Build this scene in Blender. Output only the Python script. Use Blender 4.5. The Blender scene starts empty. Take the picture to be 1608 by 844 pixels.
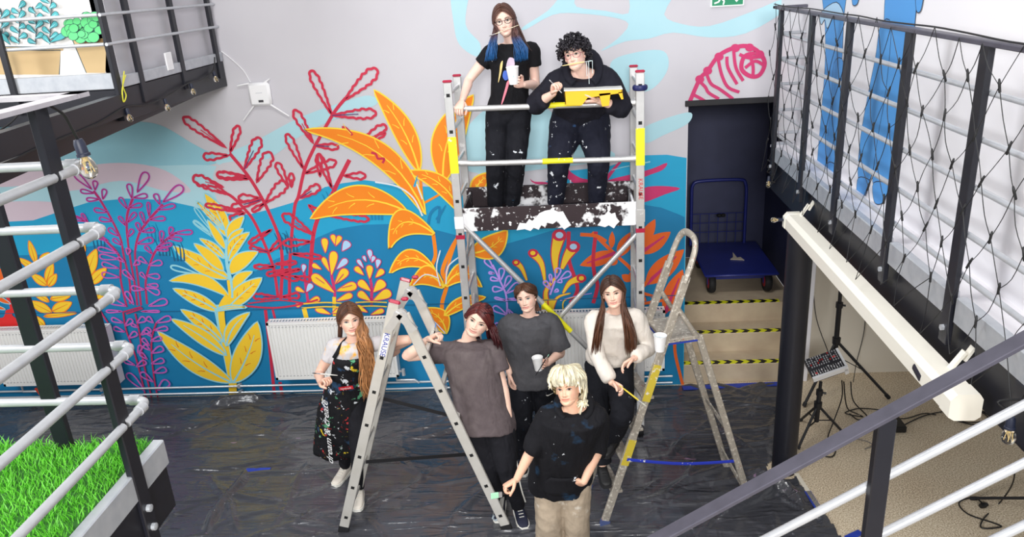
import bpy, bmesh, math, random
import numpy as np
from mathutils import Vector, Matrix, Quaternion, noise
from mathutils.geometry import tessellate_polygon

# ---------------------------------------------------------------- camera, world, lights, exposure
SC = bpy.context.scene
COL = SC.collection
H = 3.9                                   # eye height of the photographer on the mezzanine
FPX, YAW, PITCH, ROLL = 1232.2, -0.08088, 0.35859, -0.06273
def _axes():
    cy, sy, cp, sp = math.cos(YAW), math.sin(YAW), math.cos(PITCH), math.sin(PITCH)
    f = Vector((sy*cp, cy*cp, -sp)); r = Vector((cy, -sy, 0)); u = r.cross(f)
    c, s = math.cos(ROLL), math.sin(ROLL)
    return r*c + u*s, u*c - r*s, f
CR, CU, CF = _axes()
cd = bpy.data.cameras.new('camera'); cam = bpy.data.objects.new('camera', cd); COL.objects.link(cam)
cd.sensor_width = 36.0; cd.lens = 36.0*FPX/1608.0; cd.clip_start = 0.05; cd.clip_end = 60
m = Matrix((CR, CU, -CF)).transposed().to_4x4(); m.translation = (0, 0, H); cam.matrix_world = m
SC.camera = cam

world = bpy.data.worlds.new('world'); SC.world = world; world.use_nodes = True
wb = world.node_tree.nodes['Background']
wb.inputs[0].default_value = (0.97, 0.98, 1.0, 1); wb.inputs[1].default_value = 0.52

def area(name, loc, target, sx, sy, power, color=(1, 1, 1)):
    l = bpy.data.lights.new(name, 'AREA'); l.shape = 'RECTANGLE'; l.size = sx; l.size_y = sy
    l.energy = power; l.color = color
    o = bpy.data.objects.new(name, l); COL.objects.link(o); o.location = loc
    o.rotation_euler = (Vector(target) - Vector(loc)).to_track_quat('-Z', 'Y').to_euler()
    return o
b_ = area('ceiling_lamp_bank', (-0.8, 3.0, 7.6), (-0.8, 4.0, 0.0), 2.6, 0.8, 125, (1.0, 0.99, 0.97)); b_.data.spread = math.radians(120)
area('camera_side_fill', (0.0, -4.2, 5.1), (-0.5, 5.6, -2.6), 2.4, 1.4, 930, (1.0, 0.99, 0.98))  # unseen light added behind the camera, set back to even the wall
area('left_fill', (-6.6, 1.2, 5.4), (1.6, 4.0, 2.8), 2.6, 2.0, 420, (0.96, 0.98, 1.0))  # added fill from the left, brightens the right upper wall; no window there
SC.view_settings.view_transform = 'Standard'; SC.view_settings.look = 'None'
SC.view_settings.gamma = 1.0; SC.view_settings.use_curve_mapping = False
SC.view_settings.exposure = -0.42

# ---------------------------------------------------------------- helpers
def at(px, py, X=None, Y=None, Z=None):
    """world point on a plane X=, Y= or Z= seen at pixel (px,py) of the 1608x844 photograph"""
    d = CR*((px - 804)/FPX) - CU*((py - 422)/FPX) + CF
    t = X/d.x if X is not None else (Y/d.y if Y is not None else (Z - H)/d.z)
    return Vector((0, 0, H)) + d*t

def lin(c):
    return tuple(((v/255.0)/12.92 if v/255.0 <= 0.04045 else ((v/255.0 + 0.055)/1.055)**2.4) for v in c)

MATS = {}
def mat(name, rgb, rough=0.6, metal=0.0, noise_amt=0.0, noise_scale=8.0, bump=0.0, bump_scale=60.0, attr=False,
        trans=0.0, emit=0.0, sss=0.0, spec=None, splat=None, coat=0.0, stretch=None):
    """procedural principled material.  splat = [(rgb, scale, threshold, softness, seed)...] paint stains"""
    if name in MATS: return MATS[name]
    M = bpy.data.materials.new(name); M.use_nodes = True; nt = M.node_tree; N = nt.nodes; L = nt.links
    b = N['Principled BSDF']; c = lin(rgb) + (1,)
    b.inputs['Base Color'].default_value = c; b.inputs['Roughness'].default_value = rough; b.inputs['Metallic'].default_value = metal
    if spec is not None: b.inputs['Specular IOR Level'].default_value = spec
    if trans: b.inputs['Transmission Weight'].default_value = trans
    if coat: b.inputs['Coat Weight'].default_value = coat
    if emit:
        b.inputs['Emission Color'].default_value = c; b.inputs['Emission Strength'].default_value = emit
    if sss:
        b.inputs['Subsurface Weight'].default_value = sss; b.inputs['Subsurface Radius'].default_value = (0.02, 0.008, 0.004)
        b.inputs['Subsurface Scale'].default_value = 0.5
    tc = N.new('ShaderNodeTexCoord'); src = tc.outputs['Object']
    if stretch:
        mp = N.new('ShaderNodeMapping'); mp.inputs['Scale'].default_value = stretch; L.new(src, mp.inputs['Vector']); src = mp.outputs[0]
    cur = None
    if attr:
        a = N.new('ShaderNodeAttribute'); a.attribute_name = 'Col'; cur = a.outputs['Color']
    if noise_amt:
        n = N.new('ShaderNodeTexNoise'); n.inputs['Scale'].default_value = noise_scale; n.inputs['Detail'].default_value = 5
        L.new(src, n.inputs['Vector'])
        mx = N.new('ShaderNodeMix'); mx.data_type = 'RGBA'; mx.blend_type = 'OVERLAY'
        mx.inputs[0].default_value = noise_amt
        if cur: L.new(cur, mx.inputs[6])
        else: mx.inputs[6].default_value = c
        L.new(n.outputs['Fac'], mx.inputs[7]); cur = mx.outputs[2]
    for (sr, sc_, th, so, seed) in (splat or []):
        n = N.new('ShaderNodeTexNoise'); n.noise_dimensions = '4D'; n.inputs['W'].default_value = seed
        n.inputs['Scale'].default_value = sc_; n.inputs['Detail'].default_value = 4; n.inputs['Roughness'].default_value = 0.6
        L.new(src, n.inputs['Vector'])
        r = N.new('ShaderNodeMapRange'); r.inputs[1].default_value = th; r.inputs[2].default_value = th + so
        L.new(n.outputs['Fac'], r.inputs[0])
        mx = N.new('ShaderNodeMix'); mx.data_type = 'RGBA'; L.new(r.outputs[0], mx.inputs[0])
        if cur: L.new(cur, mx.inputs[6])
        else: mx.inputs[6].default_value = c
        mx.inputs[7].default_value = lin(sr) + (1,); cur = mx.outputs[2]
    if cur: L.new(cur, b.inputs['Base Color'])
    if bump:
        n = N.new('ShaderNodeTexNoise'); n.inputs['Scale'].default_value = bump_scale; n.inputs['Detail'].default_value = 4
        L.new(src, n.inputs['Vector'])
        bp = N.new('ShaderNodeBump'); bp.inputs['Strength'].default_value = bump; bp.inputs['Distance'].default_value = 0.01
        L.new(n.outputs['Fac'], bp.inputs['Height']); L.new(bp.outputs[0], b.inputs['Normal'])
    MATS[name] = M
    return M

def tag(o, label=None, cat=None, group=None, kind=None):
    if label: o['label'] = label
    if cat: o['category'] = cat
    if group: o['group'] = group
    if kind: o['kind'] = kind
    return o

def empty(name, loc, label, cat, group=None, rz=0):
    o = bpy.data.objects.new(name, None); COL.objects.link(o); o.location = loc; o.rotation_euler = (0, 0, rz)
    o.empty_display_size = 0.1
    return tag(o, label, cat, group)

def link_mesh(name, me, parent=None, smooth=True):
    o = bpy.data.objects.new(name, me); COL.objects.link(o)
    if smooth and len(me.polygons): me.polygons.foreach_set('use_smooth', [True]*len(me.polygons))
    if parent:
        o.parent = parent
        if parent.type == 'EMPTY' or True:
            o.matrix_parent_inverse = wm(parent).inverted()
    return o
def wm(o):
    m = Matrix.LocRotScale(o.location, o.rotation_euler, o.scale)
    if o.parent: m = wm(o.parent) @ o.matrix_parent_inverse @ m
    return m

def frame(d, ref=None):
    d = d.normalized()
    ref = Vector(ref) if ref is not None else (Vector((0, 0, 1)) if abs(d.z) < 0.9 else Vector((1, 0, 0)))
    u = (ref - d*ref.dot(d))
    if u.length < 1e-5: u = Vector((0, 1, 0)) - d*d.y
    u.normalize(); v = d.cross(u)
    return u, v

def cr(P, n=6, closed=False):
    """Catmull-Rom resample (any dimension)"""
    P = [Vector(p) for p in P]; out = []; N = len(P)
    if N < 3 and not closed:
        return [P[0].lerp(P[-1], i/n) for i in range(n + 1)]
    rng = range(N if closed else N - 1)
    for i in rng:
        if closed: a, b, c, d = P[i-1], P[i], P[(i+1) % N], P[(i+2) % N]
        else: a, b, c, d = P[max(i-1, 0)], P[i], P[i+1], P[min(i+2, N-1)]
        for k in range(n):
            t = k/n
            out.append(0.5*((2*b) + (c - a)*t + (2*a - 5*b + 4*c - d)*t*t + (3*b - a - 3*c + d)*t**3))
    if not closed: out.append(P[-1].copy())
    return out

class MB:
    def __init__(s): s.v = []; s.f = []; s.m = []
    def add(s, V, F, mi=0):
        o = len(s.v); s.v += [tuple(x) for x in V]; s.f += [tuple(i + o for i in f) for f in F]; s.m += [mi]*len(F); return s
    def box(s, lo, hi, mi=0, rot=None, bev=0.0):
        lo = Vector(lo); hi = Vector(hi); c = (lo + hi)/2; h = (hi - lo)/2
        if bev > 0:
            V = []; b = min(bev, min(h)*0.9)
            for sx in (-1, 1):
                for sy in (-1, 1):
                    for sz in (-1, 1):
                        V += [(sx*(h.x), sy*(h.y-b), sz*(h.z-b)), (sx*(h.x-b), sy*h.y, sz*(h.z-b)), (sx*(h.x-b), sy*(h.y-b), sz*h.z)]
            bm = bmesh.new()
            for v in V: bm.verts.new(v)
            r = bmesh.ops.convex_hull(bm, input=bm.verts[:]); bm.verts.index_update()
            V = [v.co.copy() for v in bm.verts]; F = [[v.index for v in f.verts] for f in bm.faces]; bm.free()
        else:
            V = [Vector((sx*h.x, sy*h.y, sz*h.z)) for sz in (-1, 1) for sy in (-1, 1) for sx in (-1, 1)]
            F = [(0, 2, 3, 1), (4, 5, 7, 6), (0, 1, 5, 4), (2, 6, 7, 3), (0, 4, 6, 2), (1, 3, 7, 5)]
        if rot is not None: V = [rot @ Vector(v) for v in V]
        return s.add([Vector(v) + c for v in V], F, mi)
    def bar(s, a, b, w, h, mi=0, ref=(0, 0, 1), bev=0.0):
        """rectangular bar from a to b; w across, h along ref"""
        a = Vector(a); b = Vector(b); d = (b - a); L = d.length; d = d.normalized()
        u, v = frame(d, ref)          # u ~ ref, v = d x u
        R = Matrix((v, u, d)).transposed()
        n0 = len(s.v); s.box((-w/2, -h/2, -L/2), (w/2, h/2, L/2), mi, None, bev)
        c = (a + b)/2
        for i in range(n0, len(s.v)): s.v[i] = tuple(R @ Vector(s.v[i]) + c)
        return s
    def tube(s, P, r, n=10, mi=0, caps=True, flat=None, ref=None, closed=False):
        P = [Vector(p) for p in P]; N = len(P); R = r if hasattr(r, '__len__') else [r]*N
        V = []; F = []; u = None
        for i, p in enumerate(P):
            if closed: d = P[(i+1) % N] - P[i-1]
            else: d = P[min(i+1, N-1)] - P[max(i-1, 0)]
            if d.length < 1e-9: d = Vector((0, 0, 1))
            d.normalize()
            if ref is not None: u, v = frame(d, ref)
            elif u is None: u, v = frame(d)
            else:
                u = u - d*u.dot(d)
                if u.length < 1e-6: u, v = frame(d)
                u.normalize(); v = d.cross(u)
            fl = flat if flat is not None else 1.0
            for k in range(n):
                a = 2*math.pi*k/n
                V.append(p + u*(math.cos(a)*R[i]*fl) + v*(math.sin(a)*R[i]))
        for i in range(N if closed else N - 1):
            j = (i+1) % N
            for k in range(n):
                k2 = (k+1) % n
                F.append((i*n + k, i*n + k2, j*n + k2, j*n + k))
        if caps and not closed:
            F.append(tuple(range(n-1, -1, -1))); F.append(tuple((N-1)*n + k for k in range(n)))
        return s.add(V, F, mi)
    def cyl(s, a, b, r, n=16, mi=0): return s.tube([a, b], r, n, mi)
    def lathe(s, prof, c=(0, 0, 0), n=20, mi=0, axis=(0, 0, 1)):
        """prof: (r,h) along axis"""
        d = Vector(axis).normalized(); u, v = frame(d); c = Vector(c); V = []; F = []
        for r, h in prof:
            for k in range(n):
                a = 2*math.pi*k/n; V.append(c + d*h + u*(math.cos(a)*r) + v*(math.sin(a)*r))
        for i in range(len(prof) - 1):
            for k in range(n): F.append((i*n + k, i*n + (k+1) % n, (i+1)*n + (k+1) % n, (i+1)*n + k))
        if prof[0][0] > 1e-4: F.append(tuple(range(n-1, -1, -1)))
        if prof[-1][0] > 1e-4: F.append(tuple((len(prof)-1)*n + k for k in range(n)))
        return s.add(V, F, mi)
    def prism(s, pts, vec, mi=0):
        """extrude planar polygon (3D points) by vec"""
        n = len(pts); P = [Vector(p) for p in pts]; vec = Vector(vec)
        tris = tessellate_polygon([P])
        F = [tuple(t) for t in tris] + [tuple(i + n for i in reversed(t)) for t in tris]
        F += [(i, (i+1) % n, (i+1) % n + n, i + n) for i in range(n)]
        return s.add(P + [p + vec for p in P], F, mi)
    def loft(s, rings, mi=0, caps=True):
        """rings: lists of equal length points"""
        n = len(rings[0]); V = [p for r in rings for p in r]; F = []
        for i in range(len(rings) - 1):
            for k in range(n): F.append((i*n + k, i*n + (k+1) % n, (i+1)*n + (k+1) % n, (i+1)*n + k))
        if caps: F.append(tuple(range(n-1, -1, -1))); F.append(tuple((len(rings)-1)*n + k for k in range(n)))
        return s.add(V, F, mi)
    def mesh(s, name, mats):
        me = bpy.data.meshes.new(name); me.from_pydata(s.v, [], s.f)
        for mm in (mats if isinstance(mats, (list, tuple)) else [mats]): me.materials.append(mm)
        if len(me.materials) > 1: me.polygons.foreach_set('material_index', s.m)
        bm = bmesh.new(); bm.from_mesh(me); bmesh.ops.recalc_face_normals(bm, faces=bm.faces[:]); bm.to_mesh(me); bm.free()
        me.update(); return me
    def build(s, name, mats, parent=None, smooth=False, auto=True):
        me = s.mesh(name, mats)
        o = link_mesh(name, me, parent, smooth=False)
        if smooth:
            me.polygons.foreach_set('use_smooth', [True]*len(me.polygons))
            if auto:
                try: me.set_sharp_from_angle(angle=math.radians(38))
                except Exception: pass
        return o

def struct(o):
    o['kind'] = 'structure'; return o
def copy_obj(o, parent=None):
    c = o.copy(); COL.objects.link(c)
    if parent is not None: c.parent = parent
    return c
def copy_tree(o, parent=None):
    c = copy_obj(o, parent)
    for ch in list(o.children): copy_tree(ch, c)
    return c

def text_mesh(txt, size, name, m, origin, xdir, ydir, parent, depth=0.0005, align='CENTER', shear=0.0):
    cu = bpy.data.curves.new(name, 'FONT'); cu.body = txt; cu.size = size; cu.extrude = depth; cu.align_x = align; cu.align_y = 'CENTER'; cu.shear = shear
    to = bpy.data.objects.new(name + '_tmp', cu); COL.objects.link(to)
    dg = bpy.context.evaluated_depsgraph_get(); me = bpy.data.meshes.new_from_object(to.evaluated_get(dg)); bpy.data.objects.remove(to)
    me.name = name; me.materials.clear(); me.materials.append(m)
    x = Vector(xdir).normalized(); y = Vector(ydir); y = (y - x*y.dot(x)).normalized(); z = x.cross(y)
    R = Matrix((x, y, z)).transposed().to_4x4(); R.translation = Vector(origin); me.transform(R)
    return link_mesh(name, me, parent, smooth=False)

# painted decals: flat print on a wall plane, points given as photograph pixels that are projected onto the real wall plane
class Paint:
    """planes: ('Y',d) faces -Y ; ('X',d) faces -X"""
    def __init__(s, plane, base=0.0012):
        s.ax, s.d = plane; s.base = base; s.mb = MB(); s.mats = []; s.k = 0; s.step = 0.00022
        s.tf = lambda x, y: (x, y)
    def crop(s, ox, oy, sc): s.tf = lambda x, y: (ox + x*sc, oy + y*sc); return s
    def mi(s, m):
        if m not in s.mats: s.mats.append(m)
        return s.mats.index(m)
    def p2(s, x, y):
        x, y = s.tf(x, y)
        if s.ax == 'Y': q = at(x, y, Y=s.d); return Vector((q.x, q.z))
        q = at(x, y, X=s.d); return Vector((q.y, q.z))
    def to3(s, q, off):
        return Vector((q.x, s.d - off, q.y)) if s.ax == 'Y' else Vector((s.d - off, q.x, q.y))
    def off(s):
        s.k += 1; return s.base + s.k*s.step
    def _fill(s, m, Q):
        o = s.off(); V = [s.to3(q, o) for q in Q]
        T = tessellate_polygon([[Vector((q.x, q.y, 0)) for q in Q]])
        s.mb.add(V, T, s.mi(m))
    def fill(s, m, pts, smooth=5):
        Q = [s.p2(*p) for p in pts]
        if smooth: Q = cr(Q, smooth, True)
        s._fill(m, Q); return s
    def _stroke(s, m, Q, w, closed=False, taper=(1, 1)):
        N = len(Q); o = s.off(); V = []; F = []
        for i in range(N):
            d = (Q[(i+1) % N] - Q[i-1]) if closed else (Q[min(i+1, N-1)] - Q[max(i-1, 0)])
            if d.length < 1e-9: d = Vector((1, 0))
            d.normalize(); n = Vector((-d.y, d.x)); t = i/max(N-1, 1)
            ww = w*(taper[0]*(1-t) + taper[1]*t)/2
            if not closed and i == 0: V += []
            V += [s.to3(Q[i] + n*ww, o), s.to3(Q[i] - n*ww, o)]
        for i in range(N if closed else N - 1):
            j = (i+1) % N; F.append((2*i, 2*i+1, 2*j+1, 2*j))
        s.mb.add(V, F, s.mi(m))
    def stroke(s, m, pts, w, closed=False, smooth=5, taper=(1, 1), wavy=0):
        Q = [s.p2(*p) for p in pts]
        if smooth: Q = cr(Q, smooth, closed)
        s._stroke(m, Q, w*0.0059, closed, taper); return s
    def drop_pts(s, b, t, w, kind='drop', bend=0.0, wavy=0.0, n=22):
        b = s.p2(*b); t = s.p2(*t); d = t - b; L = d.length; n_ = Vector((-d.y, d.x)).normalized(); d = d/L
        k = (s.p2(w, 0) - s.p2(0, 0)).length/2
        def c(u): return b + d*(L*u) + n_*(4*bend*L*u*(1-u))
        def prof(u):
            if kind == 'drop': return (u**0.9)*math.sqrt(max(0, 1 - u**5))*1.0
            return math.sin(math.pi*u**0.85)**0.85
        A = []; B = []
        for i in range(n + 1):
            u = i/n
            if kind == 'drop': u = 1 - (1 - u)**1.7
            wv = 1 + wavy*math.sin(u*L*95)
            A.append(c(u) + n_*(k*prof(u)*wv)); B.append(c(u) - n_*(k*prof(u)*wv))
        return A + B[-2:0:-1], [c(i/10) for i in range(11)]
    def loop(s, b, t, w, styles, bend=0.0, wavy=0.0, kind='drop'):
        Q, c = s.drop_pts(b, t, w, kind, bend, wavy)
        for m, ww in styles: s._stroke(m, Q, ww*0.0059, True)
    def leaf(s, b, t, w, m, outline=None, ow=2.2, vein=None, vw=1.6, bend=0.0, kind='leaf', ticks=None, side=None, tw=1.3):
        Q, c = s.drop_pts(b, t, w, kind, bend)
        if outline: s._stroke(outline, Q, ow*2*0.0059, True)
        s._fill(m, Q)
        if vein: s._stroke(vein, c[0:9], vw*0.0059, False, (1.4, 0.4))
        if ticks:
            for i in (3, 5, 7):
                p = c[i]; d = (c[i+1] - c[i-1]).normalized(); n = Vector((-d.y, d.x)); kk = (Q[0]-Q[len(Q)//2]).length*0.09
                for sg in (-1, 1):
                    if side and sg != side: continue
                    a = p + n*(sg*kk*0.35) + d*kk*0.2; e = p + n*(sg*kk*0.9) + d*kk*1.0
                    s._stroke(ticks, [a, (a+e)/2 + d*kk*0.12, e], tw*0.0059, False, (1, 0.5))
    def build(s, name, parent):
        return s.mb.build(name, s.mats, parent)
# ---------------------------------------------------------------- the setting
D = 6.95
m_wall = mat('wall_paint', (205, 203, 209), 0.75, noise_amt=0.12, noise_scale=1.3, bump=0.04, bump_scale=220)
m_white = mat('white_wall', (238, 236, 240), 0.7, noise_amt=0.06, noise_scale=2, bump=0.03, bump_scale=200)
m_cream = mat('cream_wall', (232, 224, 208), 0.7, noise_amt=0.08, noise_scale=1.5)
m_navy = mat('navy_paint', (60, 64, 94), 0.55, noise_amt=0.25, noise_scale=5)
m_carpet = None
def carpet_mat():
    M = bpy.data.materials.new('speckled_carpet'); M.use_nodes = True; N = M.node_tree.nodes; L = M.node_tree.links; b = N['Principled BSDF']
    tc = N.new('ShaderNodeTexCoord'); n = N.new('ShaderNodeTexNoise'); n.inputs['Scale'].default_value = 95; n.inputs['Detail'].default_value = 3
    n2 = N.new('ShaderNodeTexNoise'); n2.inputs['Scale'].default_value = 1.6
    L.new(tc.outputs['Object'], n.inputs['Vector']); L.new(tc.outputs['Object'], n2.inputs['Vector'])
    r = N.new('ShaderNodeValToRGB'); e = r.color_ramp.elements
    e[0].position = 0.30; e[0].color = lin((158, 138, 112)) + (1,); e[1].position = 0.70; e[1].color = lin((246, 234, 212)) + (1,)
    k = r.color_ramp.elements.new(0.5); k.color = lin((212, 194, 166)) + (1,)
    L.new(n.outputs['Fac'], r.inputs[0])
    mx = N.new('ShaderNodeMix'); mx.data_type = 'RGBA'; mx.blend_type = 'OVERLAY'; mx.inputs[0].default_value = 0.25
    L.new(r.outputs[0], mx.inputs[6]); L.new(n2.outputs['Fac'], mx.inputs[7]); L.new(mx.outputs[2], b.inputs['Base Color'])
    b.inputs['Roughness'].default_value = 0.95
    bp = N.new('ShaderNodeBump'); bp.inputs['Strength'].default_value = 0.5; bp.inputs['Distance'].default_value = 0.004
    L.new(n.outputs['Fac'], bp.inputs['Height']); L.new(bp.outputs[0], b.inputs['Normal'])
    return M
struct(MB().box((-7.5, -1.0, -0.12), (5.6, 7.12, 0.0)).build('floor', carpet_mat()))
w = MB()
w.box((-7.5, D, 0), (1.06, D+0.2, 6.2)); w.box((1.06, D, 2.765), (1.86, D+0.2, 6.2))
wall_back = struct(w.build('wall_back', m_wall))
# lower right wall, right of the stair niche, and the jamb
struct(MB().box((2.13, 7.10, 0), (5.6, 7.3, 2.6)).build('wall_right_lower', m_cream))
struct(MB().box((2.10, 6.95, 0), (2.26, 7.10, 2.44), bev=0.004).build('trim_1', m_white))
# niche behind the opening
n = MB(); n.box((0.86, 8.95, 0.60), (2.32, 9.05, 3.2)); n.box((0.86, 7.15, 0), (0.96, 8.95, 3.2)); n.box((2.26, 7.3, 0.60), (2.36, 8.95, 3.2))
n.box((0.86, 7.15, 2.76), (2.36, 9.05, 2.9))
struct(n.build('wall_niche', m_navy))
struct(MB().box((1.03, 6.932, 2.735), (1.86, 6.96, 2.785), bev=0.004).build('trim_2', mat('black_trim', (18, 18, 24), 0.5)))
m_step = mat('step_stone', (200, 182, 156), 0.6, noise_amt=0.25, noise_scale=7, bump=0.05)
stairs = empty('stair', (1.58, 7.0, 0), 'three beige tiled steps with hazard tape leading up into the niche', 'stairs')
stairs['kind'] = 'structure'
m_tape = bpy.data.materials.new('hazard_tape')
def hazard(M):
    M.use_nodes = True; N = M.node_tree.nodes; L = M.node_tree.links; b = N['Principled BSDF']
    tc = N.new('ShaderNodeTexCoord'); sx = N.new('ShaderNodeSeparateXYZ'); L.new(tc.outputs['Object'], sx.inputs[0])
    ab = N.new('ShaderNodeMath'); ab.operation = 'ABSOLUTE'; L.new(sx.outputs['Y'], ab.inputs[0])
    ad = N.new('ShaderNodeMath'); ad.operation = 'ADD'; L.new(sx.outputs['X'], ad.inputs[0]); L.new(ab.outputs[0], ad.inputs[1])
    md = N.new('ShaderNodeMath'); md.operation = 'PINGPONG'; md.inputs[1].default_value = 0.056; L.new(ad.outputs[0], md.inputs[0])
    gt = N.new('ShaderNodeMath'); gt.operation = 'GREATER_THAN'; gt.inputs[1].default_value = 0.028; L.new(md.outputs[0], gt.inputs[0])
    mx = N.new('ShaderNodeMix'); mx.data_type = 'RGBA'; L.new(gt.outputs[0], mx.inputs[0])
    mx.inputs[6].default_value = lin((236, 236, 30)) + (1,); mx.inputs[7].default_value = lin((18, 18, 20)) + (1,)
    L.new(mx.outputs[2], b.inputs['Base Color']); b.inputs['Roughness'].default_value = 0.5
hazard(m_tape)
for i, (y0, y1) in enumerate(((6.97, 7.25), (7.25, 7.53), (7.53, 8.95))):
    MB().box((1.06 if i == 0 else 0.96, y0, 0.0), (2.10 if i == 0 else 2.26, y1, 0.2*(i+1)), bev=0.006).build('step', m_step, stairs)
    t = MB().box((-0.5, -0.036, 0), (0.5 + 0.02*i, 0.036, 0.003)).build('hazard_strip', m_tape, None)
    t.location = (1.575, y0+0.042, 0.2*(i+1)+0.001); t.parent = stairs; t.matrix_parent_inverse = wm(stairs).inverted()

# right upper storey: white hut wall standing on the balcony slab
XR = 1.80
struct(MB().box((XR, 1.2, 2.50), (XR+0.12, 6.95, 6.2)).build('wall_right_upper', m_white))
m_blk = mat('black_steel', (24, 25, 34), 0.42, noise_amt=0.2, noise_scale=14)
m_gal = mat('galvanised_edge', (190, 194, 200), 0.42, 0.45, noise_amt=0.25, noise_scale=20)
bal = MB(); bal.box((1.63, 1.2, 2.15), (5.6, 6.30, 2.49))
balcony = struct(bal.build('floor_balcony_right', m_blk))
MB().box((1.612, 1.2, 2.492), (1.80, 6.30, 2.51)).build('edge_ledge', m_white, balcony)
for y0, y1 in ((1.2, 2.32), (2.40, 3.10), (3.16, 3.81), (3.87, 4.60), (4.66, 5.31), (5.37, 6.05)):
    MB().box((1.585, y0, 2.425), (1.63, y1, 2.54), bev=0.004).build('edge_plate', m_gal, balcony)
MB().box((1.62, 6.27, 2.40), (1.75, 6.31, 2.53), bev=0.004).build('edge_plate', m_gal, balcony)
# black pillar under the balcony
pl = MB(); pl.tube([(1.66, 5.5, 0), (1.66, 5.5, 2.15)], 0.094, 28); 
pil = pl.build('pillar', m_blk, None, True); struct(pil)
# left upper landing: slab, two walls, beams
XL, YL = -2.99, 5.18
s = MB(); s.box((-7.0, YL+0.03, 3.17), (XL-0.03, 6.95, 3.34)); 
landing = struct(s.build('floor_landing_left', m_blk))
MB().box((-7.0, YL-0.005, 3.335), (XL+0.006, YL+0.03, 3.44), bev=0.004).build('edge_plate', m_gal, landing)
MB().box((XL-0.03, YL+0.03, 3.335), (XL+0.006, 6.93, 3.41), bev=0.004).build('edge_plate', m_gal, landing)
MB().box((-7.0, YL+0.0, 3.12), (XL, YL+0.05, 3.33), bev=0.003).build('fascia_beam', m_blk, landing)
MB().box((XL-0.06, YL+0.05, 3.12), (XL, 6.93, 3.33), bev=0.003).build('fascia_beam', m_blk, landing)
b1 = MB(); b1.bar((XL-0.01, 3.2, 3.19), (XL-0.01, 5.18, 3.23), 0.07, 0.14); b1.build('support_beam', m_blk, landing)
b1 = MB(); b1.bar((-3.10, 3.2, 3.02), (-3.06, 6.3, 3.16), 0.08, 0.10); b1.build('support_beam', m_blk, landing)
struct(MB().box((-7.0, 5.36, 3.36), (-3.10, 5.46, 6.2)).build('wall_left_front', mat('planter_wall', (244, 240, 238), 0.7)))
struct(MB().box((-3.15, 5.36, 3.36), (-3.055, 6.95, 6.2)).build('wall_left_side', m_wall))
# near landing with artificial turf
XN, YN, ZN = -1.35, 2.11, 2.555
s = MB(); s.box((-3.4, 0.2, 2.30), (XN, YN, 2.46)); s.box((-3.4, 0.2, 2.46), (XN-0.03, YN-0.0, ZN-0.02))
near = struct(s.build('floor_landing_near', m_blk))
MB().box((XN-0.03, 0.2, 2.458), (XN+0.008, YN+0.012, ZN-0.005), bev=0.004).build('edge_plate', m_gal, near)
# ---------------------------------------------------------------- the mural (flat paint on the back wall)
def pm(n, c): return mat('paint_'+n, c, 0.6, noise_amt=0.10, noise_scale=3.0)
pAq = pm('aqua', (176, 218, 228)); pAq2 = pm('deep_aqua', (150, 205, 220)); pPk = pm('rose_haze', (214, 196, 208))
pMid = pm('mid_blue', (26, 164, 208)); pDk = pm('dark_blue', (8, 126, 176)); pDk2 = pm('shadow_blue', (12, 92, 132))
pCr = pm('crimson', (190, 34, 92)); pPu = pm('purple', (176, 88, 196)); pLi = pm('orchid', (212, 110, 214)); pLav = pm('lavender', (196, 156, 246))
pYe = pm('yellow', (250, 206, 46)); pIce = pm('ice', (150, 214, 226)); pOr = pm('orange', (250, 138, 14)); pOr2 = pm('burnt_orange', (240, 104, 30))
pRe = pm('coral_red', (206, 40, 72)); pMg = pm('magenta', (206, 50, 110)); pLy = pm('lemon', (255, 220, 60)); pWh = pm('pale', (226, 232, 236)); pRed = pm('bright_red', (226, 40, 40))
pPb = pm('pale_blue', (176, 214, 244)); pNv = pm('thin_navy', (80, 50, 110)); pRv = pm('rust', (226, 120, 24))
WP = ('Y', D)
# sky swooshes
g = Paint(WP, 0.0008)
g.crop(640, 0, 0.3793)
g.fill(pAq, [(180, -60), (255, -60), (240, 100), (300, 180), (290, 235), (215, 185), (190, 90)])
g.fill(pAq, [(480, 110), (580, 45), (640, -20), (690, -20), (700, 28), (820, 45), (915, 55), (930, -40), (1100, -40), (1062, 60), (1130, 98), (1250, 108), (1420, 50), (1560, -5), (1560, 45), (1400, 138), (1250, 155), (1100, 135), (1000, 160), (900, 172), (800, 212), (870, 160), (915, 100), (850, 72), (700, 55), (600, 62), (490, 122)], 3)
g.fill(pAq, [(840, 262), (940, 218), (1060, 212), (1076, 290), (1000, 375), (880, 370)])
g.fill(pAq, [(975, 530), (1160, 465), (1162, 510), (1060, 560), (985, 592)])
g.fill(pAq, [(300, 470), (420, 430), (560, 440), (700, 560), (860, 650), (560, 700), (300, 720), (180, 640)])
g.tf = lambda x, y: (x, y)
g.fill(pAq2, [(-20, 190), (70, 196), (140, 205), (200, 192), (250, 196), (300, 224), (345, 252), (300, 262), (180, 262), (120, 268), (40, 262), (-20, 270)])
g.fill(pAq, [(340, 250), (400, 222), (470, 185), (540, 160), (580, 150), (590, 165), (520, 190), (470, 215), (420, 250), (360, 262)])
g.fill(pAq, [(-20, 262), (110, 266), (260, 260), (345, 262), (420, 290), (420, 345), (-20, 360)])
g.fill(pPk, [(60, 285), (130, 262), (200, 256), (260, 268), (300, 300), (260, 300), (190, 284), (110, 300)])
g.fill(pPk, [(-20, 265), (60, 262), (95, 275), (50, 290), (-20, 292)])
g.fill(pPk, [(-20, 322), (60, 316), (110, 325), (60, 345), (-20, 352)])
g.fill(m_wall, [(340, 262), (420, 250), (520, 220), (600, 200), (600, 300), (420, 345), (350, 330)])
g.build('painted_sky_swooshes', wall_back)
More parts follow.
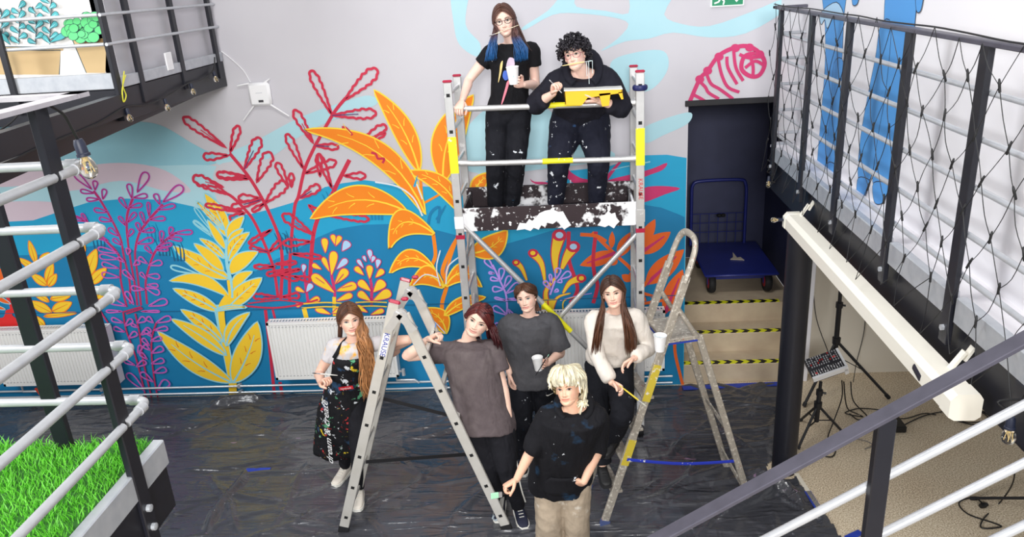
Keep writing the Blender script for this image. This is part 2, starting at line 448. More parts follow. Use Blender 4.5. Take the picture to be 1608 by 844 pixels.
# hills
g = Paint(WP, 0.004)
h1 = [(-260, 360), (0, 349), (53, 346), (107, 328), (142, 317), (199, 312), (256, 314), (302, 324), (338, 335), (391, 337), (427, 328), (474, 314), (510, 294), (537, 288), (573, 283), (638, 291), (685, 294), (730, 302), (790, 308), (828, 297), (858, 285), (896, 268), (953, 262), (1013, 244), (1047, 243), (1078, 248)]
g.fill(pMid, h1 + [(1073, 618), (640, 628), (-300, 660)], 0)
g.tf = lambda x, y: (x, y)
g.build('painted_mid_blue_hill', wall_back)
g = Paint(WP, 0.0046)
h2 = [(-260, 420), (0, 402), (92, 399), (135, 388), (167, 383), (213, 394), (256, 399), (302, 413), (340, 424), (402, 426), (427, 410), (461, 395), (499, 373), (529, 360), (570, 353), (611, 352), (688, 362), (730, 373), (785, 386), (834, 372), (900, 352), (960, 334), (1013, 322), (1038, 326), (1064, 336), (1075, 341)]
g.fill(pDk, h2 + [(1072, 618), (640, 628), (-300, 660)], 0)
for x, y in ((150, 392), (235, 380), (252, 402), (275, 410), (440, 392), (452, 398), (560, 340), (585, 345), (515, 330)):
    for k in range(4):
        g.stroke(pDk2 if y > 385 else pDk, [(x + 5*k, y), (x - 4 + 6*k, y - 16 - 3*(k % 3)), (x - 9 + 6*k, y - 26 - 4*(k % 2))], 2.4, taper=(1.4, 0.2))
g.stroke(pMid, [(640, 293), (632, 276)], 4, taper=(1, .2)); g.stroke(pMid, [(645, 293), (647, 272)], 4, taper=(1, .2)); g.stroke(pMid, [(651, 293), (656, 275)], 4, taper=(1, .2))
g.stroke(pDk, [(672, 360), (676, 335), (690, 325), (688, 350)], 4); g.stroke(pDk, [(686, 345), (700, 322)], 5, taper=(1, .3))
g.stroke(pDk2, [(-100, 493), (400, 486), (1074, 463)], 1.3)
g.build('painted_dark_blue_hill', wall_back)

# purple loop plant
g = Paint(WP, 0.0054); g.step = 0.00012
g.crop(100, 250, 0.237)
for st in ([(200, 210), (250, 280), (330, 420), (380, 530), (400, 640), (440, 820), (440, 960)], [(460, 260), (425, 360), (420, 460), (430, 570), (450, 700), (475, 843), (490, 970)],
           [(660, 300), (560, 410), (500, 500), (475, 620), (490, 760), (500, 843), (515, 970)], [(740, 490), (640, 570), (590, 650), (555, 760), (545, 840), (555, 960)],
           [(50, 370), (150, 410), (250, 510), (370, 640), (380, 800), (420, 980)]):
    g.stroke(pPu, st[:4], 5.5, taper=(1, .6)); g.stroke(pCr, st, 3.4)
UP = [(190,200,75,95,60),(210,205,212,145,45),(205,225,115,210,40),(240,265,155,268,36),(262,265,275,200,45),(300,350,205,335,45),(330,410,240,395,45),(370,510,300,460,50),(390,570,330,530,40),
 (490,220,555,90,76),(455,260,435,165,50),(465,255,555,240,45),(425,330,375,255,45),(435,320,520,300,40),(425,420,480,355,40),(415,440,370,380,35),(430,515,460,465,40),
 (660,285,790,180,80),(640,300,610,230,50),(620,335,740,305,45),(570,400,675,390,45),(570,380,565,285,30),(540,430,515,350,35),(510,480,490,420,40),(520,480,605,465,45),(490,560,595,530,60),
 (730,490,855,480,45),(705,500,720,450,40),(650,550,655,475,40),(690,520,785,530,40),(620,580,720,560,36),(610,600,695,595,32),(590,625,545,575,40),(165,415,125,360,30),(150,410,70,390,30),(300,540,215,500,45)]
for b0, b1_, t0, t1, ww in UP: g.loop((b0, b1_), (t0, t1), ww, [(pPu, 3.0), (pCr, 1.2)])
MIDL = [(570,700,655,680,55),(560,690,505,650,45),(555,770,640,775,55),(550,790,515,750,35),(560,830,630,835,40),(470,700,505,675,46),(430,630,435,590,46),(470,800,400,735,50),(410,680,365,650,35),
 (370,620,235,590,50),(370,660,245,640,55),(370,720,260,690,55),(375,780,260,760,60)]
for b0, b1_, t0, t1, ww in MIDL: g.loop((b0, b1_), (t0, t1), ww, [(pLi, 2.3), (pCr, .8)])
g.crop(100, 430, 0.237)
for st in ([(400, 250), (420, 370), (480, 540), (540, 770), (550, 820)], [(480, 260), (510, 400), (530, 560), (590, 830)], [(620, 320), (590, 420), (590, 560), (610, 720), (630, 820)], [(225, 200), (260, 260), (300, 320)], [(400, 250), (520, 215)], [(420, 262), (530, 225)]):
    g.stroke(pCr, st, 2.8)
LOW = [(550,90,640,125,60),(570,210,690,175,65),(540,100,455,90,50),(470,200,420,115,50),(420,210,305,170,60),(395,245,290,245,28),(520,245,640,245,20),(260,265,200,250,20),(240,190,215,160,30),
 (400,320,325,295,45),(410,380,340,355,45),(415,340,460,300,45),(495,320,545,290,55),(500,350,455,330,30),(600,320,560,285,50),(620,320,715,285,55),(605,370,695,355,45),(520,400,580,360,55),(590,410,545,370,40),(440,420,490,385,50),(585,440,655,420,45),(575,470,530,425,40),(500,520,520,470,40),(590,520,665,485,60),(560,560,515,520,40),(590,590,670,565,55),(580,500,540,470,40),(605,650,685,625,60),(490,610,550,575,50),(480,600,410,570,40),(545,770,430,655,76),(600,710,520,650,60),(630,765,700,705,80)]
for b0, b1_, t0, t1, ww in LOW: g.loop((b0, b1_), (t0, t1), ww, [(pLi, 2.5), (pCr, 0.7)])
g.build('painted_purple_loop_plant', wall_back)

# yellow leafy plant with ice-blue outline
g = Paint(WP, 0.0054); g.step = 0.00015
g.crop(240, 290, 0.2132)
for lp in ((440, 350, 310, 170), (430, 360, 305, 265), (450, 390, 300, 270)): g.loop(lp[:2], lp[2:], 40, [(pIce, 2.2)])
g.loop((340, 660), (135, 605), 60, [(pIce, 3.0)])
YL3 = [(560,690,155,455,150,.03,1),(560,820,128,710,110,-.16,0),(520,630,308,435,95,-.04,0),(532,540,350,398,66,-.06,1),(536,470,408,262,62,.0,0),(548,380,385,66,125,-.06,1),(525,330,325,122,34,0,1),
       (556,395,672,232,84,.05,0),(560,430,667,325,55,.04,0),(556,560,714,352,92,.1,1),(572,650,775,494,120,.08,0),(592,770,735,640,78,.12,0),(560,900,805,685,140,.02,1)]
for x0,y0,x1,y1,ww,bd,tk in YL3: g.leaf((x0,y0),(x1,y1),ww*.84,pYe,pIce,2.2,pIce if tk else None,2.0,bd,ticks=pRv if tk else None)
g.stroke(pIce, [(545, 400), (548, 560), (575, 700), (580, 830)], 7, taper=(.5, 1.2)); g.stroke(pYe, [(560, 700), (570, 830), (520, 900)], 5)
g.crop(240, 450, 0.2132)
g.stroke(pIce, [(480, 130), (545, 460), (592, 700)], 15); g.stroke(pYe, [(560, 70), (510, 160), (525, 330), (555, 520), (592, 720)], 11)
g.stroke(pYe, [(592, 680), (594, 800)], 14)
YL4 = [(490,175,158,14,105,-.02,1),(520,400,215,168,120,-.05,1),(545,500,145,237,125,-.04,0),(585,700,45,328,185,.06,1),(548,430,718,188,92,.1,0),(600,700,775,256,215,-.04,1),(470,170,695,148,26,.05,0)]
for x0,y0,x1,y1,ww,bd,tk in YL4: g.leaf((x0,y0),(x1,y1),ww*.86,pYe,pIce,2.4,pIce,2.6,bd,ticks=pRv if tk else None, tw=1.8)
g.build('painted_yellow_leaf_plant', wall_back)

# red outlined coral fronds
g = Paint(WP, 0.0052); g.step = 0.00012
for st, ww in (([(361,241),(389,275),(408,305),(421,330),(438,371),(443,401),(443,433),(441,470)],5.5), ([(340,300),(362,307),(386,330),(400,349),(416,384),(430,422),(437,468)],5),
           ([(496,227),(479,265),(469,308),(463,325),(457,385),(455,433),(455,472)],5.2), ([(549,251),(529,290),(523,303),(504,333),(492,371),(487,441)],6.5), ([(543,154),(524,178),(496,227)],5), ([(523,303),(549,251)],5.5),
           ([(417,486),(425,556),(431,618)],5.5), ([(428,484),(432,500)],4), ([(440,600),(443,618)],6)):
    g.stroke(pRe, st, ww)
for crp, Ls in (((280, 90, .237), [(320,600,35,400,84),(345,630,400,455,66),(335,650,170,660,70),(440,740,540,535,95),(520,830,610,630,105),(460,790,260,775,62),(300,860,100,800,95)]),
                ((420, 90, .237), [(305,570,180,350,80),(240,740,130,510,74),(140,860,65,700,64),(320,585,470,595,56),(350,790,340,645,58),(245,770,455,690,76),(160,860,160,770,50),(430,385,290,90,84),(510,285,725,80,110),(430,385,720,370,92),(615,560,785,455,80),(510,785,650,785,66),(630,590,780,500,40),(430,870,340,640,60)]),
                ((280, 270, .2725), [(290,130,90,30,90),(410,40,225,15,60),(500,180,620,60,86),(480,160,310,205,52),(500,180,430,225,34),(470,150,350,150,60),(380,230,160,190,40),(385,235,300,270,40),(540,330,410,412,36),(520,460,415,435,36),(525,460,590,400,40),(560,545,440,545,36),(560,530,680,520,36),(575,590,690,620,40),(530,600,700,560,20),(570,720,435,715,52),(600,720,698,710,48)]),
                ((420, 270, .2726), [(265,360,90,245,80),(255,400,95,410,62),(310,240,585,272,56),(190,150,300,80,64),(240,190,300,240,50),(140,470,310,490,40),(130,560,0,590,40),(150,600,250,620,40)])):
    g.crop(*crp)
    for i, (b0, b1_, t0, t1, ww) in enumerate(Ls):
        g.loop((b0, b1_), (t0, t1), ww, [(pRe, 4.0)], wavy=0.17)
        if i % 3 == 0: g.stroke(pNv if i % 2 else pRe, [(b0, b1_), ((b0*.4+t0*.6), (b1_*.4+t1*.6))], 1.4)
g.crop(420, 90, .237)
g.stroke(pRe, [(495, 462), (520, 465), (545, 490), (565, 515)], 3.6); g.stroke(pRe, [(690, 630), (720, 640), (735, 670), (775, 670), (765, 700)], 3.6)
g.tf = lambda x, y: (x, y)
g.stroke(pRe, [(385, 480), (430, 483), (470, 478), (500, 470)], 3.2); g.stroke(pRe, [(390, 476), (440, 471), (480, 476)], 2.4)
g.build('painted_red_coral_fronds', wall_back)

# yellow drop flowers with magenta outline
g = Paint(WP, 0.0058); g.step = 0.00014
g.crop(420, 270, .2726)
DR = [(335,465,330,383,44,0),(395,425,375,362,34,0),(395,425,420,370,34,0),(432,455,468,402,54,1),(370,595,385,458,56,0),(358,572,320,492,34,0),(400,560,458,503,42,1),(312,560,260,533,34,0),(388,695,258,595,74,0),(390,645,458,562,60,0),(400,685,512,650,62,0),(400,742,488,706,42,0),(235,752,300,726,40,0),(208,578,213,533,30,1),(226,690,256,645,40,1),(216,692,166,668,34,0),(365,818,280,785,42,0),(375,812,475,772,60,0),(200,760,168,770,26,0),
      (590,615,590,538,44,0),(600,512,588,448,32,1),(602,520,616,485,26,1),(555,552,522,505,26,1),(570,515,555,484,20,1),(633,552,642,503,34,1),(556,592,508,548,40,0),(625,606,668,563,40,0),(597,684,528,628,56,0),(612,690,672,628,66,0),(595,740,526,693,54,0),(612,738,710,688,66,0),(578,806,505,768,42,0),(598,820,670,794,34,0)]
for st in ([(388, 770), (388, 690), (370, 590), (385, 560)], [(600, 770), (602, 680), (592, 610)], [(388, 690), (330, 620)], [(235, 750), (225, 680), (212, 575)], [(600,740),(600,640)]): g.stroke(pMg, st, 4.5)
for st, ww in (([(385,720),(388,830)],6), ([(210,780),(225,840)],8)): g.stroke(pYe, st, ww)
for b0, b1_, t0, t1, ww, bl in DR: g.leaf((b0, b1_), (t0, t1), ww*1.22, pPb if bl else pYe, pMg, 1.5, kind='drop')
for y in (750, 762, 774): g.stroke(pYe if y != 762 else pDk2, [(210, y+8), (330, y), (430, y+4)], 2.2); g.stroke(pYe if y != 762 else pDk2, [(510, y), (600, y-4), (690, y)], 2.0)
for (a, b_, c_, d_) in ((330,640,280,605),(395,640,440,585),(430,665,490,650)): g.stroke(pMg, [(a, b_), (c_, d_)], 1.2)
g.build('painted_yellow_drop_flowers', wall_back)

# big orange plant
g = Paint(WP, 0.0064); g.step = 0.00016
for st, ww in (([(700,520),(694,480),(702,446),(695,425),(712,385),(735,352)],6.5), ([(680,365),(684,400),(679,422),(697,450)],6), ([(659,262),(664,330)],4.5), ([(664,320),(700,300)],3.5), ([(697,445),(706,410),(716,380)],4)): g.stroke(pOr, st, ww)
OL = [((658,268),(588,142),31,-.07),((696,284),(743,150),46,.10),((742,304),(768,272),20,.05),((722,332),(640,269),25,-.16),((668,336),(479,204),35,-.17),((640,332),(489,343),46,-.16),
      ((682,366),(612,390),42,-.42),((682,421),(613,428),28,-.3),((697,450),(645,448),32,-.36),((701,522),(662,485),30,-.2),((700,448),(756,450),30,.42),((699,494),(762,466),18,.1),((741,397),(796,362),36,-.12)]
for b_, t_, ww, bd in OL:
    g.leaf(b_, t_, ww, pOr, pLy, 2.3, pLy, 2.2, bd, ticks=pLy, tw=1.4)
g.stroke(pWh, [(590, 285), (625, 292), (650, 310), (664, 338)], 2.6); g.stroke(pWh, [(655, 288), (664, 312)], 2.2)
g.stroke(pWh, [(692, 448), (686, 420), (692, 392)], 2); g.stroke(pWh, [(701, 445), (704, 418), (722, 402)], 2); g.stroke(pWh, [(650, 446), (668, 430), (690, 436)], 2); g.stroke(pWh, [(664, 490), (684, 505), (700, 522)], 2)
g.build('painted_orange_leaf_plant', wall_back)

# far-left yellow-orange plant and red coral
g = Paint(WP, 0.0056); g.step = 0.00015
g.crop(0, 340, .2133)
for b0,b1_,t0,t1,ww in ((265,340,218,180,44),(270,390,138,308,44),(345,505,235,425,60),(345,480,390,340,50),(360,510,418,425,44),(298,325,365,268,34),(362,625,240,548,46),(378,608,520,582,50),(382,705,222,625,74),(392,695,530,632,70),(330,735,570,708,28),(332,805,258,732,48),(632,450,714,240,80),(668,495,785,378,64),(690,605,790,535,52),(595,280,625,205,40),(640,500,610,400,40)):
    g.leaf((b0,b1_),(t0,t1),ww,pYe,pOr,1.6,pRv,1.2)
g.fill(pOr2, [(-40, 390), (50, 392), (45, 445), (0, 480), (-40, 490)])
g.fill(pRed, [(45, 575), (95, 580), (115, 640), (130, 700), (95, 720), (132, 760), (125, 810), (-40, 810), (-40, 750), (30, 740), (50, 690), (80, 670)])
g.leaf((-30, 590), (82, 640), 34, pOr2, pIce, 1.4); g.leaf((-30, 660), (45, 682), 22, pOr2, pIce, 1.4)
g.build('painted_left_corner_plants', wall_back)

# red-crimson forms behind the scaffold
g = Paint(WP, 0.0058); g.step = 0.00015
g.crop(820, 220, .1896)
g.fill(pMg, [(355, 205), (400, 262), (480, 312), (560, 335), (560, 400), (480, 375), (400, 340), (350, 270)])
g.fill(pMg, [(640, 395), (720, 330), (920, 280), (1080, 235), (1198, 188), (1165, 245), (1050, 290), (900, 350), (740, 388)], 3)
g.fill(pMg, [(1000, 400), (1150, 380), (1308, 400), (1180, 450), (1020, 512), (960, 500)], 3)
g.fill(pMg, [(65, 318), (100, 343), (210, 350), (420, 398), (330, 398), (110, 362)], 3)
g.stroke(pMg, [(690, 330), (760, 240), (830, 160)], 5, taper=(1.3, .6)); g.stroke(pWh, [(400, 330), (398, 385), (360, 390)], 2); g.stroke(pIce, [(740, 250), (830, 225), (960, 200), (1060, 178)], 2.4, taper=(.4, 1))
g.crop(740, 350, .2252)
g.stroke(pRe, [(680, 60), (680, 250), (720, 380), (740, 470), (690, 560)], 6); g.stroke(pRe, [(870, 60), (850, 250), (860, 360), (880, 440), (850, 560)], 6)
g.build('painted_crimson_fronds', wall_back)
g = Paint(WP, 0.0072); g.step = 0.00015
g.crop(740, 350, .2252)
for P_, w0, w1 in (([(515, 420), (490, 285), (430, 210)], 3, 13), ([(590, 350), (585, 220), (615, 85)], 5, 19), ([(632, 320), (665, 240), (712, 165)], 5, 18), ([(640, 490), (690, 415), (768, 385)], 3, 13), ([(388, 400), (352, 315), (312, 275)], 3, 10), ([(540,610),(520,480),(590,380)],10,4), ([(560,610),(600,520),(690,490)],6,2)):
    g.stroke(pRe, P_, w1*1.25, taper=(w0/w1, 1)); g.stroke(pYe, P_, w1, taper=(w0/w1*.8, 1))
    e = P_[-1]; a = P_[-2]; dx, dy = (e[0]-a[0]), (e[1]-a[1]); L_ = math.hypot(dx, dy); r = w1*2.3
    ring = [(e[0]+math.cos(t*math.pi/6)*r*1.15, e[1]+math.sin(t*math.pi/6)*r*.95) for t in range(12)]
    g.fill(pRe, ring); ring = [(e[0]+math.cos(t*math.pi/6)*r*.6, e[1]+math.sin(t*math.pi/6)*r*.5) for t in range(12)]; g.fill(pPb if w1 > 17 else pYe, ring)
g.fill(pYe, [(488, 620), (490, 530), (580, 530), (575, 620)], 0); g.stroke(pRe, [(535, 540), (537, 615)], 2)
g.stroke(pYe, [(640, 600), (650, 540), (760, 500)], 2); g.stroke(pYe, [(650, 600), (700, 570), (760, 520)], 2); g.stroke(pLav, [(620, 540), (720, 510), (840, 490)], 1.4)
for b0,b1_,t0,t1,ww in ((590,390,610,315,56),(620,390,690,345,62),(550,460,510,405,44),(560,420,550,358,26),(580,480,605,465,30),(470,590,430,620,40),(600,410,630,400,40)): g.loop((b0,b1_),(t0,t1),ww,[(pLav,2.6)])
g.stroke(pLav, [(550, 500), (585, 400)], 3)
g.stroke(pLav, [(150, 290), (210, 420), (245, 510), (245, 650), (190, 750)], 3)
for b0,b1_,t0,t1,ww in ((155,320,100,252,54),(205,400,215,315,58),(200,400,136,385,42),(225,460,150,460,62),(230,450,272,370,52),(245,490,335,420,62),(245,540,165,520,22),(245,530,325,530,22),(250,640,155,585,64),(210,730,170,700,44),(160,350,125,345,22),(260,600,300,660,40)): g.loop((b0,b1_),(t0,t1),ww,[(pLav,2.6)])
g.build('painted_yellow_tube_coral', wall_back)
# burnt orange plant right of the scaffold
g = Paint(WP, 0.0064); g.step = 0.00015
g.crop(880, 340, .3318)
g.stroke(pOr2, [(150, 75), (265, 185), (330, 245), (375, 320)], 5.5)
for b0,b1_,t0,t1,ww,v in ((262,172,92,232,72,1),(242,150,245,70,30,0),(275,190,340,70,64,1),(270,205,235,230,30,0),(375,175,522,72,80,1),(385,130,448,12,56,0),(405,320,585,155,100,1),(335,305,290,275,40,0),(330,290,350,255,30,0),(495,455,578,250,90,1),(545,600,592,522,46,0),(540,600,530,570,24,0),(470,130,440,170,10,0)):
    g.leaf((b0,b1_),(t0,t1),ww,pOr2,None,0,pMg if v else None,5.0)
for st in ([(370, 355), (470, 388)], [(390, 412), (490, 395)], [(540, 590), (545, 660), (578, 795)], [(495, 450), (470, 500)], [(395, 330), (430, 270)], [(375, 320), (400, 400)]): g.stroke(pOr2, st, 5)
g.crop(740, 350, .2252); g.stroke(pOr2, [(760, 80), (870, 90), (940, 130)], 6)
g.build('painted_burnt_orange_plant', wall_back)
# crimson curl above the niche
g = Paint(WP, 0.004); g.step = 0.00015
g.crop(1040, 0, .3555)
g.stroke(pMg, [(122, 447), (165, 350), (200, 312), (250, 245), (320, 210), (380, 205), (430, 235), (452, 280), (430, 330), (390, 337), (350, 305), (362, 250), (410, 235)], 6)
for st in ([(165, 360), (190, 385), (205, 410), (250, 437)], [(195, 325), (215, 370), (255, 395), (312, 437)], [(245, 255), (262, 330), (290, 385), (340, 407)], [(285, 250), (290, 300), (330, 372)], [(315, 225), (325, 300), (357, 357)], [(140, 420), (160, 430), (187, 446)], [(365, 300), (410, 270), (450, 290)], [(385, 240), (400, 290), (400, 335)], [(340, 240), (380, 255), (430, 250)]): g.stroke(pMg, st, 4.6)
for x, y in ((165, 350), (200, 312), (250, 250), (322, 212), (385, 210), (430, 240)): g.fill(pMg, [(x+20*math.cos(t), y+18*math.sin(t)) for t in np.linspace(0, 5.4, 8)])
g.build('painted_crimson_curl', wall_back)

# potted plants painted on the left upper wall
pTe = pm('teal', (70, 170, 176)); pTd = pm('outline_teal', (20, 60, 70)); pGr = pm('fresh_green', (96, 214, 130)); pTan = pm('tan', (206, 176, 128)); pBr = pm('brown_band', (150, 116, 76))
g = Paint(('Y', 5.36), 0.001); g.step = 0.0002
g.crop(0, 0, .3556)
wlf = bpy.data.objects['wall_left_front']
g.fill(pTan, [(-200, 222), (268, 222), (262, 330), (-160, 330)], 0); g.fill(pTan, [(-220, 208), (282, 208), (278, 224), (-220, 224)], 0); g.stroke(pTd, [(-200, 222), (268, 222), (262, 330)], 1, smooth=0); g.stroke(pTd, [(-220, 207), (282, 207)], 1)
g.fill(pTan, [(318, 170), (470, 170), (466, 322), (382, 322)], 0); g.stroke(pTd, [(318, 170), (382, 322)], 1); g.fill(pBr, [(340, 172), (470, 172), (470, 196), (352, 196)], 0)
rng = random.Random(3)
for bx in (-120, -60, 10, 90, 165, 230):
    top = rng.uniform(-60, 40); g.stroke(pTd, [(bx, 195), (bx + 5, 100), (bx + rng.uniform(-14, 14), top)], 1.2)
    for k in range(9):
        y = 190 - k*22; sg = 1 if k % 2 else -1
        if y < top: break
        g.leaf((bx + 2, y), (bx + sg*rng.uniform(24, 38), y - rng.uniform(14, 34)), 30, pTe, pTd, .6, pIce, .9, kind='drop')
g.leaf((60, 195), (20, 150), 32, pTe, pTd, .6, kind='drop'); g.leaf((235, 185), (300, 150), 32, pTe, pTd, .6, kind='drop')
for k in range(46):
    x = 300 + rng.uniform(0, 165); y = 70 + rng.uniform(0, 100)
    if ((x-385)/95)**2 + ((y-120)/62)**2 > 1: continue
    r = rng.uniform(16, 26); ring = [(x + r*math.cos(t*math.pi/5), y + r*.9*math.sin(t*math.pi/5)) for t in range(10)]
    Q = cr([g.p2(*p) for p in ring], 3, True); g._stroke(pTd, Q, 0.006, True); g._fill(pGr, Q)
g.build('painted_potted_plants', wlf)
# two pairs of painted blue legs on the right upper wall
pBl = pm('leg_blue', (84, 158, 226)); pBk = pm('ink', (30, 34, 60)); pSk = pm('skirt_blue', (178, 216, 244))
g = Paint(('X', XR), 0.001); g.step = 0.0002
wru = bpy.data.objects['wall_right_upper']
def legs(*polys):
    for c, P_ in polys:
        Q = cr([g.p2(*p) for p in P_], 4, True); g._stroke(pBk, Q, 0.011, True); g._fill(c, Q)
legs((pBl, [(1292, -30), (1328, -30), (1325, 30), (1322, 100), (1316, 180), (1309, 250), (1305, 268), (1285, 266), (1284, 250), (1290, 180), (1296, 100), (1296, 40)]),
     (pBl, [(1310, 100), (1325, 100), (1320, 180), (1314, 230), (1316, 262), (1300, 258), (1300, 220), (1306, 160)]),
     (pBl, [(1285, 262), (1296, 262), (1298, 285), (1296, 300), (1290, 298), (1286, 280)]), (pBl, [(1300, 258), (1312, 260), (1314, 285), (1311, 300), (1304, 292)]),
     (pSk, [(1290, 20), (1314, 4), (1326, 26), (1318, 30), (1310, 22), (1300, 44), (1296, 30), (1290, 38)]))
legs((pBl, [(1396, -30), (1438, -30), (1437, 40), (1428, 120), (1416, 200), (1402, 270), (1396, 292), (1372, 290), (1376, 240), (1380, 160), (1388, 60)]),
     (pBl, [(1384, 40), (1400, 40), (1392, 140), (1380, 210), (1368, 280), (1349, 282), (1352, 220), (1364, 150), (1376, 90)]),
     (pBl, [(1349, 280), (1366, 284), (1362, 300), (1354, 318), (1346, 322), (1346, 305)]), (pBl, [(1373, 288), (1395, 290), (1392, 310), (1384, 320), (1374, 316)]),
     (pBl, [(1340, -20), (1350, -20), (1348, 4), (1340, 6)]), (pBl, [(1440, -20), (1452, -20), (1448, 14), (1441, 16)]))
g.build('painted_blue_legs', wru)
# ---------------------------------------------------------------- floor covering
def sheet_mat():
    M = mat('black_sheeting', (66, 67, 73), 0.26, noise_amt=0.22, noise_scale=2.2, splat=[((150, 120, 150), 7.0, 0.69, 0.03, 3.1), ((200, 205, 210), 11.0, 0.73, 0.02, 9.7), ((90, 150, 160), 12.0, 0.735, 0.02, 5.5)], stretch=(0.45, 1.6, 1))
    N = M.node_tree.nodes; L = M.node_tree.links; b = N['Principled BSDF']
    tc = N.new('ShaderNodeTexCoord'); prev = None
    b.inputs['Coat Weight'].default_value = 0.45; b.inputs['Coat Roughness'].default_value = 0.10; b.inputs['Specular IOR Level'].default_value = 0.6
    for sx, sy, sc_, st, rot in ((.55, 1.3, 1.3, .75, .35), (.5, 2.0, 3.5, .6, .15), (.35, 2.6, 9, .5, -.35), (1.8, .5, 6, .4, .4), (1, 1, 40, .3, 0)):
        mp = N.new('ShaderNodeMapping'); mp.inputs['Scale'].default_value = (sx, sy, 1); mp.inputs['Rotation'].default_value = (0, 0, rot)
        n = N.new('ShaderNodeTexNoise'); n.inputs['Scale'].default_value = sc_; n.inputs['Detail'].default_value = 3; n.inputs['Distortion'].default_value = .6
        try: n.noise_type = 'RIDGED_MULTIFRACTAL'
        except Exception: pass
        L.new(tc.outputs['Object'], mp.inputs['Vector']); L.new(mp.outputs[0], n.inputs['Vector'])
        bp = N.new('ShaderNodeBump'); bp.inputs['Strength'].default_value = st; bp.inputs['Distance'].default_value = (.12 if sc_ < 2 else .035) if sc_ < 30 else .004
        L.new(n.outputs['Fac'], bp.inputs['Height'])
        if prev: L.new(prev.outputs[0], bp.inputs['Normal'])
        prev = bp
    L.new(prev.outputs[0], b.inputs['Normal']); return M
m_plast = sheet_mat()
def sheet():
    rs = np.random.RandomState(4)
    xs = np.arange(-7.0, 2.06, 0.018); ys = np.arange(2.4, 6.925, 0.018)
    X, Y = np.meshgrid(xs, ys)
    Z = 0.006 + 0.004*np.sin(X*3.1 + Y*1.7)*np.sin(Y*2.6 - X)
    def crease(p, q, w, h):
        p = np.array(p); q = np.array(q); d = q - p; L = np.hypot(*d); d = d/L
        s = (X - p[0])*d[0] + (Y - p[1])*d[1]; r = (X - p[0])*d[1] - (Y - p[1])*d[0]
        r = r + 0.02*np.sin(s*9 + p[0]*7)
        e = np.clip(np.minimum(s, L - s)/(0.25*L) + 0.2, 0, 1)
        return h*e*np.exp(-(r/w)**2)*(s > -0.05*L)*(s < 1.05*L)
    for i in range(420):
        c = np.array([rs.uniform(-6.5, 2.0), rs.uniform(2.6, 6.9)]); a = rs.normal(0.12, 0.55) if rs.rand() < .75 else rs.uniform(0, 3.14)
        L = rs.uniform(0.2, 1.5); v = np.array([math.cos(a), math.sin(a)])*L/2
        Z = np.maximum(Z, 0.004 + crease(c - v, c + v, rs.uniform(0.014, 0.036), rs.uniform(0.008, 0.022)))
    def fl(x, y): q = at(x, y, Z=0); return (q.x, q.y)
    for a, b, w, h in (((240, 692), (420, 640), .02, .03), ((316, 844), (388, 738), .035, .05), ((388, 738), (470, 730), .02, .02), ((330, 740), (380, 840), .03, .03), ((1090, 640), (1190, 720), .03, .03),
                       ((1190, 720), (1100, 640), .02, .03), ((960, 800), (1180, 745), .02, .03), ((1150, 700), (1250, 690), .03, .03), ((1130, 820), (1230, 760), .03, .07), ((1180, 740), (1250, 780), .05, .09), ((1215, 750), (1260, 800), .03, .07),
                       ((360, 635), (620, 622), .06, .04), ((0, 655), (330, 640), .08, .05), ((640, 618), (1060, 612), .06, .05), ((330, 640), (420, 628), .05, .10), ((700, 760), (560, 700), .02, .02), ((620, 700), (760, 660), .02, .03)):
        Z = np.maximum(Z, crease(fl(*a), fl(*b), w, h))
    lim = np.interp(Y, [4.2, 4.7, 5.39, 6.95], [1.92, 1.86, 1.73, 2.02])
    pil = np.hypot(X - 1.66, Y - 5.5) < 0.12
    ny, nx = X.shape; idx = np.arange(ny*nx).reshape(ny, nx)
    ok = (X < lim) & ~pil
    f = np.stack([idx[:-1, :-1], idx[:-1, 1:], idx[1:, 1:], idx[1:, :-1]], -1)[ok[:-1, 1:] & ok[:-1, :-1] & ok[1:, 1:] & ok[1:, :-1]]
    me = bpy.data.meshes.new('plastic_sheet'); me.from_pydata(np.stack([X, Y, Z], -1).reshape(-1, 3).tolist(), [], f.tolist())
    me.materials.append(m_plast); o = link_mesh('plastic_sheet', me); 
    return tag(o, 'crumpled black plastic sheeting with paint spots covering the floor', 'plastic sheet')
sheet()
m_btape = mat('blue_tape', (34, 62, 170), 0.5, noise_amt=0.3, noise_scale=12)
def ftape(pts, w, label):
    q = [at(x, y, Z=0.012) for x, y in pts]; b = MB()
    for i in range(len(q) - 1): b.bar(q[i], q[i+1], w, 0.006)
    tag(b.build('masking_tape', m_btape), label, 'tape')
ftape([(1268, 772), (1297, 818)], 0.05, 'blue tape strip sealing the black sheeting edge beside the carpet')
ftape([(386, 739), (424, 738)], 0.05, 'short blue tape piece on a fold of the black sheeting, left of the ladder')
ftape([(1072, 610), (1150, 606), (1224, 603)], 0.07, 'blue taped sheet edge along the foot of the steps')
ftape([(1330, 846), (1352, 836)], 0.05, 'blue tape end near the foot of the handrail post')
MB().bar(at(1250, 745, Z=0.005), at(1296, 815, Z=0.005), 0.035, 0.02).build('trim_3', m_cream)['kind'] = 'structure'

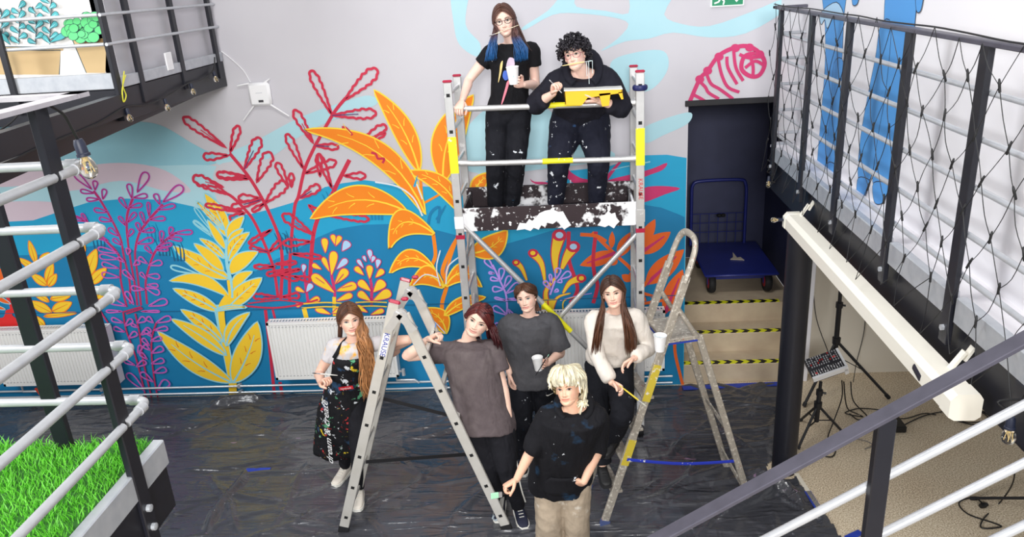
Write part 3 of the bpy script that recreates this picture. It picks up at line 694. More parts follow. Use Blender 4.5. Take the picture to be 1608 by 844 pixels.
# ---------------------------------------------------------------- artificial turf
def turf():
    rs = np.random.RandomState(2); n = 26000
    x = rs.uniform(-2.75, XN-0.03, n); y = rs.uniform(0.95, YN+0.008, n)
    a = rs.uniform(0, 6.28, n); h = rs.uniform(0.022, 0.042, n); b = rs.uniform(0.3, 1.1, n); w = rs.uniform(0.0014, 0.0022, n)
    dx, dy = np.cos(a), np.sin(a); z0 = np.full(n, ZN-0.02)
    lean = h*b*0.7; da = rs.uniform(0, 6.28, n); lx, ly = np.cos(da)*lean, np.sin(da)*lean
    def v(s, t, sg): return np.stack([x + lx*t*t + dx*w*sg*s, y + ly*t*t + dy*w*sg*s, z0 + h*t], -1)
    V = np.stack([v(1, 0, -1), v(1, 0, 1), v(.8, .55, 1), v(.8, .55, -1), v(0, 1, 0)], 1).reshape(-1, 3)
    i = np.arange(n)*5
    F = np.concatenate([np.stack([i, i+1, i+2, i+3], -1)]).tolist() + np.stack([i+3, i+2, i+4], -1).tolist()
    me = bpy.data.meshes.new('artificial_grass'); me.from_pydata(V.tolist(), [], F)
    g1 = mat('grass_blade', (112, 206, 60), 0.5, noise_amt=0.55, noise_scale=60); me.materials.append(g1)
    o = link_mesh('artificial_grass', me); tag(o, 'bright green artificial grass laid on the left landing', 'artificial grass', kind='stuff')
turf()
struct(MB().box((-3.4, 0.2, ZN-0.022), (XN-0.035, YN-0.002, ZN-0.012)).build('trim_4', mat('turf_backing', (52, 112, 40), 0.9, noise_amt=0.3, noise_scale=40), near))

# ---------------------------------------------------------------- balustrades
m_rail = mat('silver_paint', (196, 199, 204), 0.38, 0.35, noise_amt=0.15, noise_scale=25)
m_railn = mat('silver_paint_bright', (188, 190, 194), 0.38, 0.25, noise_amt=0.15, noise_scale=30, bump=0.05, bump_scale=90)
m_hand = mat('handrail_steel', (86, 84, 96), 0.42, 0.35, noise_amt=0.35, noise_scale=18)
# right balcony
t = empty('balustrade', (1.6, 4.0, 2.36), 'black balustrade with grey rails along the white upper wall at right, draped in net lights', 'balustrade')
for y in (1.75, 2.45, 3.15, 3.85, 4.65, 5.35, 6.11):
    b = MB(); b.box((1.575, y-0.034, 2.31), (1.60, y+0.034, 3.545), bev=0.003)
    o = b.build('baluster', m_blk, t)
    q = MB(); q.lathe([(0.0, -0.012), (0.014, -0.012), (0.014, 0.0)], (1.575, y, 2.38), 6, axis=(1, 0, 0)); q.build('bolt', m_gal, o)
for z in (3.37, 3.188, 2.997, 2.80, 2.625):
    MB().tube([(1.612, 1.2, z), (1.612, 6.18, z), (1.635, 6.20, z), (1.80, 6.20, z)], 0.0125, 10).build('rail', m_rail, t, True)
b = MB(); b.box((1.56, 1.2, 3.545), (1.615, 6.25, 3.565), bev=0.003); b.box((1.56, 6.2, 3.545), (1.80, 6.25, 3.565), bev=0.003); b.build('handrail', m_hand, t)
# left upper landing
t = empty('balustrade', (-3.0, 5.2, 3.3), 'black balustrade with grey rails around the high left landing with painted pots', 'balustrade')
for x, y in ((XL, 5.19), (XL, 5.50), (XL, 6.15), (XL, 6.82), (-3.70, YL-0.015), (-4.4, YL-0.015)):
    b = MB(); b.box((x-(0.014 if y > YL else 0.03), y-(0.03 if y > YL else 0.012), 3.20), (x+0.014, y+(0.03 if y > YL else 0.012), 4.5), bev=0.003); b.build('baluster', m_blk, t)
for z in (3.625, 3.81, 3.99):
    MB().tube([(-5.2, YL-0.0, z), (XL-0.02, YL-0.0, z)], 0.0115, 10).build('rail', m_rail, t, True)
    MB().tube([(XL+0.01, 5.15, z), (XL+0.01, 6.93, z)], 0.0115, 10).build('rail', m_rail, t, True)
# near landing
t = empty('balustrade', (XN, 1.95, 2.4), 'black balustrade with white-grey bent pipe rails round the grassed landing in left foreground', 'balustrade')
b = MB(); b.box((XN-0.010, 1.917, 2.24), (XN+0.012, 1.975, 3.655), bev=0.003); o = b.build('baluster', m_blk, t)
for z in (2.345, 2.415): MB().lathe([(0.012, 0.0), (0.012, 0.012), (0.0, 0.014)], (XN+0.012, 1.945, z), 8, axis=(1, 0, 0)).build('bolt', m_gal, o)
b = MB(); b.box((-1.692, 2.085, 2.50), (-1.638, 2.110, 3.655), bev=0.003); b.build('baluster', m_blk, t)
for i, (x, y) in enumerate(((138, 258), (168, 357), (191, 455), (212, 543), (235, 628))):
    q = at(x, y, Y=2.09); z = q.z; x1 = q.x
    r = 0.0135; P_ = [(-3.0, 2.09, z), (x1-0.045, 2.09, z), (x1-0.012, 2.078, z), (x1, 2.045, z), (x1, 1.95, z)]
    MB().tube(P_[:2] + cr(P_[1:4], 4)[1:] + [P_[4]], r, 12).build('rail', m_railn, t, True)
    MB().tube([(x1, 1.93, z), (x1, 0.4, z)], r, 12).build('rail', m_railn, t, True)
    MB().tube([(x1-0.062, 2.09, z), (x1-0.03, 2.09, z)], r+0.0035, 12).build('pipe_joint', m_railn, t, True)
    MB().tube([(x1, 2.05, z), (x1, 2.02, z)], r+0.0035, 12).build('pipe_joint', m_railn, t, True)
b = MB(); b.bar((XN+0.012, 0.4, 3.66), (XN+0.012, 2.125, 3.66), 0.055, 0.012); b.bar((-3.0, 2.10, 3.66), (XN+0.04, 2.10, 3.66), 0.05, 0.012); b.build('handrail', mat('worn_handrail', (196, 192, 198), 0.4, 0.3, noise_amt=0.3, noise_scale=20), t)
# foreground stair rail at right
dS = Vector((-0.8158, 0.0338, -0.5773))
t = empty('stair_railing', (0.8, 1.8, 2.0), 'sloping dark handrail with grey pipe rails in the right foreground', 'railing')
a = at(1385, 655, Y=1.8)
b = MB(); b.bar(a - dS*0.75, a + dS*1.1, 0.052, 0.012, ref=(0, 0, 1), bev=0.002); b.build('handrail', m_hand, t)
b = MB(); b.box((a.x-0.012, 1.785, 1.55), (a.x+0.034, 1.815, a.z-0.002), bev=0.003); b.build('baluster', m_blk, t)
for (x, y) in ((1395, 747), (1372, 845), (1480, 886)):
    p = at(x, y, Y=1.825 if y < 860 else 1.75)
    MB().tube([p - dS*0.7, p + dS*1.1], 0.0125, 12).build('rail', m_railn, t, True)
b = MB(); b.bar(Vector((a.x, 1.8, 1.6)) - dS*0.9, Vector((a.x, 1.8, 1.6)) + dS*1.1, 0.05, 0.2); b.build('stringer', m_blk, t)

# ---------------------------------------------------------------- radiators, pipes
m_radi = mat('radiator_enamel', (246, 245, 242), 0.35)
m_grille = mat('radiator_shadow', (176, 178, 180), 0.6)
def radiator(x0, x1, z0, z1, label, group=None):
    t = empty('radiator', ((x0+x1)/2, 6.90, z0), label, 'radiator', group)
    yf, yb = 6.80, 6.905
    n = int((x1-x0-0.06)/0.0333); b = MB(); V = []; F = []
    b.box((x0, yf+0.012, z0), (x1, yf+0.022, z1))                      # sheet behind the ribs
    p = (x1 - x0 - 0.05)/n
    for i in range(n):
        xa = x0 + 0.025 + i*p
        o = [(xa+0.003, yf+0.012), (xa+0.008, yf+0.003), (xa+p-0.008, yf+0.003), (xa+p-0.003, yf+0.012)]
        b.prism([(x, y, z0+0.03) for x, y in o], (0, 0, z1-z0-0.06))
    b.box((x0, yf, z0), (x1, yf+0.012, z0+0.026)); b.box((x0, yf, z1-0.026), (x1, yf+0.012, z1)); b.box((x0, yf, z0), (x0+0.022, yf+0.012, z1)); b.box((x1-0.022, yf, z0), (x1, yf+0.012, z1))
    b.build('front_panel', m_radi, t)
    MB().box((x0, yf+0.02, z0), (x0+0.006, yb, z1-0.002)).build('side_panel', m_radi, t); MB().box((x1-0.006, yf+0.02, z0), (x1, yb, z1-0.002)).build('side_panel', m_radi, t)
    g = MB(); g.box((x0, yf+0.022, z1-0.012), (x1, yf+0.034, z1)); g.box((x0, yb-0.012, z1-0.012), (x1, yb, z1))
    k = int((x1-x0)/0.03)
    for i in range(k): g.box((x0+0.01+i*(x1-x0)/k, yf+0.034, z1-0.012), (x0+0.026+i*(x1-x0)/k, yb-0.012, z1-0.004))
    g.build('top_grille', m_radi, t)['kind'] = 'stuff'
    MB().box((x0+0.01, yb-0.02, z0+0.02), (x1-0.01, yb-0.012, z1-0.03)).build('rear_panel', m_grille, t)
    MB().cyl((x0+0.05, yb-.02, z0+0.05), (x0+0.05, 6.95, z0+0.05), 0.012).build('bracket', m_gal, t); MB().cyl((x1-0.05, yb-.02, z0+0.4), (x1-0.05, 6.95, z0+0.4), 0.012).build('bracket', m_gal, t)
    d = MB()
    i = 0
    while x0 + 0.04 + i*0.036 < x1 - 0.03:
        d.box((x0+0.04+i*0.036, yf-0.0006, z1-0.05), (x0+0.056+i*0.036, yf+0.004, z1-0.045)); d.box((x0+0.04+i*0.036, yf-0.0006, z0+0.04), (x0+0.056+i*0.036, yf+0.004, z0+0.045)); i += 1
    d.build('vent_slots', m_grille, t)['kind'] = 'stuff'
radiator(-5.86, -4.62, 0.235, 0.865, 'white ribbed radiator behind the left balustrade, under the purple plant')
radiator(-2.985, -1.74, 0.235, 0.86, 'white ribbed radiator behind the apron wearer, under the mural')
radiator(-0.36, 0.86, 0.235, 0.87, 'white ribbed radiator behind the two women right of the ladder')
m_pipe = mat('heating_pipe_paint', (214, 218, 222), 0.3, 0.5)
for z, lb in ((0.122, 'upper thin grey heating pipe running along the foot of the mural'), (0.050, 'lower thin grey heating pipe running along the foot of the mural')):
    b = MB(); b.tube([(-7.0, 6.90, z), (0.95, 6.90, z)], 0.011, 10)
    o = b.build('heating_pipe', m_pipe, None, True); tag(o, lb, 'pipe', 'heating pipes under the mural')
    for x in (-6.1, -4.9, -3.43, -1.3, 0.2):
        k = MB(); k.tube([(x, 6.885, z), (x, 6.95, z)], 0.016, 8); k.tube([(x, 6.9, z-0.02), (x, 6.9, z+0.02)], 0.017, 8); k.build('pipe_clip', m_gal, o)
t = empty('radiator_valve', (-5.62, 6.86, 0.1), 'grey valve elbow with red handle below the left radiator', 'valve')
MB().tube([(-5.72, 6.86, 0.23), (-5.72, 6.86, 0.14), (-5.5, 6.86, 0.14), (-5.46, 6.88, 0.06)], 0.013, 10).build('pipe', m_pipe, t, True)
MB().bar((-5.56, 6.84, 0.19), (-5.50, 6.84, 0.06), 0.03, 0.014, ref=(0, 1, 0)).build('handle', mat('valve_red', (200, 60, 40), .5), t)
t = empty('radiator_valve', (-1.68, 6.86, 0.2), 'chrome radiator valve and pipe elbow right of the middle radiator', 'valve')
MB().tube([(-1.78, 6.86, 0.235), (-1.78, 6.86, 0.17), (-1.6, 6.86, 0.17), (-1.56, 6.87, 0.13)], 0.012, 10).lathe([(0.0, 0), (0.02, 0), (0.018, 0.07), (0, 0.075)], (-1.70, 6.85, 0.23), 12, axis=(0, 0, 1)).build('valve_body', m_pipe, t, True)
MB().tube([(-1.74, 6.86, 0.27), (-1.70, 6.85, 0.27)], 0.011, 10).build('valve_stem', m_pipe, t, True)

# ---------------------------------------------------------------- wall fittings
m_pl = mat('white_plastic', (244, 244, 246), 0.35)
t = empty('wireless_router', (-2.70, 6.93, 3.0), 'white wall-mounted wireless router with four stubby antennas', 'router')
b = MB(); b.box((-2.805, 6.90, 2.93), (-2.605, 6.948, 3.135), bev=0.022); b.build('case', m_pl, t, True)
MB().box((-2.72, 6.898, 2.965), (-2.675, 6.902, 2.985)).build('port', mat('dark_port', (60, 60, 66), .5), t)
MB().box((-2.735, 6.899, 3.045), (-2.675, 6.9012, 3.050)).build('logo_line', mat('light_grey_print', (196, 198, 204), .5), t)
for a_, b_ in (((-2.78, 2.935), (-2.90, 2.81)), ((-2.63, 2.94), (-2.475, 2.825)), ((-2.79, 3.13), (-2.90, 3.115)), ((-2.65, 3.13), (-2.60, 3.16))):
    MB().tube([(a_[0], 6.925, a_[1]), (b_[0], 6.93, b_[1])], [0.009, 0.006], 8).build('antenna', m_pl, t, True)
MB().tube(cr([(-2.995, 6.94, 3.42), (-2.93, 6.942, 3.36), (-2.83, 6.942, 3.25), (-2.78, 6.942, 3.14)], 6), 0.004, 6).build('lead', m_pl, t, True)
t = empty('exit_sign', (1.36, 6.93, 3.56), 'green and white emergency exit sign on the wall above the niche', 'sign')
gS = mat('sign_green', (20, 140, 96), 0.4); wS = mat('sign_white', (246, 250, 248), 0.4, emit=0.25)
MB().box((1.222, 6.925, 3.545), (1.492, 6.95, 3.70), bev=0.004).build('sign_frame', wS, t)
MB().box((1.232, 6.922, 3.556), (1.482, 6.9255, 3.69)).build('sign_face', gS, t)
def S(x, z): return Vector((1.222 + x, 6.9215, 3.545 + z))
ar = MB(); ar.prism([S(.19, .135), S(.225, .135), S(.225, .085), S(.252, .085), S(.208, .03), S(.163, .085), S(.19, .085)], (0, -0.001, 0)); ar.build('arrow', wS, t)
fg = MB()
fg.lathe([(0.0, 0), (0.014, 0), (0.014, 0.001), (0, 0.001)], S(.118, .128), 14, axis=(0, -1, 0))
for p, q, w_ in ((S(.10, .118), S(.078, .065), .022), (S(.104, .112), S(.128, .092), .010), (S(.095, .112), S(.062, .100), .010), (S(.062, .100), S(.055, .078), .009), (S(.082, .066), (S(.108, .045)), .013), (S(.108, .045), S(.100, .016), .012), (S(.076, .066), S(.062, .04), .013), (S(.062, .04), S(.028, .030), .012)):
    fg.bar(p, q, w_, 0.001, ref=(0, 1, 0))
fg.build('running_figure', wS, t)

# ---------------------------------------------------------------- platform trolley in the niche
m_tb = mat('trolley_blue', (34, 44, 122), 0.35, noise_amt=0.25, noise_scale=6)
m_tyre = mat('tyre_rubber', (22, 22, 26), 0.7)
t = empty('platform_trolley', (1.8, 8.1, 0.6), 'dark blue platform trolley with mesh handle parked in the niche', 'trolley')
zT = 0.86
b = MB(); b.box((1.375, 7.68, zT-0.03), (2.135, 8.72, zT), bev=0.02); b.build('deck', m_tb, t, True)
b = MB(); b.bar((1.45, 7.8, zT-0.06), (1.45, 8.65, zT-0.06), .04, .05); b.bar((2.06, 7.8, zT-0.06), (2.06, 8.65, zT-0.06), .04, .05); b.bar((1.45, 7.84, zT-0.09), (2.06, 7.84, zT-0.09), .03, .03); b.build('undercarriage', m_tb, t)
for x in (1.47, 2.05):
    for y in (7.84, 8.58):
        w_ = MB(); w_.lathe([(0.04, -0.03), (0.095, -0.036), (0.108, -0.022), (0.112, 0), (0.108, 0.022), (0.095, 0.036), (0.04, 0.03)], (x, y, 0.714), 26, axis=(1, 0, 0))
        o = w_.build('wheel', m_tyre, t, True)
        MB().lathe([(0.0, -0.037), (0.055, -0.037), (0.062, -0.03), (0.062, 0.03), (0.055, 0.037), (0, 0.037)], (x, y, 0.714), 18, axis=(1, 0, 0)).build('hub', mat('hub_red', (170, 30, 44), .45), o, True)
        MB().box((x-0.045, y-0.02, 0.70), (x+0.045, y+0.02, zT-0.03)).build('fork', m_tb, o)
b = MB(); b.tube([(1.38, 8.68, zT-0.02)] + cr([(1.38, 8.68, 1.46), (1.39, 8.68, 1.56), (1.48, 8.68, 1.605), (1.90, 8.68, 1.605), (1.97, 8.68, 1.56), (1.985, 8.68, 1.46)], 5) + [(1.985, 8.68, zT-0.02)], 0.018, 12); b.build('push_handle', m_tb, t, True)
b = MB()
for i in range(1, 6): b.tube([(1.38+0.605*i/6, 8.68, zT), (1.38+0.605*i/6, 8.68, 1.22)], 0.004, 6)
for z in (1.0, 1.11, 1.22): b.tube([(1.38, 8.68, z), (1.985, 8.68, z)], 0.004, 6)
b.build('mesh_panel', m_tb, t)['kind'] = 'stuff'
b = MB(); b.lathe([(0, -.02), (.022, -.015), (.03, 0), (.02, .02), (0, .024)], (1.69, 8.66, 1.2), 10); b.lathe([(0, -.02), (.02, -.015), (.024, 0), (.018, .02), (0, .02)], (1.735, 8.66, 1.2), 10)
tag(b.build('cloth_bundle', mat('black_cloth', (16, 16, 18), .8), None, True), 'small black bundle hung on the trolley mesh panel', 'bundle')
b = MB(); b.prism([(1.72, 8.12, 0.863), (1.86, 8.08, 0.863), (1.84, 8.18, 0.863), (1.80, 8.16, 0.863), (1.79, 8.34, 0.863), (1.76, 8.18, 0.863)], (0, 0, 0.006))
tag(b.build('paper_scrap', mat('scrap_paper', (196, 186, 170), .8)), 'torn pale scrap lying on the blue trolley deck', 'scrap')

# ---------------------------------------------------------------- projector screen casing under the right balcony
m_case = mat('screen_case', (242, 238, 226), 0.4)
t = empty('projector_screen_case', (1.52, 4.0, 2.2), 'long cream projection screen housing slung under the right balcony', 'screen case')
prof = [(1.462, 2.165), (1.462, 2.235), (1.485, 2.262), (1.565, 2.262), (1.58, 2.24), (1.58, 2.165), (1.56, 2.15), (1.485, 2.15)]
b = MB(); b.loft([[(x, y, z) for x, z in prof] for y in (5.22, 2.86)]); b.build('housing', m_case, t)
b = MB(); b.loft([[(x + (x-1.52)*.05, y, z + (z-2.2)*.05) for x, z in prof] for y in (5.27, 5.22)]); b.build('end_cap', m_case, t)
b = MB(); b.loft([[(x + (x-1.52)*.05, y, z + (z-2.2)*.05) for x, z in prof] for y in (2.86, 2.78)]); b.build('end_cap', m_case, t)
for y in (5.18, 3.0):
    b = MB(); b.bar((1.55, y, 2.26), (1.60, y, 2.34), 0.03, 0.012); b.bar((1.60, y, 2.30), (1.632, y, 2.36), 0.03, 0.012); b.build('bracket', m_case, t)
b = MB(); b.tube([(1.462-0.002, 3.05, 2.19), (1.462-0.002, 3.12, 2.21)], 0.017, 10, flat=.3, ref=(1, 0, 0)); b.build('badge', mat('badge_dark', (30, 30, 44), .3), t)
b = MB(); b.box((1.585, 2.30, 2.20), (1.66, 2.62, 2.43), bev=0.01); tag(b.build('junction_box', m_blk), 'black box fixed to the balcony edge at the near end of the screen case', 'box')
# ---------------------------------------------------------------- mixer, tripods, cables on the carpet
m_tri = mat('tripod_black', (26, 26, 30), 0.45)
def tripod(name, hub, feet, top, label, cat, r=0.014, collar=0.28):
    hub = Vector(hub); t = empty(name, (hub.x, hub.y, 0), label, cat)
    top = Vector(top)
    b = MB(); b.tube([(hub.x, hub.y, max(hub.z-0.16, 0.06)), tuple(hub.lerp(top, .55))], r+0.006, 12); b.tube([tuple(hub.lerp(top, .5)), tuple(top)], r, 12); b.build('pole', m_tri, t, True)
    b = MB(); b.lathe([(0.0, -.03), (r+.018, -.03), (r+.02, 0.03), (0.0, .03)], hub, 14); b.build('hub', m_tri, t, True); MB().lathe([(0, -.025), (r+.014, -.025), (r+.014, .025), (0, .025)], hub.lerp(top, .55), 14).build('collar', m_tri, t, True)
    k = hub.lerp(top, .55); MB().tube([k, k + Vector((0.05, -0.02, 0))], 0.01, 8).build('knob', m_tri, t, True)
    for f in feet:
        f = Vector(f); l_ = MB().tube([hub, f + Vector((0, 0, 0.012))], r*0.8, 10).build('leg', m_tri, t, True)
        MB().tube([f.lerp(hub, .06) + Vector((0, 0, .008)), f + Vector((0, 0, 0.010))], r*1.1, 10).build('foot', m_tyre, l_, True)
        MB().bar(f.lerp(hub, .5), Vector((hub.x, hub.y, max(hub.z-0.15, 0.07))), 0.012, 0.005).build('strut', m_tri, l_)
    return t
mh = at(1283, 652, Y=6.0)
tripod('mixer_stand', (mh.x, mh.y, 0.30), [at(1253, 707, Z=0), at(1257, 662, Z=0), at(1326, 684, Z=0)], at(1289, 600, Y=6.0), 'short black tripod stand carrying the audio mixer beside the pillar', 'stand')
t = empty('audio_mixer', at(1292, 590, Y=6.0), 'black audio mixer with white side cheek on a short tripod', 'mixer')
c0, c1, c2 = at(1262, 566, Y=6.12), at(1313, 548, Y=6.12), at(1322, 585, Y=5.90)
ux = (c1 - c0).normalized(); uy = (c2 - c1); uy = (uy - ux*uy.dot(ux)).normalized(); un = ux.cross(uy); un = un if un.z > 0 else -un
W_, L_ = (c1 - c0).length, 0.20
ctr = (c0 + c1)/2 + uy*(L_/2)
def mloc(u, v, h): return ctr + ux*(u*W_/2) + uy*(v*L_/2) + un*h
b = MB(); V = [mloc(u, v, h) for h in (-0.07, 0) for v in (-1, 1) for u in (-1, 1)]; b.add(V, [(0, 2, 3, 1), (4, 5, 7, 6), (0, 1, 5, 4), (2, 6, 7, 3), (0, 4, 6, 2), (1, 3, 7, 5)]); b.build('body', mat('mixer_black', (34, 34, 40), .5), t)
b = MB(); b.bar(mloc(-1.02, 1.03, -0.02), mloc(1.02, 1.03, -0.02), 0.02, 0.05, ref=un); b.bar(mloc(1.03, -1, -0.02), mloc(1.03, 1.03, -0.02), 0.02, 0.05, ref=un); b.bar(mloc(.95, 1.03, -.02), mloc(.95, 1.03, -.09), .02, .03, ref=ux); b.build('side_cheek', m_pl, t)
b = MB(); r_ = MB(); sl = MB(); rk = random.Random(5)
for i in range(13):
    for j in range(5):
        if rk.random() < 0.9: (r_ if rk.random() < .12 else b).lathe([(0.005, 0), (0.005, 0.012), (0, 0.013)], mloc(-.9 + i*.145, -.85 + j*.22, 0), 8, axis=un)
    if i % 1 == 0:
        p = mloc(-.9 + i*.145, .35, 0.001); q = mloc(-.9 + i*.145, .85, 0.001); sl.bar(p, q, 0.003, 0.002, ref=un); k = p.lerp(q, rk.random()); sl.bar(k - ux*0.005, k + ux*0.005, 0.008, 0.014, ref=un)
b.build('knob_bank', mat('knob_grey', (190, 190, 194), .5), t)['kind'] = 'stuff'; r_.bar(mloc(.55, -.3, 0.003), mloc(.75, -.3, .003), .012, .006, ref=un); r_.bar(mloc(-.75, .7, 0.003), mloc(-.62, .7, .003), .012, .006, ref=un); r_.build('red_knobs', mat('knob_red', (210, 40, 40), .5), t)['kind'] = 'stuff'; sl.build('fader_bank', mat('fader_white', (230, 230, 232), .5), t)['kind'] = 'stuff'
MB().bar(mloc(0, 0, -0.075), mloc(0, 0.0, -0.11), 0.1, 0.12, ref=uy).build('mount_plate', m_tri, t)
sh = at(1311, 560, Y=6.62)
tripod('speaker_stand', (sh.x, sh.y, 0.60), [at(1396, 627, Z=0), at(1262, 640, Z=0), at(1300, 590, Z=0) + Vector((0, 0.0, 0))], at(1322, 432, Y=6.62), 'tall black tripod stand rising against the cream wall behind the mixer', 'stand', r=0.017)
tripod('light_stand', (3.35, 4.55, 0.42), [at(1524, 785, Z=0), at(1640, 810, Z=0), (3.5, 4.9, 0)], (3.35, 4.55, 1.3), 'black tripod stand with splayed legs at the right edge of the carpet', 'stand', r=0.014)
m_cab = mat('black_cable', (20, 20, 22), 0.5)
def cable(pts, label, r=0.0055, cat='cable', m=None, z=0.012):
    q = [Vector(p) if len(p) == 3 else at(p[0], p[1], Z=z) for p in pts]
    tag(MB().tube(cr(q, 6), r, 6).build('cable', m or m_cab, None, True), label, cat)
cable([(1412, 672), (1450, 654), (1490, 645), (1520, 640), (1545, 650), (1550, 660), (1520, 664), (1498, 655), (1505, 645), (1535, 645), (1555, 656), (1540, 668), (1505, 662), (1492, 650), (1520, 640), (1548, 648)], 'coiled black cable on the carpet below the screen case')
cable([(1380, 655), (1420, 658), (1450, 650), (1470, 652)], 'thin black lead running right from behind the handrail to the coil')
cable([tuple(at(1325, 600, Y=5.95)), tuple(at(1330, 640, Y=6.1)), (1345, 650), (1355, 655), (1335, 652), (1328, 648), (1350, 642), (1380, 644)], 'black leads hanging from the mixer to the carpet')
cable([tuple(at(1322, 598, Y=6.0)), tuple(at(1322, 625, Y=6.05)), tuple(at(1310, 660, Y=6.05)), (1300, 690), (1312, 705), (1306, 718), (1284, 714)], 'black lead dropping from the mixer behind the handrail')
cable([tuple(at(1336, 600, Y=6.2)), tuple(at(1340, 630, Y=6.2)), (1362, 655), (1348, 660), (1334, 650)], 'tangled black leads at the foot of the tall stand')
cable([tuple(at(1276, 440, Y=7.09)), tuple(at(1282, 500, Y=7.09)), tuple(at(1300, 552, Y=7.05)), tuple(at(1310, 580, Y=6.8))], 'grey lead running down the cream wall beside the pillar', 0.004)
cable([tuple(at(1360, 470, Y=7.09)), tuple(at(1357, 520, Y=7.09)), tuple(at(1345, 570, Y=7.05)), tuple(at(1340, 600, Y=6.6))], 'black lead hanging down the cream wall to the tall stand', 0.004)
cable([tuple(at(1594, 730, Y=4.6)), tuple(at(1590, 760, Y=4.7)), (1570, 790), (1545, 815), (1542, 830), (1572, 828), (1560, 822), (1520, 808), (1506, 790), (1530, 782), (1545, 794)], 'black mains lead looping over the carpet at lower right')
cable([(1345, 690), (1362, 694), (1370, 700), (1358, 706)], 'small grey lead on the carpet beside the handrail post', 0.004, m=mat('grey_cable', (120, 118, 116), .6))
b = MB(); q = at(1545, 794, Z=0.02); b.lathe([(0, -.03), (.018, -.03), (.022, 0), (.014, .03), (0, .035)], q, 10, axis=(.8, .3, 0)); tag(b.build('mains_plug', m_cab, None, True), 'black mains plug on the carpet at lower right', 'plug')
b = MB(); q = at(1395, 678, Z=0); b.box((q.x-0.06, q.y-0.03, 0), (q.x+0.14, q.y+0.15, 0.06), bev=0.006); tag(b.build('power_brick', m_cab), 'flat black box on the carpet behind the handrail post', 'box')
for x, y, lb in ((1361, 471, 'upper'), (1424, 531, 'lower')):
    q = at(x, y, Y=7.095); b = MB(); b.tube([q + Vector((.035*math.cos(k*.524), 0, .035*math.sin(k*.524))) for k in range(12)], 0.004, 6, closed=True)
    tag(b.build('wall_ring', mat('ring_grey', (150, 146, 138), .4)), 'small grey %s wire ring on the cream wall below the screen case' % lb, 'ring')
# ---------------------------------------------------------------- festoon bulbs
m_glass = mat('bulb_glass', (250, 246, 236), 0.05, trans=1.0)
m_fil = mat('bulb_filament', (236, 210, 150), 0.4, emit=0.2)
m_cap = mat('bulb_socket', (30, 36, 56), 0.5)
def bulb(p, label, s=1.0, d=(0, 0, -1), group=None, cord=None):
    p = Vector(p); t = empty('festoon_bulb', p, label, 'light bulb', group); d = Vector(d).normalized()
    MB().lathe([(0.0, 0), (.012*s, 0), (.016*s, .012*s), (.016*s, .04*s), (.019*s, .042*s), (.019*s, .05*s), (0, .05*s)], p, 14, axis=d).build('socket', m_cap, t, True)
    g = MB().lathe([(.012*s, .05*s), (.014*s, .056*s), (.022*s, .072*s), (.0245*s, .088*s), (.021*s, .104*s), (.011*s, .114*s), (0, .117*s)], p, 18, axis=d).build('glass_globe', m_glass, t, True)
    u, v = frame(d); c = p + d*.08*s
    f = MB()
    for k in range(4): f.tube([c + u*(.007*s*math.cos(k*1.57)) + v*(.007*s*math.sin(k*1.57)) - d*.014*s, c + u*(.009*s*math.cos(k*1.57+.6)) + v*(.009*s*math.sin(k*1.57+.6)) + d*.016*s], .0011*s, 5)
    f.tube([p + d*.05*s, c - d*.014*s], .005*s, 8); f.build('filament', m_fil, g)
    if cord: MB().tube(cr([Vector(q) for q in cord] + [p], 5), .0045*s, 7).build('cord', m_cab, t, True)
XB = XN + .030; q = at(122, 219, X=XB); bulb(q, 'large clear festoon bulb hanging under the near-left handrail', 0.95, (0.12, 0, -1), cord=[Vector((XB, at(78, 166, X=XB).y, 3.655)), at(100, 180, X=XB), at(112, 200, X=XB)])
for i, (x, y, Y) in enumerate(((198, 170, 5.2), (258, 155, 5.8), (299, 131, 6.25), (335, 112, 6.70))):
    q = at(x, y, X=XL+0.03); bulb(q, 'clear bulb %s under the high left landing' % ('nearest its corner', 'second from its corner', 'third from its corner', 'beside the back wall')[i], .82, (0.15, 0, -1), 'bulbs under the high left landing')
q = at(14, 235, Y=4.2); bulb(q, 'clear bulb at the left edge under the black support beam', .8, (0.1, 0, -1))
cable([tuple(at(0, 262, X=XL+.03)), tuple(at(60, 232, X=XL+.03)), tuple(at(150, 195, X=XL+.03)), tuple(at(198, 168, X=XL+.03)), tuple(at(230, 165, X=XL+.03)), tuple(at(258, 153, X=XL+.03)), tuple(at(280, 140, X=XL+.03)), tuple(at(299, 129, X=XL+.03)), tuple(at(318, 125, X=XL+.03)), tuple(at(335, 110, X=XL+.03)), tuple(at(337, 90, X=XL+.03))], 'black festoon cable swagged under the high left landing', .006)
cable([tuple(at(0, 205, Y=4.1)), tuple(at(20, 190, Y=4.2)), tuple(at(36, 170, Y=4.3))], 'grey looped cable behind the near-left post', .006)
cable([tuple(at(195, 112, X=XL+.03)), tuple(at(193, 135, X=XL+.03)), tuple(at(198, 150, X=XL+.03)), tuple(at(194, 160, X=XL+.03)), tuple(at(192, 140, X=XL+.03)), tuple(at(197, 118, X=XL+.03))], 'loop of yellow string tied to the landing corner', .004, 'string', mat('yellow_string', (220, 216, 60), .6))
b = MB(); b.box((XL, 5.90, 3.37), (XL+0.012, 6.0, 3.50), bev=0.003); tag(b.build('paper_label', m_pl), 'small white card fixed to the high left landing edge', 'card')
bulb(at(1588, 655, Y=2.45), 'clear bulb with black socket hanging at the right edge above the carpet', .95, (0.05, 0, -1), cord=[Vector((1.62, 2.46, 2.43)), at(1570, 630, Y=2.46), at(1582, 645, Y=2.45)])
bulb((1.57, 6.12, 2.30), 'clear bulb under the far corner of the right balcony', .8, (-0.1, -0.2, -1))
bulb((1.458, 5.25, 2.215), 'clear bulb at the far end of the cream screen case', .75, (-1, -0.1, 0.05))
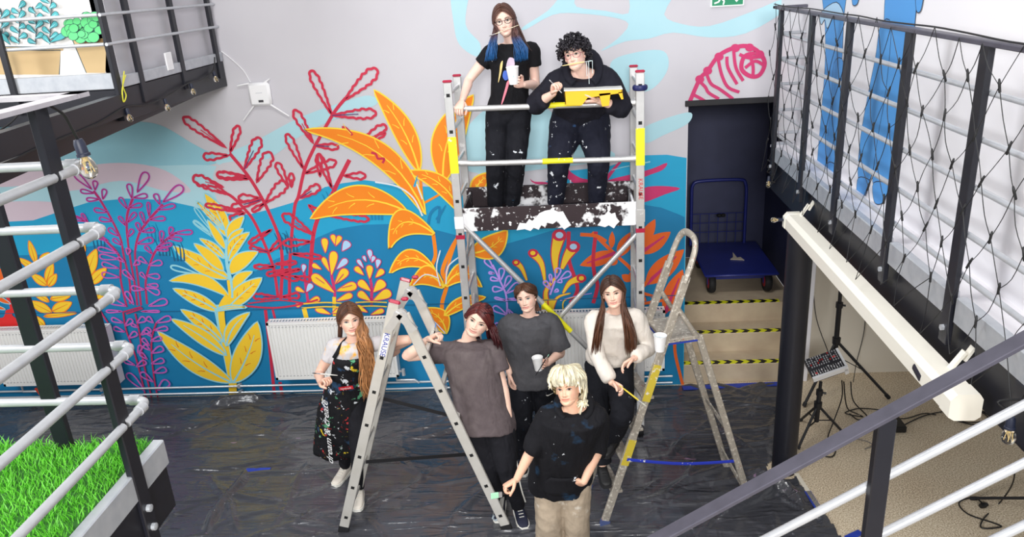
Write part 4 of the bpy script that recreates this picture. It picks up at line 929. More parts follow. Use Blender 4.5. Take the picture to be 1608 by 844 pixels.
bulb((1.55, 4.95, 2.18), 'clear bulb beside the pillar top below the screen case', .75, (0.1, -0.3, -1))
# tangle of dark cable at far corner of right balcony
rk = random.Random(8)
b = MB(); P_ = [Vector((1.585 + rk.uniform(-.02, .03), 6.16 + rk.uniform(-.06, .06), 2.42 - .012*i + rk.uniform(-.02, .02))) for i in range(18)]
b.tube(cr(P_, 4), .006, 6); tag(b.build('cable_tangle', m_cab, None, True), 'tangle of dark cable at the far corner of the right balcony', 'cable')
# net lights over the right balustrade
t = empty('net_light', (1.55, 4.0, 3.0), 'black diamond net of unlit fairy lights draped over the right balustrade and screen case', 'net light')
rk = random.Random(12); b = MB(); ny, nz = 40, 7; led = None; spots = []
G = {}
for i in range(ny + 1):
    for j in range(nz + 1):
        y = 1.75 + i*(4.45/ny) + rk.uniform(-.025, .025); z = 3.58 - j*0.17 + rk.uniform(-.03, .03); x = 1.552 + rk.uniform(-.012, .012)
        if j == nz: x = 1.50 + rk.uniform(-.05, .05); z -= 0.04
        G[i, j] = Vector((x, y, z))
for i in range(ny + 1):
    for j in range(nz):
        if (i + j) % 2: continue
        for di in (-1, 1):
            k = (i + di, j + 1)
            if k in G:
                a_, e_ = G[i, j], G[k]; mid = (a_ + e_)/2 + Vector((rk.uniform(-.006, .006), rk.uniform(-.012, .012), rk.uniform(-.025, .0)))
                b.tube(cr([a_, mid, e_], 3), 0.0019, 4, caps=False)
        if j > 0: spots.append(G[i, j])
b.tube(cr([Vector((1.58, 1.5 + .3*i, 3.575 + rk.uniform(-.005, .01))) for i in range(17)], 3), .004, 6)
b.build('net_cable', m_cab, t)['kind'] = 'stuff'
led = MB().lathe([(0, -.026), (.0055, -.022), (.0055, .014), (.0035, .026), (0, .028)], (0, 0, 0), 6).mesh('fairy_bulb', m_cab)
for q in spots:
    o = link_mesh('fairy_bulb', led, None); o.location = q; o.rotation_euler = (rk.uniform(-.3, .3), rk.uniform(-.3, .3), 0); o.parent = t; o.matrix_parent_inverse = wm(t).inverted()
# ---------------------------------------------------------------- ladders and scaffold
m_alu = mat('aluminium', (210, 207, 200), 0.38, 0.35, noise_amt=0.2, noise_scale=12)
m_alub = mat('aluminium_bright', (206, 206, 206), 0.36, 0.55, noise_amt=0.2, noise_scale=16, splat=[((236, 236, 236), 16, .62, .05, 2.2), ((220, 210, 90), 9, .72, .03, 6.2)])
m_alup = mat('paint_spattered_aluminium', (176, 168, 156), 0.5, 0.35, noise_amt=0.3, noise_scale=18, splat=[((222, 216, 204), 40, .54, .08, 1.0), ((190, 110, 90), 44, .65, .03, 4.0), ((70, 76, 100), 52, .65, .03, 7.0), ((206, 186, 70), 15, .69, .03, 9.0)])
m_cap_r = mat('red_end_cap', (176, 22, 62), 0.35, coat=.3)
m_hole = mat('hollow_dark', (14, 14, 16), 0.7)
m_board = mat('spattered_board', (44, 31, 36), 0.45, noise_amt=0.3, noise_scale=6, splat=[((238, 238, 240), 3.4, .545, .03, 1.9), ((240, 240, 242), 26, .60, .03, 3.3), ((210, 190, 70), 12, .72, .02, 5.3), ((120, 110, 112), 9, .62, .05, 8.3)])
m_strap = mat('webbing_strap', (20, 20, 24), 0.7)
def stile(mb, a, b, w, th, side=(0, 1, 0), bev=.004): mb.bar(a, b, w, th, ref=side, bev=bev)
# A-frame ladder
t = empty('folding_ladder', (-1.17, 4.98, 0), 'grey aluminium A-frame ladder with red end caps in the middle of the sheeting', 'ladder')
yn, yf = 4.79, 5.19; AP = Vector((-1.165, 0, 1.86))
for sg, fx in ((-1, -1.80), (1, -0.545)):
    f = Vector((fx, 0, 0.012)); top = AP + Vector((sg*0.03, 0, (0.02 if sg < 0 else -0.06)))
    for y in (yn, yf):
        b = MB(); b.bar(f + Vector((0, y, 0)), top + Vector((0, y, 0)), 0.072, 0.026, ref=(0, 1, 0), bev=.004); st = b.build('stile', m_alu, t)
        d = (top - f).normalized()
        MB().bar(f + Vector((0, y, -.008)), f + d*.05 + Vector((0, y, 0)), 0.078, 0.032, ref=(0, 1, 0)).build('foot', m_tyre, st)
        if sg < 0:
            p = top + Vector((0, y, 0)); MB().bar(p - d*.005, p + d*.022, 0.084, 0.036, ref=(0, 1, 0), bev=.012).build('end_cap', m_cap_r, st)
        L_ = (top - f).length
        for k in range(6):
            p = f + d*(0.14 + k*0.28) + Vector((0, y, 0)); 
            if (0.14 + k*.28) < L_ - .05: MB().bar(p + Vector((0, -.0135, 0)) - d*.012, p + Vector((0, -.0135, 0)) + d*.012, 0.026, 0.0012, ref=(0, 1, 0)).build('rung_socket', m_hole, st)
    for k in range(6):
        p = f + (top - f).normalized()*(0.14 + k*0.28)
        MB().bar(p + Vector((0, yn + .013, 0)), p + Vector((0, yf - .013, 0)), 0.028, 0.03, ref=(1, 0, 0), bev=.003).build('rung', m_alu, t)
for y in (yn - .018, yf - .018):
    b = MB(); b.lathe([(0, 0), (.05, 0), (.052, .018), (.046, .036), (0, .036)], (AP.x + .005, y, AP.z - .07), 20, axis=(0, 1, 0)); b.bar((AP.x - .09, y + .004, AP.z - .17), (AP.x + .0, y + .004, AP.z - .05), .055, .03, ref=(0, 1, 0)); b.bar((AP.x + .09, y + .004, AP.z - .18), (AP.x + .0, y + .004, AP.z - .05), .055, .03, ref=(0, 1, 0)); b.build('hinge', m_alub, t)
    MB().bar((AP.x + .045, y + .018, AP.z + .035), (AP.x + .045, y + .018, AP.z + .06), .05, .034, ref=(0, 1, 0), bev=.01).build('end_cap', m_cap_r, t)
for (p, q) in (((-1.50, 5.19, .93), (-.78, 5.19, .70)), ((-1.55, 4.80, .62), (-.70, 5.19, .42))):
    p = Vector(p); q = Vector(q); MB().bar(p, q, .03, .003, ref=(0, 1, 0)).build('strap', m_strap, t)
# brand sticker on near left stile
f = Vector((-1.80, 0, .012)); top = AP + Vector((-.03, 0, .02)); d = (top - f).normalized(); p = f + d*((top - f).length*.838) + Vector((0, yn - .0142, 0))
st = MB(); st.bar(p - d*.085, p + d*.085, .048, .0012, ref=(0, 1, 0)); lab = st.build('sticker', m_pl, t)
text_mesh('KRAUSE', .052, 'lettering', mat('sticker_blue', (24, 50, 160), .4), p + Vector((0, -.0012, 0)), -d, Vector((d.z, 0, -d.x)), lab)
q = at(778, 818, Z=.03); MB().tube([q + Vector((.05, 0, .03)), q, q + Vector((-.02, 0, .02)), q + Vector((-.01, 0, .045))], .008, 8).build('floor_hook', mat('hook_grey', (170, 182, 190), .4), t, True)

# paint-spattered step ladder at right
def plane_pt(px, py, p0, h):
    d = CR*((px - 804)/FPX) - CU*((py - 422)/FPX) + CF; n = Vector((-h.y, h.x, 0)); o = Vector((0, 0, H)); return o + d*((p0 - o).dot(n)/d.dot(n))
F1 = at(948, 826, Z=0); R1 = at(1176, 786, Z=0); hd = (R1 - F1); hd.z = 0; hd.normalize(); wv = Vector((-hd.y, hd.x, 0)); wv = wv if wv.y > 0 else -wv
TOPN = plane_pt(1102, 392, F1, hd); FT = TOPN - F1; LT = FT.length; fd = FT.normalized()
WB, WT = 0.46, 0.30
wt = lambda s: WB + (WT - WB)*s
t = empty('step_ladder', (F1 + R1)/2, 'paint-spattered aluminium step ladder with hoop handle at right', 'ladder')
in_ = lambda s: wv*((WB - wt(s))/2)
near_top, far_top = TOPN + in_(1), TOPN + wv*WB - in_(1)
b = MB(); N0, N1 = F1 + Vector((0, 0, .01)), TOPN*0.985 + F1*0.015 + in_(.985)
MB().bar(F1 + Vector((0, 0, .01)), F1.lerp(TOPN, .9) + in_(.9), .026, .058, ref=hd.cross(Vector((0,0,1))).cross(fd), bev=.004).build('front_stile', m_alup, t)
MB().bar(F1 + wv*WB + Vector((0, 0, .01)), F1.lerp(TOPN, .9) + wv*WB - in_(.9), .026, .058, ref=hd.cross(Vector((0,0,1))).cross(fd), bev=.004).build('front_stile', m_alup, t)
a0, a1 = F1.lerp(TOPN, .88) + in_(.88), F1.lerp(TOPN, .88) + wv*WB - in_(.88)
up = fd*(LT*.12)
MB().tube([a0] + cr([a0 + up*.5, a0 + up*.9 + wv*.02, a0 + up*1.12 + wv*.09, a1 + up*1.12 - wv*.09, a1 + up*.9 - wv*.02, a1 + up*.5], 5) + [a1], .026, 12, flat=.75, ref=hd).build('hoop_handle', m_alup, t, True)
for s0_, s1_ in ((.235, .33), (.47, .60)): MB().bar(F1.lerp(TOPN, s0_) + in_(s0_), F1.lerp(TOPN, s1_) + in_(s1_), .0275, .0595, ref=hd.cross(Vector((0,0,1))).cross(fd)).build('yellow_band', mat('yellow_tape', (206, 184, 60), .5, splat=[((226, 220, 200), 26, .6, .04, 3.)]), t)
for nm, of in (('foot', Vector((0, 0, 0))), ('foot', wv*WB)):
    MB().bar(F1 + of, F1 + of + fd*.05, .034, .066, ref=hd).build(nm, mat('foot_blue', (70, 84, 130), .6), t)
zs = [.27 + .245*k for k in range(4)]; PZ = 1.43
for z in zs:
    s_ = z/TOPN.z; c0_ = F1.lerp(TOPN, s_); MB().box((-.5, -.5, -.5), (.5, .5, .5))
    q = MB(); q.bar(c0_ + in_(s_) + hd*.02, c0_ + wv*WB - in_(s_) + hd*.02, .085, .022, ref=(0, 0, 1), bev=.003); q.build('tread', m_alup, t)
s_ = PZ/TOPN.z; pc = F1.lerp(TOPN, s_) + hd*.13
MB().bar(pc + in_(s_) - wv*.01, pc + wv*WB - in_(s_) + wv*.01, .27, .03, ref=(0, 0, 1), bev=.004).build('platform', m_alup, t)
MB().bar(pc + in_(s_) - wv*.012 - Vector((0, 0, .02)), pc + wv*WB - in_(s_) + wv*.012 - Vector((0, 0, .02)), .275, .012, ref=(0, 0, 1)).build('platform_trim', m_btape, t)
R2 = at(1141, 735, Z=0)
rn, rf = pc + hd*.13 + in_(s_) - Vector((0, 0, .02)), pc + hd*.13 + wv*WB - in_(s_) - Vector((0, 0, .02))
MB().bar(R1 + Vector((0, 0, .005)), rn + (rn - R1)*.02, .024, .05, ref=hd, bev=.004).build('rear_leg', m_alup, t)
MB().bar(R2 + Vector((0, 0, .005)), rf + (rf - R2)*.02, .024, .05, ref=hd, bev=.004).build('rear_leg', m_alup, t)
MB().tube(cr([rn, rn + Vector((0, 0, .05)) - hd*.04, F1.lerp(TOPN, s_+.12) + in_(s_+.12)], 5), .018, 10).build('support_arm', m_alup, t, True)
MB().tube(cr([rf, rf + Vector((0, 0, .05)) - hd*.04, F1.lerp(TOPN, s_+.12) + wv*WB - in_(s_+.12)], 5), .018, 10).build('support_arm', m_alup, t, True)
MB().bar(R1.lerp(rn, .03), R2.lerp(rf, .16), .012, .03, ref=(0, 0, 1)).build('rear_brace', m_alup, t)
MB().bar(R1.lerp(rn, .45), R2.lerp(rf, .5), .012, .03, ref=(0, 0, 1)).build('rear_brace', m_alup, t)
MB().tube(cr([F1.lerp(TOPN, .26), F1.lerp(TOPN, .26).lerp(R1.lerp(rn, .26), .5) - Vector((0, 0, .03)), R1.lerp(rn, .26)], 6), .014, 6, flat=.2, ref=(0, 1, 0)).build('safety_strap', mat('blue_strap', (40, 60, 190), .6, splat=[((236, 236, 240), 14, .6, .03, 2.)]), t)

# scaffold tower
SL, SR, SF, SB = -0.895, 0.560, 6.05, 6.62
t = empty('scaffold_tower', ((SL+SR)/2, 6.3, 0), 'aluminium scaffold tower with spattered working platform against the mural', 'scaffold')
m_ylw = mat('yellow_sticker', (238, 232, 30), .5, splat=[((240, 240, 230), 18, .66, .03, 3.)])
for x in (SL, SR):
    for y in (SF, SB):
        top = 3.155 if y == SF else 3.13
        u = MB().box((x-.033, y-.0125, .10), (x+.033, y+.0125, top), bev=.004).build('upright', m_alub, t)
        MB().box((x-.037, y-.016, top), (x+.037, y+.016, top+.02), bev=.008).build('end_cap', m_cap_r, u)
        MB().lathe([(0, -.02), (.05, -.024), (.06, 0), (.05, .024), (0, .02)], (x, y, .06), 18, axis=(1, 0, 0)).build('castor', m_tyre, u, True)
        if y == SF:
            for k in range(11):
                z = .26 + .28*k; MB().box((x-.014, y-.0135, z-.013), (x+.014, y-.0122, z+.013)).build('rung_socket', m_hole, u)
            MB().box((x-.034, y-.0142, 2.45), (x+.034, y-.0125, 2.74), ).build('sticker', m_ylw, u)
            MB().box((x-.036, y-.016, 1.99), (x+.036, y+.016, 2.09)).build('joint_sleeve', m_pl if x < 0 else m_alub, u)
            MB().box((x-.036, y-.016, 1.90), (x+.036, y+.016, 1.935)).build('lock_clip', m_cap_r, u)
    for k in range(11):
        z = .26 + .28*k
        MB().tube([(x, SF+.012, z), (x, SB-.012, z)], .017, 10).build('rung', m_alub, t, True)
    for z in (.9, 1.5): MB().tube([(x, SF+.01, z), (x, SB-.01, z+.28)], .014, 8).build('end_brace', m_alub, t, True)
text_mesh('KRAUSE', .048, 'lettering', mat('sticker_red', (206, 40, 44), .4), (SR+.002, SF-.0140, 2.26), (0.02, 0, -1), (1, 0, 0), t)
ryy = SF - .005 + .04
for z, nm in ((2.945, 'top'), (2.512, 'mid')):
    b = MB(); b.tube([(SL+.01, ryy, z+.012), (SL+.10, ryy, z+.006), (SL+.14, ryy, z), (SR-.14, ryy, z-.018), (SR-.10, ryy, z-.018), (SR-.01, ryy, z-.016)], [.028, .024, .0225, .0225, .024, .028], 14); o = b.build('guard_rail', m_alub, t, True)
    MB().tube([(-.14 if nm == 'top' else -.20, ryy, z-.0075), (.11 if nm == 'top' else .04, ryy, z-.010)], .0235, 14).build('yellow_band', m_ylw, o, True)
o = MB().tube([(SL+.02, SF+.03, 2.02), (SR-.02, SF+.03, .36)], .022, 12).build('diagonal_brace', m_alub, t, True)
p_, q_ = Vector((SL+.02, SF+.03, 2.02)), Vector((SR-.02, SF+.03, .36)); MB().tube([p_.lerp(q_, .44), p_.lerp(q_, .60)], .0228, 12).build('yellow_band', m_ylw, o, True)
MB().tube([(SR-.02, SF+.075, 1.86), (SL+.02, SF+.075, .30)], .022, 12).build('diagonal_brace', m_alub, t, True)
MB().box((SL+.02, SF+.03, 1.985), (SR-.02, SB-.02, 2.01)).build('deck', m_board, t)
MB().box((SL+.005, SF+.014, 1.955), (SR-.005, SF+.030, 2.150), bev=.002).build('toe_board', m_board, t)
MB().box((SL+.005, SB-.030, 2.011), (SR-.005, SB-.014, 2.185), bev=.002).build('toe_board', m_board, t)
tb_ = [o for o in t.children if o.name.startswith('toe_board')][0]; m_smear = mat('white_paint_smear', (240, 240, 242), .5, bump=.3, bump_scale=40)
for P_ in ([(811, 362), (816, 350), (826, 351), (831, 344), (836, 347), (842, 341), (847, 335), (856, 331), (868, 329), (877, 333), (884, 332), (890, 343), (897, 354), (890, 358), (886, 361), (880, 354), (875, 347), (868, 352), (859, 350), (856, 357), (850, 354), (846, 361), (838, 358), (833, 363), (824, 360)], [(938, 354), (944, 346), (941, 340), (950, 337), (955, 331), (960, 336), (966, 334), (968, 342), (973, 348), (968, 353), (964, 359), (956, 354), (950, 357)], [(736, 332), (741, 340), (738, 352), (744, 340), (750, 334)]):
    q = [at(x, y, Y=SF + .0135) for x, y in P_]; MB().prism(q, (0, -.0012, 0)).build('paint_smear', m_smear, tb_)
for x in (SL+.045, SR-.055): MB().box((x-.008, SF+.032, 2.011), (x+.008, SB-.032, 2.16), bev=.002).build('toe_board', m_board, t)
b = MB(); b.tube([Vector((SR + .047*math.cos(k*.393), SF + .04*math.sin(k*.393), 3.045)) for k in range(16)], .011, 8, closed=True, flat=1.9, ref=(0, 0, 1)); tag(b.build('tape_roll', mat('navy_tape', (26, 34, 92), .45), None, True), 'dark blue tape ring slipped over the right front scaffold upright', 'tape roll')
# ---------------------------------------------------------------- people: builder
def wxz(px, Y, z):
    X = 0.0
    for _ in range(8):
        r = Vector((X, Y, z)) - Vector((0, 0, H)); u = 804 + FPX*r.dot(CR)/r.dot(CF); X += (px - u)*r.dot(CF)/FPX
    return Vector((X, Y, z))
def topix(p):
    r = Vector(p) - Vector((0, 0, H)); k = r.dot(CF); return (804 + FPX*r.dot(CR)/k, 422 - FPX*r.dot(CU)/k)
def taubin(V, E, it, a=.5, b=-.52):
    n = len(V); deg = np.bincount(E.ravel(), minlength=n).reshape(-1, 1).astype(float); deg[deg == 0] = 1
    for i in range(it):
        for k in (a, b):
            S_ = np.zeros_like(V); np.add.at(S_, E[:, 0], V[E[:, 1]]); np.add.at(S_, E[:, 1], V[E[:, 0]])
            V = V + k*(S_/deg - V)
    return V
def remesh(mb, vox, smooth=4, wrinkle=0.0, wscale=9.0, seed=0.0, stretch=(1, 1, .55)):
    me = mb.mesh('tmp', [m_white]); o = bpy.data.objects.new('tmp', me); COL.objects.link(o)
    md = o.modifiers.new('r', 'REMESH'); md.mode = 'VOXEL'; md.voxel_size = vox; md.adaptivity = 0
    dg = bpy.context.evaluated_depsgraph_get(); ev = o.evaluated_get(dg); m2 = ev.to_mesh()
    n = len(m2.vertices); V = np.empty(n*3); m2.vertices.foreach_get('co', V); V = V.reshape(-1, 3)
    E = np.empty(len(m2.edges)*2, dtype=np.int64); m2.edges.foreach_get('vertices', E); E = E.reshape(-1, 2)
    F = [tuple(p.vertices) for p in m2.polygons]; ev.to_mesh_clear(); bpy.data.objects.remove(o); bpy.data.meshes.remove(me)
    V = taubin(V, E, smooth)
    if wrinkle:
        fa = np.array([f[:3] for f in F]); nn = np.cross(V[fa[:, 1]] - V[fa[:, 0]], V[fa[:, 2]] - V[fa[:, 0]]); N = np.zeros_like(V)
        for k in range(3): np.add.at(N, fa[:, k], nn)
        N /= np.maximum(np.linalg.norm(N, axis=1, keepdims=True), 1e-9)
        d = np.array([noise.noise(Vector((v[0]*wscale*stretch[0] + seed, v[1]*wscale*stretch[1], v[2]*wscale*stretch[2] + .35*wscale*v[0]))) for v in V])
        d2 = np.array([noise.noise(Vector((v[0]*wscale*2.3 + seed + 7, v[1]*wscale*2.3, v[2]*wscale*1.4))) for v in V])
        d = 0.55 - 1.6*np.abs(d) + .35*d2
        V = V + N*(wrinkle*d)[:, None]; V = taubin(V, E, 1)
    return V, F
def np_mesh(name, V, F, mats, col=None, parent=None, mi=None):
    me = bpy.data.meshes.new(name); me.from_pydata(np.asarray(V).tolist(), [], F)
    for m in mats: me.materials.append(m)
    if mi is not None: me.polygons.foreach_set('material_index', mi)
    if col is not None:
        a = me.color_attributes.new('Col', 'FLOAT_COLOR', 'POINT'); c = np.ones((len(V), 4)); c[:, :3] = col; a.data.foreach_set('color', c.ravel())
    bm = bmesh.new(); bm.from_mesh(me); bmesh.ops.recalc_face_normals(bm, faces=bm.faces[:]); bm.to_mesh(me); bm.free()
    return link_mesh(name, me, parent)
def limb(mb, pts, radii, n=14, sub=5, caps=True):
    P_ = [Vector((*p, r)) for p, r in zip(pts, radii)]; Q = cr(P_, sub)
    C = [Vector(q[:3]) for q in Q]; R_ = [q[3] for q in Q]
    if caps:
        d0 = (C[0] - C[1]).normalized(); d1 = (C[-1] - C[-2]).normalized()
        C = [C[0] + d0*R_[0]*k for k in (.95, .75, .4)] + C + [C[-1] + d1*R_[-1]*k for k in (.4, .75, .95)]
        R_ = [R_[0]*k for k in (.3, .66, .92)] + R_ + [R_[-1]*k for k in (.92, .66, .3)]
    mb.tube(C, R_, n)
def ering(c, lat, fw, ru, rv, n=26, p=2.25):
    out = []
    for k in range(n):
        a = 2*math.pi*k/n; ca, sa = math.cos(a), math.sin(a)
        out.append(c + lat*(ru*math.copysign(abs(ca)**(2/p), ca)) + fw*(rv*math.copysign(abs(sa)**(2/p), sa)))
    return out
def ik(A, C, l1, l2, hint):
    A, C = Vector(A), Vector(C); d = C - A; L = d.length; mx = (l1 + l2)*.998
    if L > mx: C = A + d*(mx/L); d = C - A; L = mx
    a = (l1*l1 - l2*l2 + L*L)/(2*L); h = math.sqrt(max(l1*l1 - a*a, 0)); dn = d/L
    v = Vector(hint) - A; v = v - dn*v.dot(dn)
    if v.length < 1e-5: v = Vector((0, 0, -1)) - dn*(-dn.z)
    return A + dn*a + v.normalized()*h, C

# head profile
HZ = np.array([-.118, -.110, -.097, -.080, -.062, -.045, -.02, 0, .02, .04, .06, .08, .10, .112, .118])
HW = np.array([.014, .028, .041, .0525, .060, .0645, .069, .0715, .0735, .0745, .073, .066, .049, .028, .002])
HF = np.array([.064, .076, .083, .0835, .084, .084, .082, .081, .086, .088, .085, .074, .050, .024, .004])
HB = np.array([.02, .0, -.02, -.045, -.066, -.080, -.090, -.096, -.100, -.102, -.098, -.086, -.062, -.035, -.004])
_zz = np.linspace(-.118, .118, 240)
def _sm(A):
    v = np.interp(_zz, HZ, A)
    for _ in range(30): v[1:-1] = .25*v[:-2] + .5*v[1:-1] + .25*v[2:]
    return v
_W, _F, _B = _sm(HW), _sm(HF), _sm(HB)
def hbase(th, z):
    w, f, b = np.interp(z, _zz, _W), np.interp(z, _zz, _F), np.interp(z, _zz, _B); y0 = np.minimum(-.012, (f + b)/2 + .02)
    y0 = np.where(z < -.08, (f + b)/2, y0); s, c = np.sin(th), np.cos(th)
    x = w*np.sign(s)*np.abs(s)**.92; y = np.where(c > 0, y0 + (f - y0)*np.abs(c)**.92, y0 - (y0 - b)*np.abs(c)**.95)
    return x, y
def feat(x, z, fm, smile):
    ax = np.abs(x); G = lambda a, s: np.exp(-(a/s)**2)
    npf = np.interp(z, [-.056, -.049, -.043, -.036, -.02, 0, .016, .03], [0, .004, .016, .0205, .013, .006, .002, 0])
    dy = npf*G(x, .0088) + .0085*G(ax - .0115, .0062)*G(z + .040, .0065)
    dy += -.0075*G(ax - .031, .0145)*G(z - .001, .0105) + .0035*G(ax - .03, .02)*G(z - .021, .007)
    dy += .0045*G(ax - .040, .018)*G(z + .034, .018)
    zc = -.0675 + smile*.010*(x/.03)**2; mw = G(x, .0215)
    dy += mw*(.0045*G(z - zc - .0058, .0045) + .0055*G(z - zc + .0065, .005) - .004*G(z - zc, .0022))
    dy += .006*G(x, .018)*G(z + .101, .011) - .003*G(x, .02)*G(z + .083, .006)
    return dy*fm
def hsurf_y(x, z, smile=.5):
    w = float(np.interp(z, _zz, _W)); s = min(abs(x)/w, .98)**(1/.92); c = math.sqrt(1 - s*s)
    y = float(hbase(np.array([math.asin(s)]), np.array([z]))[1][0])
    return y + float(feat(np.array([x]), np.array([z]), 1.0, smile)[0])
class Head:
    def __init__(s, E, fwd, up, lat, k, wide=1.0): s.E, s.f, s.u, s.l, s.k, s.w = E, fwd, up, lat, k, wide
    def P(s, x, y, z): return s.E + (s.l*(x*s.w) + s.f*y + s.u*z)*s.k
    def surf(s, th, z, off=0.0):
        x, y = hbase(np.array([th]), np.array([z])); n = Vector((float(x[0]), float(y[0]) + .012, z*.8)).normalized()
        return s.P(float(x[0]) + n.x*off, float(y[0]) + n.y*off, z + n.z*off)
def head_mesh(hd, skin, lip, smile=.5):
    nz, nt = 92, 120; t = np.linspace(-1, 1, nt, endpoint=False); th = np.pi*np.sign(t)*np.abs(t)**1.35
    zs = np.linspace(-.1179, .1179, nz); T, Z = np.meshgrid(th, zs); X, Y = hbase(T, Z)
    fm = np.clip((np.cos(T) - .05)/.35, 0, 1)*(Z < .06); Y = Y + feat(X, Z, fm, smile)
    ax = np.abs(X); col = np.ones(X.shape + (3,))*np.array(lin(skin)); lc = np.array(lin(lip))
    zc = -.0675 + smile*.010*(X/.03)**2; fr = (np.cos(T) > .3)
    m = np.clip(1.25 - ((Z - zc)/.0105)**2 - (X/.0265)**2, 0, .3)/.3*fr*np.clip((.0105 - np.abs(Z-zc))/.003, 0, 1); col = col*(1 - .6*m[..., None]) + lc*.6*m[..., None]
    m = np.exp(-((Z - zc)/.0016)**2)*(ax < .024)*fr; col *= (1 - .55*m[..., None])
    m = np.exp(-((ax - .0068)/.0032)**2 - ((Z + .0475)/.0025)**2)*fr; col *= (1 - .6*m[..., None])
    m = np.exp(-((ax - .043)/.018)**2 - ((Z + .036)/.018)**2)*fr; col = col*(1 - .16*m[..., None]) + np.array(lin((232, 120, 110)))*.16*m[..., None]
    V = [hd.P(x, y, z) for x, y, z in zip(X.ravel(), Y.ravel(), Z.ravel())]
    idx = np.arange(nz*nt).reshape(nz, nt); F = []
    for i in range(nz - 1):
        for j in range(nt): j2 = (j+1) % nt; F.append((idx[i, j], idx[i, j2], idx[i+1, j2], idx[i+1, j]))
    F.append(tuple(idx[0])); F.append(tuple(idx[-1]))
    C = [tuple(c) for c in col.reshape(-1, 3)]
    # ears
    for sg in (-1, 1):
        o = len(V); R_ = 7
        for a in range(R_):
            for b in range(14):
                u = math.pi*a/(R_-1); v = 2*math.pi*b/14
                dx, dy, dz = .008*math.cos(u), .016*math.sin(u)*math.cos(v), .030*math.sin(u)*math.sin(v)
                if dz > 0: dy *= 1.25
                V.append(hd.P(sg*(.0725 + dx*.9 + .10*max(-dy, 0)), -.004 + dy - .008*dz/.03, -.012 + dz)); C.append(tuple(np.array(lin(skin))*(.96 if abs(math.sin(u)) > .8 else .85)))
        for a in range(R_ - 1):
            for b in range(14): F.append((o + a*14 + b, o + a*14 + (b+1) % 14, o + (a+1)*14 + (b+1) % 14, o + (a+1)*14 + b))
    return V, F, C
m_eye = mat('eye_white', (236, 232, 230), .25); m_pup = mat('pupil', (16, 14, 16), .15); m_lash = mat('lash', (44, 30, 28), .6)
def eyes(hd, parent, iris, brow, smile=.5, openk=1.0, look=(0, 0)):
    mi_ = mat('iris_%d_%d_%d' % iris, iris, .2)
    for sg in (-1, 1):
        b = MB(); ex = sg*.0312; N = 14
        def ep(u, v, lift): # u -1..1
            h = (.0070*openk*(1 - abs(u)**2.2)) if v > 0 else (.0050*openk*(1 - u*u)); x = ex + u*.0160; z = .0005 + v*h + .001*u*sg
            return hd.P(x, hsurf_y(x, z, smile) + .0016 + .0030*(1 - u*u)*(1 - v*v*.5) + lift, z)
        V = []; F = []
        us = np.linspace(-1, 1, N)
        for v in (-1, -.5, 0, .5, 1): V += [ep(u, v, 0) for u in us]
        for r in range(4):
            for k in range(N - 1): F.append((r*N + k, r*N + k+1, (r+1)*N + k+1, (r+1)*N + k))
        b.add(V, F, 0)
        for rad, lift, mi2 in ((.0070, .0006, 1), (.0036, .0010, 2)):
            cx, cz = ex + look[0], .0008 + look[1]; V = []
            for k in range(16):
                a = 2*math.pi*k/16; x = cx + rad*math.cos(a); z = cz + rad*math.sin(a); u = (x - ex)/.0160
                hh = .0070*openk*(1 - abs(u)**2.2); hl = -.0050*openk*(1 - u*u); z = max(min(z - .0005, hh), hl) + .0005
                V.append(hd.P(x, hsurf_y(x, z, smile) + .0016 + .0030*(1 - u*u) + lift, z))
            b.add(V, [tuple(range(16))], mi2)
        b.tube([ep(u, 1, .0012) for u in np.linspace(-1.02, 1.02, 9)], [.0008, .0015, .0020, .0023, .0024, .0023, .0020, .0016, .0009], 5, 3)
        b.tube([ep(u, -1, .0004) for u in np.linspace(-.9, .9, 7)], .0005, 4, 3)
        b.build('eye', [m_eye, mi_, m_pup, m_lash], parent, True, False)
        q = []
        for u in np.linspace(0, 1, 8):
            x = sg*(.0125 + .037*u); z = .0185 + .0075*math.sin(u*2.3) - .003*u; q.append(hd.P(x, hsurf_y(x, z, smile) + .0012, z))
        MB().tube(q, [.0022, .0032, .0035, .0033, .003, .0026, .002, .001], 6, flat=.55, ref=hd.f).build('eyebrow', mat('brow_%d_%d_%d' % brow, brow, .8), parent, True)
